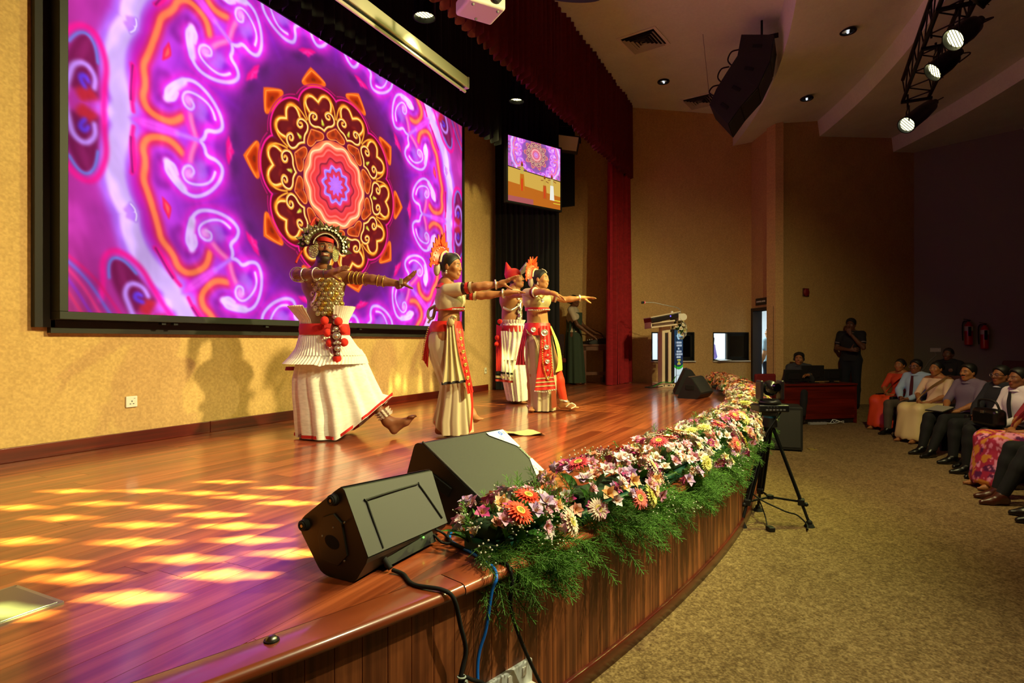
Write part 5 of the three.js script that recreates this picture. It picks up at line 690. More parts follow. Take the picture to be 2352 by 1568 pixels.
function blob(prims, cell, { k = 0.02, color, clip } = {}) {
  prims.forEach(bound);
  const lo = V(1e9, 1e9, 1e9), hi = V(-1e9, -1e9, -1e9);
  for (const q of prims) { lo.min(q.bc.clone().subScalar(q.br)); hi.max(q.bc.clone().addScalar(q.br)); }
  lo.subScalar(cell * 3); hi.addScalar(cell * 3);
  const n = ['x', 'y', 'z'].map((c) => Math.ceil((hi[c] - lo[c]) / cell) + 1), [nx, ny, nz] = n, B = 6;
  const F = new Float32Array(nx * ny * nz).fill(9), at = (i, j, l) => (l * ny + j) * nx + i, active = [];
  const field = (list, x, y, z) => { let d = 9; for (const q of list) { const e = sd(q, x, y, z), kk = q.k ?? k, h = Math.max(kk - Math.abs(d - e), 0) / kk; d = Math.min(d, e) - h * h * kk * 0.25; } return clip ? Math.max(d, clip(x, y, z)) : d; };
  const half = B * cell * 0.87 + cell;
  for (let l = 0; l < nz - 1; l += B) for (let j = 0; j < ny - 1; j += B) for (let i = 0; i < nx - 1; i += B) {
    const cx = lo.x + (i + B / 2) * cell, cy = lo.y + (j + B / 2) * cell, cz = lo.z + (l + B / 2) * cell;
    const near = prims.filter((q) => Math.hypot(cx - q.bc.x, cy - q.bc.y, cz - q.bc.z) < q.br + half + k * 2);
    if (!near.length) continue; const list = near.filter((q) => sd(q, cx, cy, cz) < half * 1.6 + k * 2); if (!list.length) continue;
    if (field(list, cx, cy, cz) < -half * 1.8) continue;
    active.push([i, j, l]);
    for (let c = l; c <= Math.min(l + B, nz - 1); c++) for (let b = j; b <= Math.min(j + B, ny - 1); b++) for (let a = i; a <= Math.min(i + B, nx - 1); a++) { const d = field(list, lo.x + a * cell, lo.y + b * cell, lo.z + c * cell), o = at(a, b, c); F[o] = F[o] === 9 ? d : Math.min(F[o], d); }
  }
  const id = new Map(), pos = [], idx = [];
  const E = [[0, 1], [0, 2], [0, 4], [1, 3], [1, 5], [2, 3], [2, 6], [3, 7], [4, 5], [4, 6], [5, 7], [6, 7]];
  for (const [i0, j0, l0] of active) for (let l = l0; l < Math.min(l0 + B, nz - 1); l++) for (let j = j0; j < Math.min(j0 + B, ny - 1); j++) for (let i = i0; i < Math.min(i0 + B, nx - 1); i++) {
    let mask = 0; const v = []; for (let c = 0; c < 8; c++) { const f = F[at(i + (c & 1), j + ((c >> 1) & 1), l + (c >> 2))]; v.push(f); if (f < 0) mask |= 1 << c; }
    if (mask === 0 || mask === 255) continue;
    let x = 0, y = 0, z = 0, m = 0;
    for (const [p, q] of E) { const a = v[p], b = v[q]; if ((a < 0) === (b < 0)) continue; const t = clamp(a / (a - b), 0.02, 0.98); x += (p & 1) + ((q & 1) - (p & 1)) * t; y += ((p >> 1) & 1) + (((q >> 1) & 1) - ((p >> 1) & 1)) * t; z += (p >> 2) + ((q >> 2) - (p >> 2)) * t; m++; }
    id.set(at(i, j, l), pos.length / 3); pos.push(lo.x + (i + x / m) * cell, lo.y + (j + y / m) * cell, lo.z + (l + z / m) * cell);
  }
  const quad = (a, b, c, d, flip) => { if (a === undefined || b === undefined || c === undefined || d === undefined) return; if (flip) idx.push(a, c, b, a, d, c); else idx.push(a, b, c, a, c, d); };
  for (const [key] of id) {
    const i = key % nx, j = Math.floor(key / nx) % ny, l = Math.floor(key / nx / ny), s = F[at(i, j, l)] < 0;
    if (i + 1 < nx && j > 0 && l > 0 && s !== F[at(i + 1, j, l)] < 0) quad(id.get(at(i, j, l)), id.get(at(i, j - 1, l)), id.get(at(i, j - 1, l - 1)), id.get(at(i, j, l - 1)), s);
    if (j + 1 < ny && i > 0 && l > 0 && s !== F[at(i, j + 1, l)] < 0) quad(id.get(at(i, j, l)), id.get(at(i, j, l - 1)), id.get(at(i - 1, j, l - 1)), id.get(at(i - 1, j, l)), s);
    if (l + 1 < nz && i > 0 && j > 0 && s !== F[at(i, j, l + 1)] < 0) quad(id.get(at(i, j, l)), id.get(at(i - 1, j, l)), id.get(at(i - 1, j - 1, l)), id.get(at(i, j - 1, l)), s);
  }
  const g = new THREE.BufferGeometry(); g.setAttribute('position', new THREE.Float32BufferAttribute(pos, 3)); g.setIndex(idx); g.computeVertexNormals();
  // make the normals point outwards whatever the winding
  g.setAttribute('uv', new THREE.Float32BufferAttribute(new Float32Array(pos.length / 3 * 2), 2));
  if (color) vcol(g, color);
  return g;
}
const infl = (list, e) => list.map((q) => (q.t === 0 ? cap(q.a, q.b, q.ra + e, q.rb + e, q.k) : ell(q.c, q.r.map((r) => r + e), q.fr, q.k)));
// three axes of a head or a hand from forward and up
function axes(f, up) { const z = A(f).normalize(), x = new THREE.Vector3().crossVectors(A(up), z).normalize(), y = new THREE.Vector3().crossVectors(z, x); return [x, y, z]; }
const SKIN = { brown: lin('#7d4a2c'), deep: lin('#5e3620'), mid: lin('#9a6238'), fair: lin('#b07848') };
function headGeo(c, f, up, s, o = {}) {
  const fr = axes(f, up), C = A(c), P = (x, y, z) => C.clone().addScaledVector(fr[0], x * s).addScaledVector(fr[1], y * s).addScaledVector(fr[2], z * s), E = (x, y, z, a, b, d, k) => ell(P(x, y, z), [a * s, b * s, d * s], fr, k && k * s), K = (p, q, a, b, k) => cap(P(...p), P(...q), a * s, b * s, k && k * s);
  const fem = o.fem ? 1 : 0;
  const prims = [E(0, 0.022, -0.014, 0.074, 0.098, 0.094), E(0, -0.035, 0.022, 0.057 - fem * 0.003, 0.072, 0.066, 0.03), E(0, -0.092 + fem * 0.006, 0.05, 0.026 - fem * 0.004, 0.02, 0.024, 0.03), K([-0.045 + fem * 0.008, -0.06, 0.01], [-0.015, -0.09 + fem * 0.006, 0.05], 0.022 - fem * 0.003, 0.018 - fem * 0.002, 0.03), K([0.045 - fem * 0.008, -0.06, 0.01], [0.015, -0.09 + fem * 0.006, 0.05], 0.022 - fem * 0.003, 0.018 - fem * 0.002, 0.03),
    K([0, 0.022, 0.084], [0, -0.02, 0.104 - fem * 0.006], 0.008 - fem * 0.002, 0.0125 - fem * 0.004, 0.012), K([-0.012 + fem * 0.003, -0.025, 0.088], [0.012 - fem * 0.003, -0.025, 0.088], 0.009 - fem * 0.002, 0.009 - fem * 0.002, 0.01), K([-0.046, 0.028, 0.066 - fem * 0.003], [-0.016, 0.032, 0.08 - fem * 0.004], 0.009, 0.01, 0.016), K([0.046, 0.028, 0.066 - fem * 0.003], [0.016, 0.032, 0.08 - fem * 0.004], 0.009, 0.01, 0.016), E(-0.042, -0.014, 0.058, 0.022, 0.02, 0.02, 0.03), E(0.042, -0.014, 0.058, 0.022, 0.02, 0.02, 0.03),
    K([-0.018, -0.053, 0.082], [0.018, -0.053, 0.082], 0.0075, 0.0075, 0.01), K([-0.015, -0.064, 0.08], [0.015, -0.064, 0.08], 0.008, 0.008, 0.01), E(-0.031, 0.008, 0.07, 0.0145, 0.0115, 0.012, 0.008), E(0.031, 0.008, 0.07, 0.0145, 0.0115, 0.012, 0.008), E(-0.076, -0.005, -0.008, 0.01, 0.032, 0.018, 0.008), E(0.076, -0.005, -0.008, 0.01, 0.032, 0.018, 0.008), K([0, -0.05, -0.02], [0, -0.13, -0.03], 0.05 - fem * 0.008, 0.052 - fem * 0.008, 0.03)];
  const skin = o.skin || SKIN.brown, hair = o.hair || [0.008, 0.006, 0.005], lip = o.lip || [skin[0] * 1.05, skin[1] * 0.62, skin[2] * 0.7], v = V(0, 0, 0);
  const color = (x, y, z) => {
    v.set(x, y, z).sub(C); const a = Math.abs(v.dot(fr[0])) / s, b = v.dot(fr[1]) / s, d = v.dot(fr[2]) / s;
    if (d > 0.05) {
      const e = Math.hypot((a - 0.031) / 2.6, b - 0.007); if (e < 0.0046) return Math.abs(a - 0.031) < 0.0055 ? [0.01, 0.007, 0.005] : [0.34, 0.29, 0.24]; if (e < 0.0068) return skin.map((q) => q * 0.3);
      if (a > 0.012 && a < 0.05 && b > 0.026 + (a > 0.035 ? -0.004 : 0) + fem * 0.003 && b < 0.036 - (a > 0.04 ? 0.004 : 0)) return hair;
      if (o.smile && a < 0.017 && b > -0.0608 && b < -0.0565) return [0.7, 0.66, 0.55];
      if (a < 0.024 && b > -0.071 && b < -0.046) return lip;
      if (o.moustache && a < 0.03 && b > -0.046 && b < -0.032) return hair;
    }
    if (o.beard && b < -0.03 && d > 0.0 && (b < -0.072 || a > 0.036 || (a < 0.034 && b > -0.046))) { if (d > -0.01 && !(a < 0.026 && b > -0.071 && b < -0.046) && b > -0.125) return hair.map((h, i) => h * 0.8 + skin[i] * 0.12); }
    return skin;
  };
  return { geo: blob(prims, (o.cell || 0.0034) * Math.max(1, s * 0.9), { k: 0.02 * s, color }), P, fr, E, K };
}
function hairGeo(h, s, o = {}) {
  const v = V(0, 0, 0), C = h.P(0, 0, 0), list = [h.E(0, 0.026, -0.018, 0.084, 0.103, 0.1)], extra = [];
  if (o.bun) list.push(h.E(0, 0.02, -0.12, 0.05, 0.055, 0.04, 0.03));
  if (o.long) list.push(h.K([0, -0.0, -0.08], [0, -0.2, -0.09], 0.06, 0.035), h.K([-0.05, 0, -0.04], [-0.05, -0.08, -0.06], 0.03, 0.02), h.K([0.05, 0, -0.04], [0.05, -0.08, -0.06], 0.03, 0.02));
  if (o.puff) list.push(h.E(0, 0.07, -0.01, 0.085, 0.07, 0.095, 0.03));
  const low = o.low ?? -0.07;
  return blob(list, (o.cell || 0.006) * s, { k: 0.02 * s, clip: (x, y, z) => { v.set(x, y, z).sub(C); const b = v.dot(h.fr[1]) / s, d = v.dot(h.fr[2]) / s; return s * Math.max(-((b - (o.line ?? 0.066)) * 0.55 - (d - 0.06) * 0.83), o.long ? -1 : (low - b)); } });
}
// hand with five fingers: w wrist, d finger direction, n palm normal, th thumb direction
function handPrims(w, d, n, th, s = 1, curl = 0.25, spread = 0.12) {
  const D = A(d).normalize(), N = A(n); N.addScaledVector(D, -N.dot(D)).normalize(); const T = A(th), side = T.clone().addScaledVector(D, -T.dot(D)).addScaledVector(N, -T.dot(N)); if (side.length() < 0.05) side.crossVectors(N, D); side.normalize();
  const W = A(w), P = (a, b, c) => W.clone().addScaledVector(D, a * s).addScaledVector(side, b * s).addScaledVector(N, c * s), out = [];
  const len = [0.07, 0.078, 0.073, 0.056];
  for (let f = 0; f < 4; f++) {
    const b = 0.03 - f * 0.02, kn = P(0.088 - Math.abs(f - 1) * 0.004, b * 1.05, 0); out.push(cap(P(0.0, b * 0.55, 0), kn, 0.0155 * s, 0.0125 * s, 0.016));
    let p = kn, a = spread * (1.2 - f * 0.8), c = curl * 0.5; for (let g = 0; g < 3; g++) { const L = len[f] * [0.44, 0.31, 0.25][g] * s; const dir = D.clone().multiplyScalar(Math.cos(c)).addScaledVector(N, Math.sin(c)).addScaledVector(side, a).normalize(), q = p.clone().addScaledVector(dir, L); out.push(cap(p, q, (0.0095 - g * 0.0008) * s, (0.0088 - g * 0.001) * s, 0.003)); p = q; c += curl; }
  }
  const t0 = P(0.025, 0.02, 0.002), Tn = T.clone().normalize().addScaledVector(D, 0.25).normalize(), t1 = t0.clone().addScaledVector(Tn, 0.042 * s), t2 = t1.clone().addScaledVector(Tn.clone().addScaledVector(D, 0.3).normalize(), 0.034 * s), t3 = t2.clone().addScaledVector(Tn.clone().addScaledVector(D, 0.5).normalize(), 0.026 * s);
  out.push(cap(P(0.01, 0.01, 0), t1, 0.016 * s, 0.0125 * s, 0.014), cap(t1, t2, 0.0112 * s, 0.0098 * s, 0.004), cap(t2, t3, 0.0098 * s, 0.008 * s, 0.003), cap(P(-0.03, 0, 0), P(0.02, 0, 0), 0.025 * s, 0.026 * s, 0.02));
  return out;
}
// regions of a body from its joints
function bodyPrims(J, s = 1, fem = false) {
  const R = {}, sv = J.shR.clone().sub(J.shL), sx = sv.clone().normalize(), hx = J.hipR.clone().sub(J.hipL).normalize(), c = J.chest, p = J.pelvis, m = (a, v, k) => a.clone().addScaledVector(v, k * s), w = J.waist || c.clone().lerp(p, 0.55), fwd = J.fwd ? A(J.fwd).normalize() : new THREE.Vector3().crossVectors(sx, c.clone().sub(p)).normalize().negate();
  const b = fem ? 0.85 : 1;
  R.torso = [cap(m(c, sx, -0.075 * b), m(c, sx, 0.075 * b), 0.112 * b * s, 0.112 * b * s, 0.05), cap(m(c, sx, -0.05 * b), m(w, sx, -0.045 * b), 0.105 * b * s, 0.09 * b * s, 0.05), cap(m(c, sx, 0.05 * b), m(w, sx, 0.045 * b), 0.105 * b * s, 0.09 * b * s, 0.05), cap(m(w, hx, -0.045 * b), m(p, hx, -0.055), 0.092 * b * s, 0.105 * s, 0.05), cap(m(w, hx, 0.045 * b), m(p, hx, 0.055), 0.092 * b * s, 0.105 * s, 0.05), cap(m(p, hx, -0.075), m(p, hx, 0.075), 0.1 * s, 0.1 * s, 0.05), cap(J.neck, J.shL, 0.058 * s, 0.054 * b * s, 0.04), cap(J.neck, J.shR, 0.058 * s, 0.054 * b * s, 0.04), cap(J.neck, c, 0.06 * s, 0.09 * s, 0.05)];
  if (fem) R.torso.push(ell(m(m(c, sx, 0.058), fwd, 0.072), [0.055 * s, 0.054 * s, 0.05 * s], null, 0.04), ell(m(m(c, sx, -0.058), fwd, 0.072), [0.055 * s, 0.054 * s, 0.05 * s], null, 0.04));
  const a = fem ? 0.86 : 1;
  R.armUL = [cap(J.shL, J.elL, 0.054 * a * s, 0.041 * a * s, 0.02)]; R.armUR = [cap(J.shR, J.elR, 0.054 * a * s, 0.041 * a * s, 0.02)];
  const fore = (e, w2) => [cap(e, e.clone().lerp(w2, 0.35), 0.041 * a * s, 0.041 * a * s, 0.02), cap(e.clone().lerp(w2, 0.3), w2, 0.041 * a * s, 0.027 * a * s, 0.02)];
  R.armL = fore(J.elL, J.wrL); R.armR = fore(J.elR, J.wrR);
  R.neck = [cap(J.neck, J.head, (fem ? 0.047 : 0.056) * s, (fem ? 0.045 : 0.054) * s, 0.03)];
  const leg = (h, k, an) => { const up = cap(h, k, 0.088 * s, 0.056 * s, 0.03); return [up, cap(k, k.clone().lerp(an, 0.35), 0.056 * s, 0.056 * s, 0.02), cap(k.clone().lerp(an, 0.3), an, 0.055 * s, 0.036 * s, 0.02)]; };
  R.legL = leg(J.hipL, J.knL, J.anL); R.legR = leg(J.hipR, J.knR, J.anR);
  const foot = (an, toe, heel) => { const hl = heel ? A(heel) : an.clone().add(V(0, -0.045 * s, 0)).addScaledVector(toe.clone().sub(an).setY(0).normalize(), -0.035 * s), mid = hl.clone().lerp(toe, 0.62); return [cap(an, hl, 0.037 * s, 0.031 * s, 0.03), cap(an, mid, 0.036 * s, 0.027 * s, 0.04), cap(hl, mid, 0.029 * s, 0.03 * s, 0.02), cap(mid, toe, 0.032 * s, 0.016 * s, 0.02)]; };
  R.footL = J.toeL ? foot(J.anL, J.toeL, J.heelL) : []; R.footR = J.toeR ? foot(J.anR, J.toeR, J.heelR) : [];
  return R;
}
function toes(an, toe, s, spreadV) { const d = toe.clone().sub(an).setY(0).normalize(), sd2 = spreadV ? A(spreadV) : V(-d.z, 0, d.x), out = []; for (let k = 0; k < 5; k++) { const o = (k - 2) * 0.016 * s, p = toe.clone().addScaledVector(sd2, o).addScaledVector(d, -Math.abs(k - 1) * 0.006 * s); out.push(cap(p.clone().addScaledVector(d, -0.02 * s), p.clone().addScaledVector(d, 0.018 * s), 0.011 * s, k ? 0.0085 * s : 0.011 * s, 0.006)); } return out; }
const skinMat = new THREE.MeshPhysicalMaterial({ vertexColors: true, roughness: 0.55, sheen: 0.15 });
const hairMat = std(0x0c0908, 0.55);
// a person: continuous skin (body, head and hands joined into one mesh); clothes are added by the caller
function person(label, at, turn, Jr, o = {}) {
  const t = thing('person', label, 'person', at, turn, o.group), s = o.s || 1, J = {}; for (const k in Jr) J[k] = Jr[k] && k !== 'hands' && k !== 'headF' && k !== 'headUp' && k !== 'fwd' ? A(Jr[k]) : Jr[k];
  const R = bodyPrims(J, s, o.fem), skin = o.skin || SKIN.brown, list = [];
  for (const k of Object.keys(R)) if (!(o.hide || []).includes(k)) list.push(...R[k]);
  if (o.toes !== false && J.toeL && !(o.hide || []).includes('footL')) list.push(...toes(J.anL, J.toeL, s), ...toes(J.anR, J.toeR, s));
  const cs = () => skin, geos = [blob(list, o.cell || 0.013, { k: 0.03, color: cs })];
  const H = headGeo(J.head, Jr.headF || [0, 0, 1], Jr.headUp || [0, 1, 0], (o.hs || 1) * s, { ...o, cell: o.hcell }); geos.push(H.geo);
  for (const h of Jr.hands || []) geos.push(blob(handPrims(h.w, h.d, h.n, h.th, h.s || s * 1.02, h.curl, h.spread), o.fcell || 0.005, { k: 0.01, color: cs }));
  part('body', M(geos), skinMat, t);
  if (!o.bald) part('hair', hairGeo(H, (o.hs || 1) * s, o.hairOpt || {}), o.hairMat || hairMat, t);
  return { t, J, R, H, s };
}
const dress = (f, name, prims, e, mat, opt = {}) => part(name, blob(infl(prims, e), opt.cell || 0.013, { k: opt.k ?? 0.03, clip: opt.clip, color: opt.color }), mat, f.t, opt.label);
// ring surfaces: rows of { c, rx, rz, rot, y(x, z) } lofted, with pleats that grow downwards
function loft(rows, seg, { pleats = 0, amp = 0.01, a0 = 0, a1 = TAU, sharp = false, jitter = 0 } = {}) {
  const closed = a1 - a0 > TAU - 1e-6, m = closed ? seg : seg + 1, out = [], ph = []; for (let k = 0; k < 40; k++) ph.push(rr(-1, 1));
  rows.forEach((r, i) => {
    const t = rows.length > 1 ? i / (rows.length - 1) : 0, line = [];
    for (let j = 0; j < m; j++) {
      const th = a0 + (a1 - a0) * j / seg, w = pleats ? (sharp ? Math.abs(((th / TAU * pleats) % 1 + 1) % 1 - 0.5) * 4 - 1 : Math.sin(th * pleats + ph[Math.floor(th / TAU * 12 + 24) % 12 | 0] * jitter) + 0.4 * Math.sin(th * pleats * 1.7 + 1.3)) : 0, k = 1 + w * (r.amp ?? amp) / Math.max(r.rx, r.rz);
      const x = r.c[0] + Math.sin(th) * r.rx * k, z = r.c[2] + Math.cos(th) * r.rz * k; line.push([x, r.y ? r.y(x, z, th) : r.c[1], z]);
    }
    out.push(line);
  });
  const g = sheet(out, closed); return g;
}
const clothMat = (hex, rough = 0.8, extra = {}) => new THREE.MeshPhysicalMaterial({ color: hex, roughness: rough, side: THREE.DoubleSide, ...extra });
const silk = (hex) => new THREE.MeshPhysicalMaterial({ color: hex, roughness: 0.42, sheen: 0.5, sheenRoughness: 0.4, side: THREE.DoubleSide });

// ---------- dancers ----------
// joint positions measured on a figure drawing: u, v in drawing units (1340 per metre at one metre), z towards the hall
const drawing = (X0, D) => (u, v, z = 0) => [(u - 1176) * (D - z) / 1340 - X0, 0.81 - (v - 784) * (D - z) / 1340, z];
const gem = (c, n, r, seg = 10) => { const g = new THREE.LatheGeometry([[0, 0], [r, 0], [r, r * 0.16], [r * 0.86, r * 0.24], [r * 0.66, r * 0.1], [r * 0.5, r * 0.14], [r * 0.42, r * 0.34], [0, r * 0.44]].map(([a, b]) => new THREE.Vector2(a, b)), seg); g.applyQuaternion(new THREE.Quaternion().setFromUnitVectors(V(0, 1, 0), A(n).normalize())); c = A(c); return g.translate(c.x, c.y, c.z); };
const leafBlade = (base, dir, side, w, l, t = 0.006) => { const pts = [[0, 0], [w * 0.5, l * 0.25], [w * 0.42, l * 0.55], [0, l], [-w * 0.42, l * 0.55], [-w * 0.5, l * 0.25]]; const g = extr(pts, t, 0.002); const d = A(dir).normalize(), x = A(side); x.addScaledVector(d, -x.dot(d)).normalize(); g.applyMatrix4(frame(base, x, d, new THREE.Vector3().crossVectors(x, d))); return g; };
const bangle = (f, a, b, t, r, mat, th = 0.0045) => part('bangle', ringAt(A(a).lerp(A(b), t), A(b).sub(A(a)), r, th), mat, f.t);
const pom = (f, c, r = 0.034) => part('pompom', (() => { const g = ball(r, 0, 0, 0, 1, 1, 1, 14); const p = g.attributes.position; for (let i = 0; i < p.count; i++) { const k = 1 + 0.07 * Math.sin(i * 12.9898); p.setXYZ(i, p.getX(i) * k, p.getY(i) * k, p.getZ(i) * k); } g.computeVertexNormals(); return g.translate(...c); })(), std(0xd42a1c, 0.95), f.t);
const oldSilver = std(0xb8a878, 0.36, 0.8);
const whiteCloth = new THREE.MeshPhysicalMaterial({ map: TX.cloth, roughness: 0.8, side: THREE.DoubleSide, sheen: 0.2 });
const redSash = clothMat(0xc41f1a, 0.7), redSilk = silk(0xc9261c), creamSilk = silk(0xb9a98a), goldSilk = silk(0xb8a878);
{ // the man at the left
  const q = drawing(-1.5386, 4.956);
  const J = { head: q(744, 574, 0.03), neck: q(737, 624, -0.03), chest: q(743, 655, -0.02), waist: q(746, 716, 0.0), pelvis: q(748, 772, 0), shR: q(700, 634, -0.05), elR: q(683, 630, 0.2), wrR: q(757, 628, 0.34), shL: q(792, 636, 0.0), elL: q(856, 642, 0.07), wrL: q(921, 652, 0.08), hipR: q(722, 785), hipL: q(774, 785), knR: q(716, 890, 0.05), anR: q(714, 984, 0.02), toeR: q(694, 1001, 0.16), knL: q(822, 878, -0.05), anL: q(890, 967, 0.0), heelL: q(905, 988, 0.0), toeL: q(950, 956, 0.01), fwd: [0.45, 0, 0.9], headF: [0.5, 0.1, 0.86], headUp: [0.06, 1, -0.1],
    hands: [{ w: q(757, 628, 0.34), d: [0.88, 0.32, 0.12], n: [0.3, -0.7, -0.5], th: [0.45, -0.85, 0.2], curl: 0.1, spread: 0.06 }, { w: q(921, 652, 0.08), d: [0.8, 0.6, 0.05], n: [0.6, -0.78, 0.1], th: [0.5, -0.85, 0.2], curl: -0.06, spread: 0.08 }] };
  const f = person('male dancer with a tall leaf crown, jewelled breastplate and white skirt, one heel forward', [3.71, STAGE, -3.628], VIEW, J, { skin: SKIN.brown, beard: true, moustache: true, smile: true, s: 1, hs: 0.98, cell: 0.012 });
  const t = f.t, H = f.H, P = H.P;
  // skirt, its red hem, frills, sash
  const B = (u0, u1, v, z = 0) => { const a = q(u0, v, z), b = q(u1, v, z); return { c: [(a[0] + b[0]) / 2, a[1], z], rx: (b[0] - a[0]) / 2 }; };
  const hem = (x) => (x < 0.12 ? 0.014 : 0.014 + (x - 0.12) ** 1.15 * 0.95);
  const rows = [[690, 815, 800, 0.16, 0.004], [682, 842, 835, 0.19, 0.008], [677, 856, 870, 0.22, 0.014], [678, 872, 905, 0.23, 0.018], [682, 885, 935, 0.24, 0.022]].map(([a, b, v, rz, amp], k) => { const r = { ...B(a, b, v), rz, amp }, y0 = r.c[1]; r.y = (x) => Math.max(y0, hem(x) + (5 - k) * 0.035); return r; });
  const last = { ...B(688, 893, 1000), rz: 0.25, amp: 0.026 }; const mid = (k) => ({ c: [mix(rows[4].c[0], last.c[0], k), 0, 0], rx: mix(rows[4].rx, last.rx, k), rz: 0.25, amp: 0.024, y: (x) => mix(Math.max(rows[4].c[1], hem(x) + 0.035), hem(x), k) });
  rows.push(mid(0.35), mid(0.7), mid(1));
  part('skirt', loft(rows, 150, { pleats: 13, jitter: 1.5 }), whiteCloth, t); const seedKeep = seed;
  const tr = { ...mid(1) }; part('hem_trim', loft([0, 1].map((k) => ({ ...mid(1), rx: mid(1).rx + 0.004, rz: 0.254, y: (x) => hem(x) + 0.03 - k * 0.026 })), 150, { pleats: 13, jitter: 1.5 }), redSash, t, 'red hem stripe of the skirt');
  part('frill', loft([{ ...B(690, 800, 768), rz: 0.155, amp: 0.004 }, { ...B(684, 818, 795), rz: 0.19, amp: 0.008 }, { ...B(676, 836, 815), rz: 0.235, amp: 0.011 }], 360, { pleats: 66, sharp: true }), whiteCloth, t);
  part('frill', loft([{ ...B(680, 828, 802), rz: 0.2, amp: 0.005 }, { ...B(668, 838, 820), rz: 0.24, amp: 0.01 }, { ...B(656, 842, 838), rz: 0.285, amp: 0.014, y: (x) => q(0, 838)[1] + 0.015 - Math.max(0, 0.05 - Math.abs(x)) * 0.3 }], 360, { pleats: 70, sharp: true }), whiteCloth, t);
  part('waist_ruffle', loft([{ ...B(693, 797, 752), rz: 0.15, amp: 0.003 }, { ...B(690, 799, 735), rz: 0.165, amp: 0.007 }, { ...B(668, 812, 704), rz: 0.24, amp: 0.018 }], 320, { pleats: 60, sharp: true, a0: 0.62, a1: TAU - 0.3 }), whiteCloth, t);
  part('sash', loft([{ ...B(690, 800, 744), rz: 0.163 }, { ...B(688, 803, 756), rz: 0.17 }, { ...B(690, 803, 769), rz: 0.168 }], 60), redSash, t); part('skirt_border', loft([{ ...B(657, 690, 842, -0.18), rz: 0.05 }, { ...B(655, 690, 850, -0.18), rz: 0.05 }], 24), clothMat(0x8a1a22), t, 'red and black border strip at the left');
  // breastplate: backing and studs
  const front = (u, v) => { const a = q(u, v, 0), x = (a[0] - J2.x) ; return a; }; const J2 = A(q(752, 670));
  const surf = (u, v) => { const a = A(q(u, v, 0.1)), dx = a.x - A(q(748, v, 0.1)).x, z = 0.128 - dx * dx * 3.0 - Math.max(0, 0.02); return [A(q(u, v, z)).x, a.y, z + 0.012]; };
  const plateRows = []; for (let i = 0; i <= 8; i++) { const v = mix(634, 724, i / 8), w = i < 2 ? 30 + i * 6 : i < 6 ? 40 : 40 - (i - 5) * 7, l = []; for (let j = 0; j <= 8; j++) l.push(surf(754 + mix(-w, w * 0.88, j / 8), v)); plateRows.push(l); }
  const bp = part('breastplate', sheet(plateRows), clothMat(0x7a4a22, 0.6), t);
  for (let r = 0; r < 8; r++) for (let c = 0; c < (r % 2 ? 6 : 5); c++) { const n = r % 2 ? 6 : 5, u = 752 + (c - (n - 1) / 2) * 13.2, v = 641 + r * 11.2; if (r === 7 && (c === 0 || c === n - 1)) continue; const s = surf(u, v), big = r === 3 && c === 3 ? 1.5 : 1; part('stud', gem(s, [(u - 752) * 0.012, 0.1, 1], 0.0245 * big, 12), (r + c) % 3 === 1 ? MAT.gold : oldSilver, bp); }
  part('chain', tube([q(712, 700, 0.05), q(722, 690, 0.1), q(728, 672, 0.12)], 0.01, 6), MAT.silver, t); part('chain', tube([q(706, 718, -0.03), q(712, 700, 0.05)], 0.009, 6), MAT.silver, t);
  // hanging panel with pompoms
  const strip = [[722, 6], [745, 8], [765, 14], [790, 11], [818, 7]].map(([v, w]) => [-1, 0, 1].map((k) => { const p = q(768 + (v - 722) * 0.06 + k * w, v, 0.2 + (v - 722) * 0.0008); return p; })); const hp = part('front_panel', sheet(strip), clothMat(0x6a1f18, 0.6), t);
  for (const [u, v, r] of [[769, 728, 0.017], [770, 740, 0.018], [771, 755, 0.02], [773, 771, 0.032], [774, 786, 0.018], [775, 800, 0.024], [776, 812, 0.016], [765, 760, 0.01], [780, 760, 0.01], [768, 788, 0.01], [781, 788, 0.01]]) part('stud', gem(q(u, v, 0.215 + (v - 722) * 0.0008), [0, 0.1, 1], r, 12), MAT.silver, hp);
  for (const [u, v] of [[746, 736], [778, 738], [753, 764], [789, 758], [759, 787], [791, 786], [775, 823]]) pom(f, q(u, v, 0.22));
  part('collar', loft([{ c: q(738, 619, -0.02), rx: 0.08, rz: 0.075 }, { c: q(740, 628, 0.0), rx: 0.125, rz: 0.11, y: (x, z) => q(0, 630)[1] - z * 0.25 }], 32), creamSilk, t); part('neck_box', box(0.035, 0.035, 0.02, ...q(757, 614, 0.12)), std(0x4a3a2a, 0.6), t);
  // crown
  const Mh = frame(P(0, 0.0, 0), ...H.fr), cr = part('crown', (() => { const rows = []; for (let i = 0; i <= 4; i++) { const l = []; for (let j = 0; j <= 32; j++) { const th = (j / 32 - 0.5) * 3.5, R = mix(0.086, 0.155, i / 4); l.push([Math.sin(th) * R * 1.04, 0.028 + Math.cos(th) * R * (0.92 + 0.05 * Math.cos(th * 3)), mix(0.088, 0.0, i / 4) - (1 - Math.cos(th)) * 0.02]); } rows.push(l); } return sheet(rows); })().applyMatrix4(Mh), clothMat(0x5a2416, 0.6), t);
  part('cap', ball(0.112, 0, 0.05, -0.03, 0.95, 1, 1, 20).applyMatrix4(Mh), clothMat(0x6a1c16, 0.7), t);
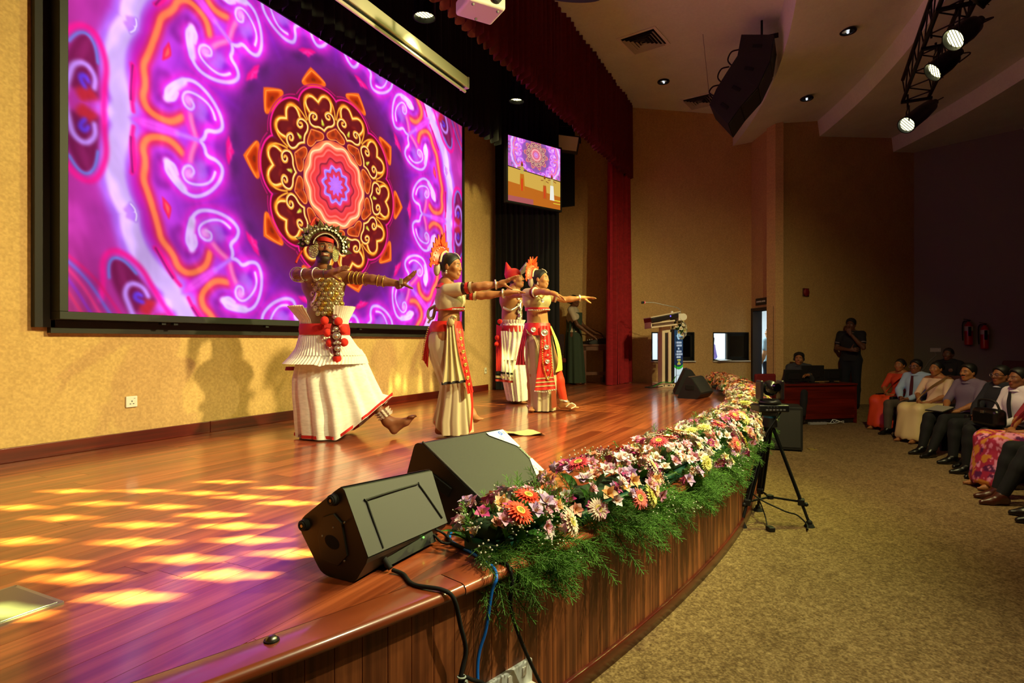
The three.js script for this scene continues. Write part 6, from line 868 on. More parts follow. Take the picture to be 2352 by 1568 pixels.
  for (const [n, R, z, w, l0] of [[17, 0.128, 0.035, 0.042, 0.055], [15, 0.152, 0.0, 0.05, 0.07]]) for (let k = 0; k < n; k++) { const th = (k / (n - 1) - 0.5) * 3.3 + (z ? 0.1 : 0), s = Math.sin(th), c = Math.cos(th); const lf = part('crown_leaf', leafBlade([s * R, 0.028 + c * R * 0.94, z], [s, c * 0.95, z ? 0.45 : 0.1], [c, -s, 0], w, l0 * (1 + 0.25 * Math.sin(k * 2.3))).applyMatrix4(Mh), std(0x4a3c1c, 0.45, 0.6), cr); part('mirror', gem([s * (R + 0.024), 0.028 + c * (R + 0.024) * 0.94, z + 0.02], [s * 0.3, 0.2, 1], 0.013, 10).applyMatrix4(Mh), MAT.silver, lf); }
  part('pearl_band', M(Array.from({ length: 30 }, (_, k) => { const th = (k / 29 - 0.5) * 3.2, R = 0.096; return ball(0.005, Math.sin(th) * R * 1.04, 0.028 + Math.cos(th) * R * (0.92 + 0.05 * Math.cos(th * 3)), 0.08 - (1 - Math.cos(th)) * 0.02, 1, 1, 1, 6); })).applyMatrix4(Mh), MAT.cream, cr); cr.children[cr.children.length - 1].userData.kind = 'stuff';
  part('headband', loft([{ c: [0, 0.042, 0], rx: 0.079, rz: 0.094 }, { c: [0, 0.072, 0], rx: 0.086, rz: 0.102 }], 40).applyMatrix4(frame(P(0, 0.01, 0), ...H.fr)), redSash, t);
  part('crown_spike', cyl(P(-0.05, 0.2, -0.03), P(-0.09, 0.29, -0.02), 0.03, 0.004, 10), clothMat(0x8a1a18), t); part('tassel_cord', tube([P(-0.09, 0.28, -0.02), P(-0.125, 0.2, -0.01), P(-0.15, 0.05, -0.03), P(-0.2, -0.1, -0.05), P(-0.21, -0.14, -0.05)], 0.01, 8), redSash, t);
  for (const s of [-1, 1]) { const e = part('ear_disc', new THREE.CylinderGeometry(0.052, 0.052, 0.012, 24).rotateX(Math.PI / 2).scale(0.85, 1.45, 1).rotateY(s * 0.75).translate(s * 0.088, -0.02, 0.035).applyMatrix4(frame(P(0, 0, 0), ...H.fr)), MAT.silver, t); const l = []; for (let k = 0; k < 40; k++) { const a = k * 2.4, r = 0.046 * Math.sqrt(k / 40); l.push(ball(0.006, Math.cos(a) * r * 0.85, Math.sin(a) * r * 1.45, 0.008, 1, 1, 1, 5)); } const rl = part('filigree', M(l).rotateY(s * 0.75).translate(s * 0.088, -0.02, 0.035).applyMatrix4(frame(P(0, 0, 0), ...H.fr)), std(0xd8d49a, 0.3, 0.8), e); rl.userData.kind = 'stuff'; }
  for (const k of [0.5, 0.75, 1.0]) bangle(f, J.shR, J.elR, k, 0.058, MAT.silver); for (const k of [0.25, 0.6]) bangle(f, J.elR, J.wrR, k, 0.05, MAT.silver); bangle(f, J.elR, J.wrR, 0.9, 0.037, MAT.black, 0.003);
  for (const k of [0.25, 0.42, 0.55, 0.75]) bangle(f, J.shL, J.elL, k, 0.054, MAT.gold); for (const k of [0.2, 0.4]) bangle(f, J.elL, J.wrL, k, 0.047, MAT.gold); part('watch', M([rbox(0.03, 0.05, 0.02, 0.006, ...q(921, 646, 0.115)), ringAt(q(921, 651, 0.08), [1, -0.1, 0], 0.036, 0.008)]), std(0x9a9070, 0.4, 0.5), t);
  part('anklet', M([0, 1, 2].map((k) => { const g = loft([{ c: [0, 0.0, 0], rx: 0.05, rz: 0.05, amp: 0.003 }, { c: [0, 0.022, 0], rx: 0.062, rz: 0.062, amp: 0.014 }], 60, { pleats: 11 }); g.applyQuaternion(new THREE.Quaternion().setFromUnitVectors(V(0, 1, 0), V(-0.55, 0.8, 0).normalize())); const c = q(889 - k * 4, 957 - k * 5, 0.0); return g.translate(...c); })), clothMat(0xc8b8a8), t); t.children[t.children.length - 1].userData.label = 'frilled white and red anklet';
}
// a leaf-edged crest on a woman's hair, built in head axes
function crest(f, tilt, size = 1, spike = true) {
  const t = f.t, H = f.H, Mx = frame(H.P(0, 0, 0), ...H.fr), or = silk(0xd0481a), cr = part('crest', (() => { const rows = []; for (let i = 0; i <= 3; i++) { const l = []; for (let j = 0; j <= 24; j++) { const th = (j / 24 - 0.5) * 3.5, R = (0.095 + i * 0.022) * size; l.push([Math.sin(th) * R, 0.055 + Math.cos(th) * R * 1.06 - 0.03, -0.07 - i * 0.018 + tilt * i * 0.01]); } rows.push(l); } return sheet(rows); })().applyMatrix4(Mx), or, t);
  for (let k = 0; k < 15; k++) { const th = (k / 14 - 0.5) * 3.5, s = Math.sin(th), c = Math.cos(th), R = 0.155 * size, big = Math.max(0, c) ** 3; part('crest_leaf', leafBlade([s * R, 0.025 + c * R * 1.06, -0.115], [s, c * 1.06, -0.1 + tilt * 0.3], [c, -s, 0], 0.046, 0.036 + 0.05 * big * (spike ? 1.3 : 0.6)).applyMatrix4(Mx), or, cr); part('bead', ball(0.0065, s * R * 0.9, 0.025 + c * R * 0.95, -0.1, 1, 1, 1, 8).applyMatrix4(Mx), MAT.cream, cr); }
  if (spike) part('crest_finial', leafBlade([0, 0.19 * size, -0.11], [0, 1, 0.1 + tilt], [1, 0, 0], 0.07, 0.12 * size).applyMatrix4(Mx), or, cr);
  part('pearl_band', tube([-1.6, -1, -0.5, 0, 0.5, 1, 1.6].map((th) => [Math.sin(th) * 0.095, 0.03 + Math.cos(th) * 0.098, -0.062]), 0.011, 8, 40).applyMatrix4(Mx), creamSilk, t); for (const x of [-0.07, 0.07]) part('bun_flower', h3(x).applyMatrix4(Mx), creamSilk, t);
  function h3(x) { return ball(0.035, x, -0.03, -0.1, 0.8, 1.7, 0.9, 12); }
  part('hair_jewel', tube([[0, 0.125, 0.012], [0, 0.107, 0.05], [0, 0.074, 0.077]], 0.004, 6).applyMatrix4(Mx), MAT.cream, t); for (const s of [-1, 1]) part('earring', M([ball(0.008, s * 0.082, -0.045, -0.004), ball(0.011, s * 0.082, -0.062, -0.004)]).applyMatrix4(Mx), MAT.silver, t);
}
const beads = (f, pts, r, mat, name = 'bead_row') => { const c = new THREE.CatmullRomCurve3(pts.map(A)), n = Math.ceil(c.getLength() / (r * 2.4)); const m = part(name, M(Array.from({ length: n + 1 }, (_, i) => { const p = c.getPoint(i / n); return ball(r, p.x, p.y, p.z, 1, 1, 1, 6); })), mat, f.t); m.userData.kind = 'stuff'; return m; };
// a hanging strip of cloth through left and right edge points
function ribbon(L, R, fold = 0, n = 10, m = 14) { const a = new THREE.CatmullRomCurve3(L.map(A)), b = new THREE.CatmullRomCurve3(R.map(A)), rows = []; for (let i = 0; i <= m; i++) { const p = a.getPoint(i / m), q = b.getPoint(i / m), l = []; for (let j = 0; j <= n; j++) { const v = p.clone().lerp(q, j / n); v.z += fold * Math.sin(j / n * Math.PI * 6) * (0.4 + 0.6 * i / m); l.push(v.toArray()); } rows.push(l); } return sheet(rows); }
{ // the woman in the middle, side on
  const q = drawing(-0.5287, 5.025);
  const J = { head: q(1037, 613, 0), neck: q(1024, 655, -0.02), chest: q(1032, 690, 0), waist: q(1031, 733, 0), pelvis: q(1026, 775, 0), shR: q(1026, 668, 0.12), elR: q(1098, 658, 0.2), wrR: q(1150, 652, 0.2), shL: q(1040, 670, -0.13), elL: q(1105, 679, -0.1), wrL: q(1165, 673, -0.05), hipR: q(1022, 785, 0.07), hipL: q(1030, 785, -0.08), knR: q(1042, 885, 0.03), anR: q(1014, 978, 0.05), toeR: q(1040, 997, 0.12), knL: q(1060, 880, -0.08), anL: q(1082, 950, -0.12), toeL: q(1102, 962, -0.06), fwd: [0.95, 0, 0.3], headF: [0.93, -0.08, 0.36], headUp: [0.05, 1, 0],
    hands: [{ w: q(1150, 652, 0.2), d: [0.88, 0.42, 0.1], n: [0.42, -0.85, 0.1], th: [0.45, -0.85, 0.2], curl: 0.05, spread: 0.1, s: 0.95 }, { w: q(1165, 673, -0.05), d: [0.98, 0.08, 0.1], n: [0.05, -1, 0], th: [0.6, -0.1, 0.75], curl: 0.12, spread: 0.06, s: 0.95 }] };
  const f = person('woman dancer seen side on in pale silk, crest of orange leaves on her hair', [4.232, STAGE, -2.7605], VIEW, J, { fem: true, skin: SKIN.mid, s: 0.95, hs: 1.0, cell: 0.012, smile: true, hairOpt: { bun: true } });
  const t = f.t, B = (u0, u1, v, z = 0) => { const a = q(u0, v, z), b = q(u1, v, z); return { c: [(a[0] + b[0]) / 2, a[1], z], rx: (b[0] - a[0]) / 2 }; };
  const top = q(0, 663)[1], low = q(0, 713)[1];
  dress(f, 'blouse', [...f.R.torso], 0.011, creamSilk, { cell: 0.01, clip: (x, y, z) => Math.max(y - (top + 0.02 + x * 0.1), low - y, -(x + 0.152) - 9) }); for (const [k, z] of [['armUR', 1], ['armUL', -1]]) { const a = f.R[k][0]; dress(f, 'sleeve', [cap(a.a, a.a.clone().lerp(a.b, 0.42), a.ra + 0.004, a.ra + 0.002)], 0.012, creamSilk, { cell: 0.009 }); }
  for (const [a, b] of [[J.shR, J.elR], [J.shL, J.elL]]) { const d = A(b).sub(A(a)); [[0.42, 0x8a1f18, 0.014], [0.56, 0x120c10, 0.012], [0.68, 0xb81c18, 0.013], [0.8, 0xb8a880, 0.012]].forEach(([k, c, w], i) => part('arm_band', (() => { const g = new THREE.CylinderGeometry(0.054 - i * 0.002, 0.054 - i * 0.002, w * 2, 20, 1, true); g.applyQuaternion(new THREE.Quaternion().setFromUnitVectors(V(0, 1, 0), d.clone().normalize())); const p = A(a).lerp(A(b), k); return g.translate(p.x, p.y, p.z); })(), clothMat(c, 0.5), t)); }
  part('collar', loft([{ c: q(1025, 650, 0), rx: 0.06, rz: 0.065 }, { c: q(1027, 662, 0), rx: 0.1, rz: 0.13, y: (x, z) => q(0, 664)[1] - x * 0.1 }], 30), redSilk, t); beads(f, [q(1045, 664, 0.13), q(1052, 662, 0.1), q(1056, 668, 0.02)], 0.007, MAT.cream);
  part('blouse_band', loft([{ c: [J.chest[0] ?? 0, 0, 0], rx: 0.1, rz: 0.1 }].map(() => ({ ...B(1000, 1066, 706), rz: 0.145 })).concat({ ...B(1000, 1066, 714), rz: 0.142 }), 40), redSilk, t); beads(f, [q(1040, 710, 0.16), q(1056, 710, 0.11), q(1066, 710, 0.0)], 0.008, MAT.silver); part('bow', M([tube([q(1000, 702, -0.02), q(985, 712, 0.02), q(984, 728, 0.03), q(994, 730, 0.02), q(1000, 704, 0)], 0.014), tube([q(992, 728, 0.02), q(983, 742, 0.02)], 0.01)]), creamSilk, t);
  // silk skirt
  part('skirt', loft([{ ...B(994, 1058, 752), rz: 0.14, amp: 0.002 }, { ...B(983, 1062, 772), rz: 0.165, amp: 0.003 }, { ...B(982, 1066, 795), rz: 0.18, amp: 0.004 }, { ...B(990, 1068, 825), rz: 0.18, amp: 0.006 }, { ...B(1004, 1072, 860), rz: 0.175, amp: 0.008 }, { ...B(1014, 1076, 885), rz: 0.17, amp: 0.01 }, { ...B(1008, 1078, 925), rz: 0.18, amp: 0.014 }, { ...B(1000, 1081, 962), rz: 0.19, amp: 0.017 }, { ...B(1001, 1083, 996), rz: 0.195, amp: 0.02, y: (x) => 0.03 - Math.min(0, x + 0.05) * 0.9 }], 120, { pleats: 9, jitter: 1.4 }), creamSilk, t);
  part('sash', loft([{ ...B(993, 1060, 738), rz: 0.142 }, { ...B(986, 1062, 750), rz: 0.152 }, { ...B(986, 1064, 762), rz: 0.16 }], 48), redSilk, t);
  part('pleated_fan', ribbon([q(1026, 738, 0.17), q(1024, 790, 0.2), q(1020, 840, 0.22), q(1014, 880, 0.24)], [q(1043, 740, 0.18), q(1050, 790, 0.21), q(1060, 840, 0.22), q(1070, 874, 0.24)], 0.014, 48), goldSilk, t); part('fan_knot', M([ball(0.03, ...q(1036, 738, 0.19), 1, 1.3, 0.6), tube([q(1034, 736, 0.19), q(1040, 726, 0.2), q(1048, 730, 0.2)], 0.012)]), goldSilk, t); part('fan_trim', ribbon([q(1014, 878, 0.245), q(1014, 884, 0.245)], [q(1070, 872, 0.245), q(1070, 878, 0.245)], 0.014, 48, 2), clothMat(0x161014), t);
  const dr = part('embroidered_drape', ribbon([q(1042, 752, 0.16), q(1050, 800, 0.19), q(1062, 850, 0.2), q(1074, 905, 0.2)], [q(1064, 756, 0.08), q(1068, 800, 0.1), q(1078, 850, 0.12), q(1088, 900, 0.12)], 0.008, 24), redSilk, t); for (let k = 0; k < 9; k++) part('motif', gem(q(1056 + k * 2.6, 762 + k * 15, 0.175), [0.4, 0.1, 1], 0.012 + 0.005 * (k % 2), 8), MAT.gold, dr);
  part('drape_edge', ribbon([q(1076, 880, 0.12), q(1082, 930, 0.1), q(1078, 995, 0.06)], [q(1084, 880, 0.08), q(1087, 930, 0.06), q(1084, 985, 0.04)], 0.004, 6), redSilk, t); part('side_tassel', ribbon([q(986, 752, 0.05), q(976, 790, 0.06), q(971, 825, 0.06)], [q(994, 760, 0.1), q(986, 800, 0.1), q(983, 845, 0.1)], 0.01, 12), redSilk, t); beads(f, [q(984, 752, 0.08), q(974, 790, 0.08), q(970, 825, 0.08)], 0.007, MAT.gold);
  part('ankle_band', M([ringAt(A(J.anR).add(V(-0.0, 0.03, 0)), [0.1, 1, 0], 0.048, 0.016)]), redSilk, t); for (const [a, b, k] of [[J.elR, J.wrR, 0.78], [J.elL, J.wrL, 0.85]]) bangle(f, a, b, k, 0.036, MAT.silver, 0.008);
  crest(f, 0.0, 0.95);
}
{ // the woman at the right, arms stretched to the right
  const q = drawing(0.326, 6.826);
  const J = { head: q(1243, 642, 0.02), neck: q(1233, 668, -0.01), chest: q(1232, 690, 0), waist: q(1234, 722, 0), pelvis: q(1236, 762, 0), shR: q(1210, 674, 0.05), elR: q(1248, 669, 0.25), wrR: q(1272, 674, 0.4), shL: q(1258, 678, -0.06), elL: q(1296, 688, -0.05), wrL: q(1338, 684, -0.04), hipR: q(1224, 772, 0.03), hipL: q(1250, 772, -0.04), knR: q(1222, 860, 0.06), anR: q(1220, 932, 0.04), toeR: q(1220, 942, 0.2), knL: q(1278, 850, 0), anL: q(1296, 924, 0), toeL: q(1326, 936, 0.05), fwd: [0.75, 0, 0.66], headF: [0.86, 0.04, 0.5], headUp: [0.0, 1, -0.05],
    hands: [{ w: q(1272, 674, 0.4), d: [0.85, -0.4, 0.2], n: [-0.3, -0.9, 0.1], th: [0.3, -0.5, 0.8], curl: 0.25, spread: 0.05, s: 0.95 }, { w: q(1338, 684, -0.04), d: [0.98, 0.0, 0.1], n: [0, -1, 0.1], th: [0.4, -0.8, 0.3], curl: 0.1, spread: 0.05, s: 0.95 }] };
  const f = person('woman dancer with red jewelled front panel and bare midriff, pointing both arms to the right', [6.224, STAGE, -2.82], VIEW, J, { fem: true, skin: SKIN.fair, s: 0.97, hs: 0.98, cell: 0.013, smile: true, hairOpt: { bun: true } });
  const t = f.t, B = (u0, u1, v, z = 0) => { const a = q(u0, v, z), b = q(u1, v, z); return { c: [(a[0] + b[0]) / 2, a[1], z], rx: (b[0] - a[0]) / 2 }; };
  const top = q(0, 671)[1], low = q(0, 712)[1]; dress(f, 'blouse', f.R.torso, 0.011, goldSilk, { cell: 0.011, clip: (x, y, z) => Math.max(y - (top + 0.012 - z * 0.12), low - y) }); for (const k of ['armUR', 'armUL']) { const a = f.R[k][0]; dress(f, 'sleeve', [cap(a.a, a.a.clone().lerp(a.b, 0.3), a.ra + 0.004, a.ra + 0.002)], 0.012, goldSilk, { cell: 0.01 }); }
  part('blouse_band', loft([{ ...B(1205, 1262, 707), rz: 0.15 }, { ...B(1206, 1262, 714), rz: 0.148 }], 40), redSilk, t); beads(f, [q(1214, 712, 0.14), q(1230, 712, 0.165), q(1250, 711, 0.14), q(1262, 711, 0.06)], 0.01, MAT.silver); beads(f, [q(1230, 672, 0.11), q(1244, 684, 0.16), q(1254, 672, 0.08)], 0.009, MAT.gold); part('pendant', gem(q(1246, 690, 0.175), [0.4, 0, 1], 0.024), MAT.silver, t); part('collar', loft([{ c: q(1234, 664, 0), rx: 0.06, rz: 0.06 }, { c: q(1235, 673, 0.01), rx: 0.1, rz: 0.1, y: (x, z) => q(0, 675)[1] - z * 0.2 }], 28), goldSilk, t);
  for (const [a, b] of [[J.shR, J.elR], [J.shL, J.elL]]) [0.4, 0.52].forEach((k, i) => bangle(f, a, b, k, 0.05, i ? MAT.silver : clothMat(0x7a1a18), 0.013)); bangle(f, J.elL, J.wrL, 0.85, 0.033, MAT.silver, 0.012);
  part('skirt', loft([{ ...B(1206, 1264, 748), rz: 0.15, amp: 0.002 }, { ...B(1203, 1268, 770), rz: 0.18, amp: 0.003 }, { ...B(1207, 1272, 800), rz: 0.19, amp: 0.006 }, { ...B(1208, 1276, 840), rz: 0.19, amp: 0.009 }, { ...B(1212, 1278, 870), rz: 0.19, amp: 0.012 }, { ...B(1216, 1276, 905), rz: 0.19, amp: 0.015 }, { ...B(1217, 1275, 940), rz: 0.195, amp: 0.018 }], 110, { pleats: 10, jitter: 1.4 }), creamSilk, t);
  part('sash', loft([{ ...B(1205, 1263, 742), rz: 0.155 }, { ...B(1203, 1267, 755), rz: 0.175 }, { ...B(1203, 1269, 770), rz: 0.19 }], 48), redSilk, t);
  const pn = part('front_panel', ribbon([q(1240, 748, 0.2), q(1240, 800, 0.24), q(1234, 850, 0.26), q(1228, 897, 0.28)], [q(1262, 748, 0.2), q(1266, 800, 0.23), q(1270, 850, 0.25), q(1277, 893, 0.27)], 0.004, 16), redSilk, t); for (const [u, v, r] of [[1225, 757, 0.03], [1250, 764, 0.04], [1255, 797, 0.03], [1257, 830, 0.026], [1258, 850, 0.012], [1258, 815, 0.012], [1252, 782, 0.012], [1259, 866, 0.012]]) part('medallion', gem(q(u, v, u < 1230 ? 0.2 : 0.27), [0.1, 0.1, 1], r, 14), MAT.silver, pn); beads(f, [q(1246, 776, 0.262), q(1246, 820, 0.27), q(1250, 850, 0.275), q(1259, 872, 0.28), q(1267, 850, 0.27), q(1264, 800, 0.26)], 0.009, MAT.gold);
  for (let k = 0; k < 3; k++) part('panel_stripe', ribbon([q(1233 - k * 1.5, 868 + k * 9, 0.275 + k * 0.004), q(1232 - k * 1.5, 871 + k * 9, 0.276 + k * 0.004)], [q(1273 + k, 865 + k * 9, 0.272), q(1273 + k, 868 + k * 9, 0.273)], 0.004, 16, 2), goldSilk, t); beads(f, [q(1228, 898, 0.285), q(1250, 900, 0.285), q(1277, 894, 0.275)], 0.009, MAT.silver);
  part('green_scarf', ribbon([q(1264, 750, 0.14), q(1276, 790, 0.16), q(1282, 830, 0.16), q(1276, 855, 0.17)], [q(1266, 748, 0.05), q(1284, 790, 0.06), q(1291, 830, 0.06), q(1292, 850, 0.06)], 0.008, 16), silk(0xc9d060), t); part('gold_drape', ribbon([q(1208, 756, 0.15), q(1226, 776, 0.21), q(1236, 820, 0.23), q(1230, 860, 0.23)], [q(1212, 766, 0.17), q(1238, 780, 0.22), q(1246, 820, 0.235), q(1240, 850, 0.235)], 0.006, 12), goldSilk, t); part('side_drape', ribbon([q(1203, 752, 0.08), q(1192, 800, 0.1), q(1184, 838, 0.1)], [q(1213, 760, 0.14), q(1204, 805, 0.15), q(1207, 838, 0.15)], 0.012, 14), silk(0xa01c2c), t);
  dress(f, 'legging', [...f.R.legL.slice(1)], 0.008, silk(0xd23a1e), { cell: 0.012 }); part('gold_border', ribbon([q(1266, 896, 0.2), q(1267, 938, 0.2)], [q(1277, 896, 0.17), q(1279, 934, 0.17)], 0.003, 6), silk(0x8a3a1e), t); part('anklet', ringAt(A(J.anL).add(V(0, 0.02, 0)), [0.3, 1, 0], 0.05, 0.014), MAT.silver, t); part('anklet', ringAt(A(J.anR).add(V(0, 0.0, 0)), [0, 1, 0], 0.048, 0.01), MAT.silver, t); part('sandal_strap', tube([q(1300, 934, 0.05), q(1312, 926, 0.06), q(1322, 932, 0.07), q(1312, 938, 0.08)], 0.008), MAT.cream, t);
  crest(f, 0.5, 0.95);
}
{ // the man half hidden between the two women
  const q = drawing(0.023, 7.698);
  const J = { head: q(1186, 642, 0), neck: q(1177, 668, -0.02), chest: q(1176, 690, 0), waist: q(1176, 722, 0), pelvis: q(1175, 758, 0), shR: q(1158, 678, 0.08), elR: q(1196, 676, 0.3), wrR: q(1226, 676, 0.42), shL: q(1194, 678, -0.1), elL: q(1232, 684, -0.15), wrL: q(1268, 684, -0.15), hipR: q(1166, 768, 0.03), hipL: q(1186, 768, -0.03), knR: q(1176, 845, 0.05), anR: q(1186, 912, 0.05), toeR: q(1204, 924, 0.14), knL: q(1190, 845, -0.06), anL: q(1176, 908, -0.08), toeL: q(1192, 920, 0.0), fwd: [0.85, 0, 0.5], headF: [0.9, 0.2, 0.4], headUp: [-0.2, 1, 0], hands: [{ w: q(1226, 676, 0.42), d: [0.9, 0.1, 0.2], n: [0, -1, 0], th: [0.4, -0.4, 0.7] }, { w: q(1268, 684, -0.15), d: [1, 0, 0], n: [0, -1, 0], th: [0.5, -0.5, 0.5] }] };
  const f = person('male dancer in a red turban and white skirt, half hidden behind the two women', [6.863, STAGE, -3.487], VIEW, J, { skin: SKIN.mid, s: 0.97, moustache: true, cell: 0.014, hcell: 0.006 });
  const t = f.t, B = (u0, u1, v, z = 0) => { const a = q(u0, v, z), b = q(u1, v, z); return { c: [(a[0] + b[0]) / 2, a[1], z], rx: (b[0] - a[0]) / 2 }; }, Mx = frame(f.H.P(0, 0, 0), ...f.H.fr);
  part('turban', ball(0.1, 0, 0.075, -0.035, 1.0, 0.85, 1.1, 20).applyMatrix4(Mx), redSash, t); part('turban_point', cyl([0, 0.1, -0.08], [0, 0.26, -0.09], 0.07, 0.006, 14).applyMatrix4(Mx), redSash, t); const sc = part('silver_crest', leafBlade([0, 0.06, 0.07], [0, 0.75, 0.75], [1, 0, 0], 0.16, 0.17, 0.02).applyMatrix4(Mx), MAT.silver, t); for (let k = 0; k < 9; k++) part('crest_leaf', leafBlade([(k - 4) * 0.018, 0.14 - Math.abs(k - 4) * 0.01, 0.15], [(k - 4) * 0.12, 0.8, 0.6], [1, 0, 0], 0.03, 0.06).applyMatrix4(Mx), MAT.silver, sc);
  part('skirt', loft([{ ...B(1153, 1202, 742), rz: 0.17, amp: 0.003 }, { ...B(1150, 1204, 765), rz: 0.19, amp: 0.008 }, { ...B(1150, 1206, 800), rz: 0.2, amp: 0.014 }, { ...B(1152, 1208, 840), rz: 0.2, amp: 0.016 }, { ...B(1158, 1210, 880), rz: 0.2, amp: 0.018 }, { ...B(1166, 1210, 918), rz: 0.2, amp: 0.02 }], 110, { pleats: 15, jitter: 1.2 }), whiteCloth, t); part('overskirt', loft([{ ...B(1152, 1204, 745), rz: 0.18, amp: 0.004 }, { ...B(1148, 1207, 780), rz: 0.215, amp: 0.012 }, { ...B(1147, 1200, 825), rz: 0.23, amp: 0.02 }], 120, { pleats: 18 }), whiteCloth, t);
  part('waist_ruffle', loft([{ ...B(1154, 1202, 744), rz: 0.165 }, { ...B(1150, 1206, 735), rz: 0.2, amp: 0.012 }], 120, { pleats: 26 }), whiteCloth, t); part('sash', loft([{ ...B(1150, 1204, 748), rz: 0.19 }, { ...B(1149, 1205, 762), rz: 0.2 }], 40), redSash, t);
  part('sash_tail', ribbon([q(1140, 745, 0.1), q(1139, 800, 0.12), q(1139, 852, 0.12)], [q(1153, 750, 0.18), q(1153, 800, 0.2), q(1153, 852, 0.2)], 0.01, 12), redSash, t); part('white_tail', ribbon([q(1150, 760, 0.18), q(1152, 810, 0.2), q(1150, 868, 0.2)], [q(1166, 760, 0.2), q(1174, 820, 0.22), q(1178, 876, 0.22)], 0.016, 24), whiteCloth, t); for (const [v, c] of [[852, 0x16100e], [862, 0xc8b888], [870, 0xb02a1c]]) part('tail_stripe', ribbon([q(1138, v, 0.21), q(1138, v + 5, 0.21)], [q(1178, v + 4, 0.23), q(1178, v + 9, 0.23)], 0.012, 24, 2), clothMat(c), t); for (const [u, v] of [[1148, 738], [1142, 775], [1141, 790]]) pom(f, q(u, v, 0.16), 0.032);
  part('breast_ornament', tube([q(1156, 706, 0.13), q(1172, 712, 0.16), q(1188, 704, 0.12)], 0.018), MAT.silver, t); part('breast_ornament', tube([q(1192, 682, 0.02), q(1194, 706, 0.06), q(1193, 740, 0.08)], 0.026), MAT.silver, t); for (let k = 0; k < 7; k++) part('stud', gem(q(1191 + (k % 2) * 5, 684 + k * 8, 0.1), [0.6, 0, 0.8], 0.022), MAT.silver, t); part('collar', loft([{ c: q(1178, 664, 0), rx: 0.075, rz: 0.075 }, { c: q(1179, 673, 0), rx: 0.14, rz: 0.13 }], 28), creamSilk, t);
}

// ---------- flower arrangements along the stage edge ----------
const petalGeo = (len, w, cup, droop, c0, c1, n = 4) => { // one petal along +y from the origin, cupped; colours run from base c0 to tip c1
  const rows = [], cols = []; for (let i = 0; i <= n; i++) { const t = i / n, hw = w * Math.pow(Math.sin(Math.PI * Math.min(1, 0.12 + t * 0.86)), 0.7) * 0.5, y = len * t, z = cup * t * (1 - t) * 2 + droop * t * t; rows.push([[-hw, y, z + hw * 0.35], [0, y, z], [hw, y, z + hw * 0.35]]); }
  return sheet(rows, false, (i) => { const t = i / n; return [0, 1, 2].map((k) => mix(c0[k], c1[k], Math.min(1, t * 1.6))); });
};
const ringOf = (g, n, lift, off = 0, scl = 1, jit = 0.12) => { const out = []; for (let k = 0; k < n; k++) { const a = (k + off) / n * TAU + (hash2(k, n, 7) - 0.5) * jit; out.push(g.clone().scale(scl, scl * (1 + (hash2(k, n, 3) - 0.5) * 0.12), 1).rotateX(lift).rotateZ(a)); } return out; };
const flowerMat = new THREE.MeshPhysicalMaterial({ vertexColors: true, roughness: 0.6, sheen: 0.25, side: THREE.DoubleSide });
function gerberaGeo(base, tip, r = 0.052) { const a = petalGeo(r, r * 0.24, 0.006, -0.006, lin(base), lin(tip)), b = petalGeo(r * 0.82, r * 0.22, 0.006, 0.0, lin(base), lin(tip)); const g = M([...ringOf(a, 22, 0.12), ...ringOf(b, 18, 0.3, 0.5), ...ringOf(b, 16, 0.6, 0.2, 0.55)]); return g; }
const gerberas = [['#f0642a', '#f4431a'], ['#f2603c', '#ee3a20'], ['#f8b090', '#f27068'], ['#f6c8b0', '#fae0d0'], ['#f08a90', '#e8485c'], ['#e8e070', '#eee68a'], ['#f6b48a', '#f8c8a8']].map(([b, t]) => gerberaGeo(b, t));
const discGeo = vcol(M([new THREE.SphereGeometry(0.017, 14, 6, 0, TAU, 0, Math.PI / 2).scale(1, 0.4, 1).rotateX(Math.PI / 2).translate(0, 0, 0.006), new THREE.TorusGeometry(0.014, 0.004, 5, 18).translate(0, 0, 0.01)]), (x, y) => { const r = Math.hypot(x, y); return r < 0.008 ? lin('#6a7a1e') : r < 0.013 ? lin('#c8b83a') : lin('#e8d878'); });
function alstroGeo(outer, inner, streak) { const o = petalGeo(0.036, 0.03, 0.014, 0.0, lin(inner), lin(outer)), i = petalGeo(0.037, 0.02, 0.012, 0.0, lin('#e8d06a'), lin(streak)); const st = [0, 1, 2].map((k) => cyl([0, 0, 0], [(k - 1) * 0.006, 0.004, 0.03], 0.0012, 0.001, 4)).map((g) => vcol(g, () => lin('#b0602a'))); return M([...ringOf(o, 3, 0.6), ...ringOf(i, 3, 0.78, 0.5), ...st]); }
const alstros = [['#eeb4d4', '#f6dce4', '#d884b4'], ['#f4eef2', '#f8f4ea', '#e8ccd8'], ['#c83a8c', '#e07ab0', '#a8287a'], ['#e0e0b8', '#e8e8c8', '#d8d08a'], ['#f2bcae', '#f8dcc4', '#e08a7a'], ['#d0aee0', '#eadcf0', '#b088c8'], ['#f8f8f2', '#fafaee', '#ece4d4'], ['#e88a5a', '#f0b888', '#d86a3a'], ['#f0c8a0', '#f4dcb8', '#e0985a']].map((a) => alstroGeo(...a));
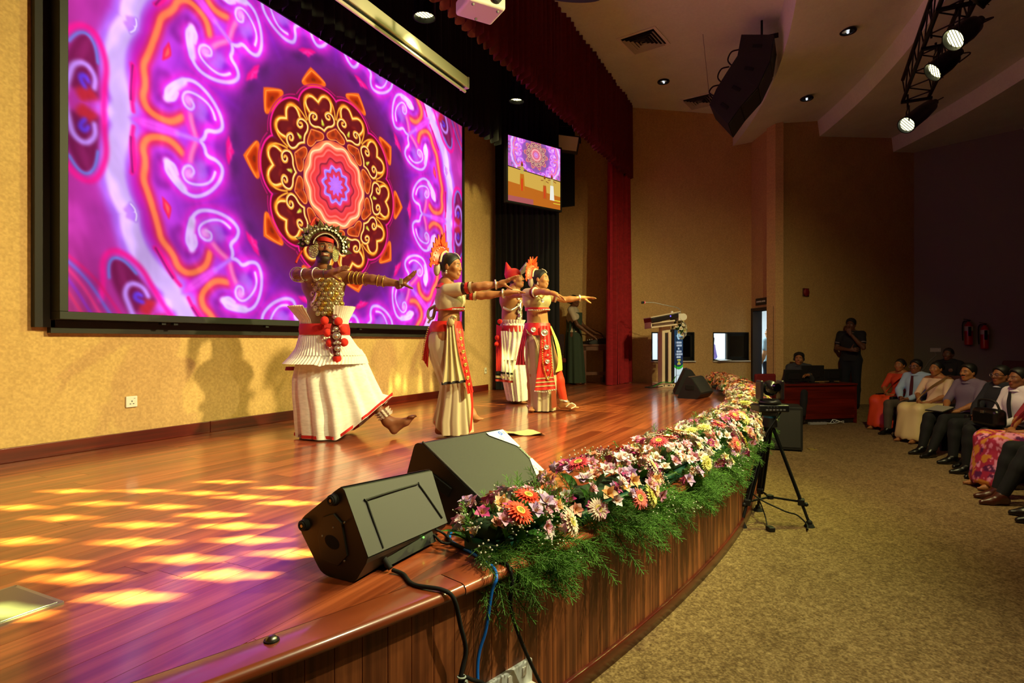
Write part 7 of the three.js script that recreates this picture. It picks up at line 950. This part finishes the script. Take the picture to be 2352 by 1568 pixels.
const sprigGeo = (() => { const out = []; for (let k = 0; k < 34; k++) { const t = k / 34, y = t * 0.16, a = k * 2.4, L = 0.045 * (1.05 - t * 0.6), bx = Math.sin(t * 2) * 0.012; out.push(cyl([bx, y, 0], [bx + Math.cos(a) * L * 0.75, y + L * 0.7, Math.sin(a) * L * 0.75], 0.0012, 0.0006, 3)); if (k % 2) out.push(cyl([bx + Math.cos(a) * L * 0.4, y + L * 0.36, Math.sin(a) * L * 0.4], [bx + Math.cos(a + 0.8) * L * 0.7, y + L * 0.85, Math.sin(a + 0.8) * L * 0.7], 0.001, 0.0006, 3)); } out.push(cyl([0, 0, 0], [0.012, 0.17, 0], 0.0022, 0.0012, 5)); return M(out); })();
const breathGeo = (() => { const out = []; for (let k = 0; k < 9; k++) { const a = k * 2.4, r = 0.012 + 0.03 * (k / 9), y = 0.05 + 0.05 * hash2(k, 2, 9), p = [Math.cos(a) * r, y, Math.sin(a) * r]; out.push(vcol(cyl([0, 0, 0], p, 0.0008, 0.0007, 3), () => lin('#5a7a2a')), vcol(new THREE.IcosahedronGeometry(0.0042, 0).translate(...p), () => lin('#eef0e0'))); } return M(out); })();
const leafGeo = (() => { const g = petalGeo(0.11, 0.035, 0.02, -0.03, lin('#2a5a1a'), lin('#3f7a24'), 5); return g; })();
const sprigMat = std(0xffffff, 0.7), trayMat = std(0x124a3a, 0.5);
const arrangementLabel = ['first flower arrangement at the near end, with two orange gerberas and hanging greenery', 'second flower arrangement from the near end, beside the large monitor', 'third flower arrangement from the near end', 'fourth flower arrangement from the near end, with pale yellow gerberas', 'fifth flower arrangement from the near end', 'sixth flower arrangement from the near end', 'seventh flower arrangement along the curved stage edge from the near end', 'eighth flower arrangement from the near end, behind the tripod top', 'fifth flower arrangement from the far end', 'fourth flower arrangement from the far end', 'third flower arrangement from the far end', 'second flower arrangement from the far end', 'last flower arrangement at the far end, orange and peach, beside the monitors'];
{
  const q4 = new THREE.Quaternion(), up = V(0, 0, 1);
  let th = Math.asin((2.04 - ARC.x) / ARC.r);
  for (let k = 0; k < 13; k++) {
    const R0 = ARC.r - (k ? 0.1 : 0.11), HT = k ? 0.165 : 0.1, o = thing('flower_arrangement', arrangementLabel[k], 'flowers', [ARC.x + R0 * Math.sin(th), STAGE, ARC.z + R0 * Math.cos(th)], th, 'flower arrangements along the stage edge');
    const L = k ? 0.72 : 0.42, near = k < 4, far = k > 8;
    part('tray', rbox(L * 0.86, 0.06, 0.17, 0.02, 0, 0.032, -0.02), trayMat, o); part('foam', rbox(L * 0.8, 0.07, 0.13, 0.03, 0, 0.09, -0.02), std(0x1c3a1c, 0.9), o);
    // a point on the mound: u along it, p angle from the front (0) over the top to the back (pi)
    const mound = (u, p, e = 0) => { const end = Math.sqrt(Math.max(0.15, 1 - Math.pow(Math.abs(u) * 2.0, 4))) , rz = ((k ? 0.2 : 0.17) + e) * end, ry = (HT + e) * end; return { p: V(u * L, 0.045 + Math.max(-0.02, Math.sin(p)) * ry + (p < 0 ? p * 0.12 : 0), -0.02 + Math.cos(p) * rz), n: V(u * 0.8, Math.sin(p) + 0.1, Math.cos(p)).normalize() }; };
    const put = (name, geo, u, p, e, tilt, s = 1) => { const m = mound(u, p, e), f = part(name, geo, flowerMat, o); m.n.add(V(rr(-tilt, tilt), rr(-tilt, tilt), rr(-tilt, tilt))).normalize(); f.position.copy(m.p); f.quaternion.setFromUnitVectors(up, m.n); f.rotateZ(rr(0, 6)); f.scale.setScalar(s); return f; };
    const gp = near ? (k === 0 ? [0, 1, 3] : k === 3 ? [5, 5, 2, 4, 3] : [3, 4, 2, 5, 6]) : far ? [2, 6, 4, 6] : [2, 4, 5, 2, 3, 6];
    const ng = k === 0 ? 3 : 7;
    for (let i = 0; i < ng; i++) { const u = k === 0 ? [-0.22, 0.06, 0.34][i] : ((i + rr(0.1, 0.9)) / ng - 0.5) * 0.96, p = k === 0 ? [0.95, 1.25, 0.35][i] : rr(0.25, 1.9); const f = put('gerbera', gerberas[gp[i % gp.length]], u, p, 0.06, 0.25, rr(0.95, 1.15) * (k === 0 ? 1.1 : 1)); part('flower_centre', discGeo, flowerMat, f); }
    const na = k === 0 ? 46 : k < 3 ? 110 : 140, pal = k < 2 ? [0, 0, 5, 4, 2, 1, 0, 8] : k < 5 ? [1, 1, 3, 6, 0, 4, 6, 2, 5] : far ? (k > 10 ? [7, 7, 8, 4, 8] : [8, 8, 6, 3, 7]) : [6, 1, 3, 6, 8, 1, 4, 0];
    for (let i = 0; i < na; i++) { const u = ((i + rnd()) / na - 0.5) * 1.0, p = k < 3 ? rr(0.15, 2.5) : rr(-0.05, 2.9); put('alstroemeria', alstros[pick(pal)], u, p, rr(0.01, 0.05), 0.5, rr(0.95, 1.35)); }
    const inst = (name, geo, mat, n, fn, tint) => { const m = new THREE.InstancedMesh(geo, mat, n), d = new THREE.Object3D(), c = new THREE.Color(); for (let i = 0; i < n; i++) { fn(d, i); d.updateMatrix(); m.setMatrixAt(i, d.matrix); if (tint) m.setColorAt(i, c.setRGB(...tint())); } m.name = name; m.userData.kind = 'stuff'; o.add(m); return m; };
    const drop = near ? 0.9 : 0.7;
    inst('foliage', sprigGeo, sprigMat, near ? 92 : 54, (d, i) => { const front = i % 6 !== 0, u = rr(-0.54, 0.54), p = front ? rr(-0.35, 0.35) : rr(0.5, 2.9), m = mound(u, Math.max(p, -0.1), -0.09); d.position.copy(m.p); if (p < 0.2) d.position.y -= rr(0.0, 0.09); const dir = front ? V(rr(-0.5, 0.5), rr(-1.0, 0.15) * drop, rr(0.55, 1)) : m.n.clone().add(V(rr(-0.5, 0.5), rr(-0.1, 0.4), rr(-0.4, 0.4))); d.quaternion.setFromUnitVectors(V(0, 1, 0), dir.normalize()); d.rotateY(rr(0, 6)); d.scale.setScalar(rr(0.75, 1.35) * (front && near ? 1.15 : 1)); }, () => { const k2 = rr(0.6, 1.25); return [0.12 * k2, 0.3 * k2, 0.04 * k2]; });
    inst('filler_flowers', breathGeo, flowerMat, near ? 22 : 8, (d) => { const p = rr(-0.2, 2.2), m = mound(rr(-0.52, 0.52), Math.max(p, 0), 0.0); d.position.copy(m.p); if (p < 0.2) d.position.y -= rr(0, 0.12); d.quaternion.setFromUnitVectors(V(0, 1, 0), m.n.add(V(rr(-0.4, 0.4), rr(-0.4, 0.3), rr(0, 0.3))).normalize()); d.scale.setScalar(rr(0.7, 1.0)); });
    inst('leaves', leafGeo, flowerMat, 26, (d) => { const m = mound(rr(-0.5, 0.5), rr(-0.05, 2.9), -0.09); d.position.copy(m.p); d.quaternion.setFromUnitVectors(V(0, 1, 0), m.n.add(V(rr(-0.5, 0.5), rr(-0.3, 0.3), 0.1)).normalize()); d.rotateY(rr(0, 6)); d.scale.setScalar(rr(0.7, 1.2)); });
    th += (k ? 0.735 : 0.68) / ARC.r;
  }
  // bunch of flowers tied to the lectern
  const o = thing('flower_ball', 'bright yellow-green flower ball tied to the front of the lectern', 'flowers', [10.6, STAGE + 1.02, -2.08], VIEW); part('foam', ball(0.085, 0, 0, 0, 0.8, 1.2, 0.9, 16), std(0x2a4a1c, 0.9), o); part('stem', cyl([-0.12, 0.02, 0], [0, 0, 0], 0.012), std(0x2a4a1c, 0.9), o);
  for (let i = 0; i < 44; i++) { const y = 1 - 2 * (i + 0.5) / 44, a = i * 2.4, n = V(Math.cos(a) * Math.sqrt(1 - y * y), y, Math.sin(a) * Math.sqrt(1 - y * y)), f = part('blossom', alstros[i % 3 ? 6 : 3], flowerMat, o); f.position.set(n.x * 0.1, n.y * 0.15, n.z * 0.1); f.quaternion.setFromUnitVectors(up, n); f.scale.setScalar(1.35); }
}

// ---------- people in the hall and the wing ----------
// seated figure facing +z with its seat at the origin; returns the figure for dressing
function seated(label, at, turn, o = {}) {
  const s = o.s || 0.93, k = (x, y, z) => [x * s, y * s, z * s], lean = o.lean || 0, cross = o.cross, f = o.feet || 0;
  const J = { pelvis: k(0, 0.5, -0.02), waist: k(0, 0.62, -0.08 + lean * 0.3), chest: k(0, 0.86, -0.12 + lean), neck: k(0, 1.02, -0.12 + lean), head: k(0.0, 1.15, -0.08 + lean), shL: k(0.175, 0.98, -0.12 + lean), shR: k(-0.175, 0.98, -0.12 + lean), elL: k(0.23, 0.74, 0.02), elR: k(-0.23, 0.74, 0.02), wrL: k(0.09, 0.62, 0.22), wrR: k(-0.08, 0.63, 0.2), hipL: k(0.085, 0.5, 0), hipR: k(-0.085, 0.5, 0), knL: k(0.12, 0.52, 0.44), knR: k(-0.12, 0.52, 0.44), anL: k(0.11, 0.09, 0.5 + f), anR: k(-0.11, 0.09, 0.48 + f * 0.6), toeL: k(0.13, 0.025, 0.68 + f), toeR: k(-0.13, 0.025, 0.66 + f * 0.6), headF: o.headF || [0, 0.02, 1], fwd: [0, 0, 1] };
  if (cross) { J.knR = k(0.02, 0.6, 0.42); J.anR = k(0.16, 0.3, 0.68); J.toeR = k(0.2, 0.22, 0.86); }
  if (o.wr) { J.wrL = k(...o.wr[0]); J.wrR = k(...o.wr[1]); }
  J.hands = [{ w: J.wrL, d: [-0.75, -0.15, 0.6], n: [-0.2, -0.9, 0], th: [-0.3, 0.3, 0.6], curl: 0.4, s }, { w: J.wrR, d: [0.75, -0.15, 0.6], n: [0.2, -0.9, 0], th: [0.3, 0.3, 0.6], curl: 0.4, s }];
  const fig = person(label, at, turn, J, { cell: 0.017, hcell: 0.0058, fcell: 0.0075, toes: false, hairOpt: o.fem ? { bun: true } : { puff: true, line: 0.075 }, ...o, s, group: o.group });
  const R = fig.R, all = [...R.torso];
  const shirt = o.shirtMat || clothMat(o.shirt ?? 0x888888, 0.85);
  if (o.sari) {
    dress(fig, 'blouse', [...R.torso, ...R.armUL, ...R.armUR], 0.012, clothMat(o.blouse ?? 0x8a3020), { cell: 0.018, clip: (x, y, z) => Math.max(y - 1.0 * s, 0.6 * s - y) });
    const c = o.sariColor ? new THREE.MeshPhysicalMaterial({ vertexColors: true, roughness: 0.6, side: THREE.DoubleSide }) : silk(o.sari);
    dress(fig, 'sari', [cap(k(-0.12, 0.5, -0.05), k(0.12, 0.5, -0.05), 0.13 * s, 0.13 * s), cap(k(0.09, 0.5, 0), k(0.12, 0.52, 0.44), 0.12 * s, 0.1 * s), cap(k(-0.09, 0.5, 0), k(-0.12, 0.52, 0.44), 0.12 * s, 0.1 * s), cap(k(0.1, 0.5, 0.45), k(0.13, 0.1, 0.5 + f), 0.1 * s, 0.11 * s), cap(k(-0.1, 0.5, 0.45), k(-0.13, 0.1, 0.48 + f), 0.1 * s, 0.11 * s), cap(k(0, 0.45, 0.45), k(0, 0.1, 0.52 + f), 0.1 * s, 0.12 * s)], 0.0, c, { cell: 0.018, k: 0.06, color: o.sariColor, clip: (x, y) => 0.05 - y + 0.008 * Math.sin(x * 60) });
    part('sari_fall', (() => { const rows = []; for (let i = 0; i <= 10; i++) { const t = i / 10, l = []; for (let j = 0; j <= 10; j++) { const w = j / 10; l.push(k(mix(0.2, -0.16, t) + (w - 0.5) * 0.1, mix(1.035, 0.58, t) - Math.abs(w - 0.5) * 0.03 + (w - 0.5) * 0.12, mix(-0.1 + lean, 0.14, Math.sin(t * 1.6) ** 0.8) + 0.03 + 0.06 * Math.sin(Math.PI * t) + 0.008 * Math.sin(w * 20))); } rows.push(l); } const g = sheet(rows); return o.sariColor ? vcol(g, o.sariColor) : g; })(), c, fig.t);
  } else {
    dress(fig, o.jacket ? 'jacket' : 'shirt', [...R.torso.slice(0, 9), ...R.armUL, ...R.armUR, ...(o.short ? [] : [...R.armL.map((q) => q), ...R.armR])], o.jacket ? 0.022 : 0.014, shirt, { cell: 0.018, clip: (x, y, z) => Math.max(y - 1.075 * s, 0.5 * s - y) });
    dress(fig, 'trousers', [...R.legL, ...R.legR, ...R.torso.slice(5, 6)], 0.016, clothMat(o.trousers ?? 0x0c0c10, 0.85), { cell: 0.018, clip: (x, y) => 0.085 * s - y });
    for (const n of ['footL', 'footR']) dress(fig, 'shoe', R[n], 0.008, o.shoeMat || phys(o.shoe ?? 0x0a0808, 0.35, { clearcoat: 0.3 }), { cell: 0.012 });
    part('collar', loft([{ c: k(0, 1.035, -0.105 + lean), rx: 0.068, rz: 0.07 }, { c: k(0, 1.005, -0.1 + lean), rx: 0.085, rz: 0.09 }], 20), o.collarMat || shirt, fig.t);
    if (o.tie !== undefined) part('tie', ribbon([k(-0.02, 1.0, 0.012 + lean), k(-0.03, 0.85, 0.03 + lean), k(-0.03, 0.66, 0.055)], [k(0.02, 1.0, 0.012 + lean), k(0.03, 0.85, 0.03 + lean), k(0.03, 0.66, 0.055)], 0, 4, 8), clothMat(o.tie), fig.t);
  }
  if (o.glasses) part('glasses', M([-1, 1].map((q) => ringAt(fig.H.P(q * 0.033, 0.008, 0.1), fig.H.fr[2], 0.022 * s, 0.0025)).concat([cyl(fig.H.P(-0.01, 0.012, 0.1), fig.H.P(0.01, 0.012, 0.1), 0.002), cyl(fig.H.P(-0.055, 0.01, 0.095), fig.H.P(-0.078, 0.01, 0), 0.002), cyl(fig.H.P(0.055, 0.01, 0.095), fig.H.P(0.078, 0.01, 0), 0.002)])), MAT.chrome, fig.t);
  return fig;
}
const aim = (x, z, tx = 5.4, tz = -3.6) => Math.atan2(tx - x, tz - z);
{
  const seat = (label, x, z, y = 0, turn) => theatreSeat(label, [x, y, z], turn ?? aim(x, z), 'theatre seats');
  const row = [
    ['woman in an orange-red sari, first in the front row by the control desk', 11.9, 1.32, { fem: true, sari: 0xd8451c, blouse: 0xc23a18, skin: SKIN.mid, hairOpt: { bun: true }, hs: 1 }],
    ['man in a pale blue shirt, dark red tie and glasses in the front row', 11.28, 1.46, { shirt: 0x9cb4d8, tie: 0x4a0c18, trousers: 0x4a4038, glasses: true, skin: SKIN.brown }],
    ['woman in a cream sari with a bag on her lap in the front row', 10.62, 1.62, { fem: true, sari: 0xd8c08c, blouse: 0xd8b8a0, skin: SKIN.mid, hairOpt: { bun: true } }],
    ['man with a moustache in a grey-purple shirt, legs stretched out, in the front row', 9.5, 1.78, { shirt: 0x6a5a72, trousers: 0x0a0a0e, moustache: true, feet: 0.14, skin: SKIN.mid, short: true }],
    ['man with glasses in a dark suit beside the man in the white shirt', 8.84, 1.96, { shirt: 0x1a1a24, jacket: true, trousers: 0x0c0c12, glasses: true, skin: SKIN.brown, collarMat: clothMat(0xb8b8d0) }],
    ['man in a white shirt and dark tie leaning forward in the front row', 8.22, 2.0, { shirt: 0xd8ccd8, tie: 0x18141c, trousers: 0x0a0a0e, skin: SKIN.brown, lean: 0.05 }],
    ['woman in a pink patterned sari at the right edge of the picture', 7.6, 2.02, { fem: true, sari: 0xa82a4a, blouse: 0x8a1a2a, skin: SKIN.mid, sariColor: (x, y, z) => { const a = fbm(x + z + 3, y + 3, 13, 13, 301, 2), b = fbm(x - z + 3, y + 2, 30, 30, 305, 2); return lin(a > 0.6 ? '#d89030' : b > 0.6 ? '#e890b8' : a < 0.38 ? '#5a1050' : '#b0244a'); } }],
    ['man in dark trousers and brown shoes stretching his legs at the right edge', 6.98, 2.1, { shirt: 0xa8b8d8, trousers: 0x0b0c12, shoe: 0x4a1f12, feet: 0.16, skin: SKIN.brown }],
    ['man in black shoes nearest at the right edge, mostly out of view', 6.36, 2.2, { shirt: 0x7a7a88, trousers: 0x0a0a0e, feet: 0.1, skin: SKIN.brown }],
  ];
  row.forEach(([l, x, z, o], i) => { const t = aim(x, z); seated(l, [x, 0, z], t, { ...o, group: 'people in the front row' }); seat(`dark red theatre seat under the ${['woman in orange', 'man in pale blue', 'woman in cream', 'man in grey-purple', 'man in the dark suit', 'man in the white shirt', 'woman in pink', 'man with brown shoes', 'man nearest the right edge'][i]}`, x - Math.sin(t) * 0.06, z - Math.cos(t) * 0.06, 0, t); });
  seated('woman in black with a lanyard sitting behind the front row by the socket', [12.5, 0.16, 2.1], aim(12.5, 2.1, 6, -2), { shirt: 0x0c0c10, trousers: 0x101014, fem: true, skin: SKIN.deep, hairOpt: { bun: true }, s: 0.95 });
  seat('dark seat under the woman with a lanyard', 12.56, 2.16, 0.14, aim(12.5, 2.1, 6, -2));
  seated('woman in a pink sari high up at the right edge near the extinguishers', [11.0, 0.45, 3.85], aim(11, 3.85), { fem: true, sari: 0xd07a98, blouse: 0xa82a50, skin: SKIN.brown, hairOpt: { bun: true }, s: 0.95 });
  for (let i = 0; i < 7; i++) { const x = 11.95 - i * 0.67, z = 2.8 + i * 0.13; seat(`empty dark theatre seat in the second row, ${['first', 'second', 'third', 'fourth', 'fifth', 'sixth', 'seventh'][i]} from the wall`, x, z, 0.2); }
  for (let i = 0; i < 6; i++) { const x = 12.37 - i * 0.68, z = 3.88 + i * 0.05; if (i !== 2) seat(`empty dark theatre seat in the third row, ${['first', 'second', '', 'fourth', 'fifth', 'sixth'][i]} place from the wall`, x, z, 0.45); }
  seat('dark theatre seat under the woman in pale pink', 11.03, 3.92, 0.45);
  // things held or lying on laps
  const bag = thing('handbag', 'shiny black handbag with a silver clasp on a lap in the front row', 'bag', [7.98, 0.6, 1.72], aim(8, 1.9)); part('bag_body', rbox(0.36, 0.2, 0.14, 0.05, 0, 0.06, 0), phys(0x08080a, 0.3, { clearcoat: 0.4 }), bag); part('clasp', rbox(0.05, 0.03, 0.015, 0.004, 0, 0.12, 0.072), MAT.chrome, bag); part('strap', tube([[-0.15, 0.14, 0], [-0.1, 0.24, 0.02], [0.1, 0.24, 0.02], [0.15, 0.14, 0]], 0.012), MAT.black, bag);
  const fo = thing('folder', 'dark folder held open over the lap of the man in grey-purple', 'folder', [9.32, 0.6, 1.5], aim(9.5, 1.78)); part('cover', box(0.26, 0.01, 0.2, 0, 0, 0, 0.3), MAT.black, fo); part('pages', box(0.24, 0.006, 0.18, 0, 0.009, 0, 0.3), std(0x8a8478, 0.8), fo);
}
// standing figure facing +z
function standing(label, at, turn, o = {}) {
  const s = o.s || 1, k = (x, y, z) => [x * s, y * s, z * s];
  const J = { pelvis: k(0, 0.94, 0), waist: k(0, 1.08, 0), chest: k(0, 1.3, -0.01), neck: k(0, 1.47, -0.02), head: k(0, 1.61, 0.01), shL: k(0.185, 1.43, -0.01), shR: k(-0.185, 1.43, -0.01), elL: k(0.24, 1.15, 0.0), elR: k(-0.24, 1.15, 0.0), wrL: k(0.22, 0.92, 0.1), wrR: k(-0.22, 0.92, 0.1), hipL: k(0.09, 0.92, 0), hipR: k(-0.09, 0.92, 0), knL: k(0.1, 0.5, 0.02), knR: k(-0.1, 0.5, 0.02), anL: k(0.1, 0.08, 0), anR: k(-0.1, 0.08, 0), toeL: k(0.13, 0.025, 0.18), toeR: k(-0.13, 0.025, 0.18), headF: o.headF || [0, 0, 1], fwd: [0, 0, 1], hands: [] };
  for (const n in o.J || {}) J[n] = k(...o.J[n]);
  J.hands = (o.hands || []).map((h) => ({ ...h, w: J[h.w], s }));
  const fig = person(label, at, turn, J, { cell: 0.016, hcell: 0.0058, fcell: 0.007, toes: false, ...o, s }), R = fig.R;
  dress(fig, 'shirt', [...R.torso, ...R.armUL.map((q) => cap(q.a, q.a.clone().lerp(q.b, o.sleeve ?? 0.6), q.ra, q.rb + 0.006)), ...R.armUR.map((q) => cap(q.a, q.a.clone().lerp(q.b, o.sleeve ?? 0.6), q.ra, q.rb + 0.006))], 0.015, clothMat(o.shirt ?? 0x222228, 0.85), { cell: 0.016, clip: (x, y) => Math.max(y - 1.5 * s, (o.low ?? 0.9) * s - y), });
  if (!o.skirt) { dress(fig, 'trousers', [...R.legL, ...R.legR, ...R.torso.slice(5, 6)], 0.016, clothMat(o.trousers ?? 0x141828, 0.9), { cell: 0.017, clip: (x, y) => 0.06 * s - y }); for (const n of ['footL', 'footR']) dress(fig, 'shoe', R[n], 0.008, MAT.black, { cell: 0.014 }); }
  return fig;
}
{
  // man with a hand at his mouth behind the control desk
  const f = standing('man in a dark polo shirt standing behind the desk, hand at his mouth', [13.5, 0.15, 0.72], aim(13.5, 0.72, 8, -1.2), { s: 1.03, shirt: 0x0d0d14, trousers: 0x10141f, skin: SKIN.deep, hairOpt: { puff: true }, J: { elL: [0.24, 1.17, 0.1], wrL: [0.04, 1.45, 0.2], elR: [-0.24, 1.16, 0.05], wrR: [0.06, 1.13, 0.24] }, hands: [{ w: 'wrL', d: [-0.3, 0.9, -0.1], n: [0, -0.1, -1], th: [-0.7, 0.4, -0.3], curl: 0.6 }, { w: 'wrR', d: [0.9, 0.05, 0.1], n: [0, 0, -1], th: [0, 0.8, 0.2], curl: 0.4 }] });
  part('collar', loft([{ c: [0, 1.535, -0.02], rx: 0.075, rz: 0.075 }, { c: [0, 1.5, 0.0], rx: 0.1, rz: 0.1 }], 20), clothMat(0x8a6a6a), f.t); for (const n of ['armUL', 'armUR']) { const q = f.R[n][0], p = q.a.clone().lerp(q.b, 0.62); part('sleeve_band', ringAt(p, q.b.clone().sub(q.a), 0.062, 0.006), clothMat(0x9a8a90), f.t); } part('shirt_stripe', loft([{ c: [0, 1.2, 0], rx: 0.163, rz: 0.122 }, { c: [0, 1.17, 0], rx: 0.162, rz: 0.122 }], 30), clothMat(0x55556a), f.t);
  // technician with a headset
  const t2 = seated('technician with a headset sitting behind the laptop on the control desk', [12.1, 0.06, -0.2], aim(12.1, -0.2, 6, -0.6), { shirt: 0x33343c, trousers: 0x14141c, skin: SKIN.mid, s: 0.95, wr: [[0.2, 0.86, 0.2], [-0.1, 0.7, 0.2]] });
  part('headset', M([tube([t2.H.P(-0.088, 0, 0), t2.H.P(-0.08, 0.1, -0.02), t2.H.P(0, 0.135, -0.02), t2.H.P(0.08, 0.1, -0.02), t2.H.P(0.088, 0, 0)], 0.008, 6, 30), ball(0.03, ...t2.H.P(-0.088, -0.005, 0).toArray(), 0.5, 1, 1), ball(0.03, ...t2.H.P(0.088, -0.005, 0).toArray(), 0.5, 1, 1), tube([t2.H.P(0.088, -0.02, 0.01), t2.H.P(0.07, -0.06, 0.07), t2.H.P(0.03, -0.06, 0.1)], 0.004)]), MAT.black, t2.t);
  // person working the sound mixer in the wing
  const m = standing('person in a white blouse and long dark green dress working the sound mixer', [10.46, STAGE, -4.03], VIEW + Math.PI / 2 - 0.35, { s: 0.98, fem: true, shirt: 0xb8a894, skin: SKIN.deep, low: 1.0, skirt: true, hairOpt: { bun: true }, J: { elR: [-0.22, 1.15, 0.12], wrR: [-0.12, 0.95, 0.36], elL: [0.22, 1.15, 0.12], wrL: [0.12, 0.98, 0.42] }, hands: [{ w: 'wrR', d: [0.1, -0.5, 0.85], n: [0, -0.8, -0.5], th: [0.6, 0, 0.5] }, { w: 'wrL', d: [-0.1, -0.3, 0.9], n: [0, -0.9, -0.3], th: [-0.6, 0, 0.5] }] });
  part('dress', loft([{ c: [0, 1.36, 0.02], rx: 0.1, rz: 0.135 }, { c: [0, 1.2, 0.01], rx: 0.15, rz: 0.145 }, { c: [0, 1.05, 0], rx: 0.15, rz: 0.13 }, { c: [0, 0.9, 0], rx: 0.185, rz: 0.16, amp: 0.004 }, { c: [0, 0.5, 0.01], rx: 0.2, rz: 0.18, amp: 0.01 }, { c: [0, 0.03, 0.02], rx: 0.215, rz: 0.2, amp: 0.016 }], 70, { pleats: 9 }), clothMat(0x2c3a2c, 0.85), m.t);
  // people inside the control room
  const a = seated('person in a lilac shirt bending over inside the bright window', onWall(PA, PB, 2.15, 0.45, -1.0), wallTurn(PA, PB) - 0.6, { shirt: 0xb4a4e8, trousers: 0x444455, skin: SKIN.mid, lean: 0.16, s: 0.95 });
  const b = standing('person half hidden behind the open door, reaching out a hand', [13.8, 0.06, -0.78], wallTurn(PB, PC) - 1.0, { shirt: 0x9ab0b8, skin: SKIN.fair, J: { elR: [-0.2, 1.12, 0.12], wrR: [-0.18, 1.0, 0.34] }, hands: [{ w: 'wrR', d: [0, -0.2, 1], n: [0, -1, 0], th: [0.7, 0, 0.5] }] });
}

// ---------- hand over ----------
scene.traverse((o) => { if (o.isMesh) { o.castShadow = true; o.receiveShadow = true; } if (o.isSpotLight || o.isPointLight) { o.castShadow = true; } });
renderer.render(scene, camera);
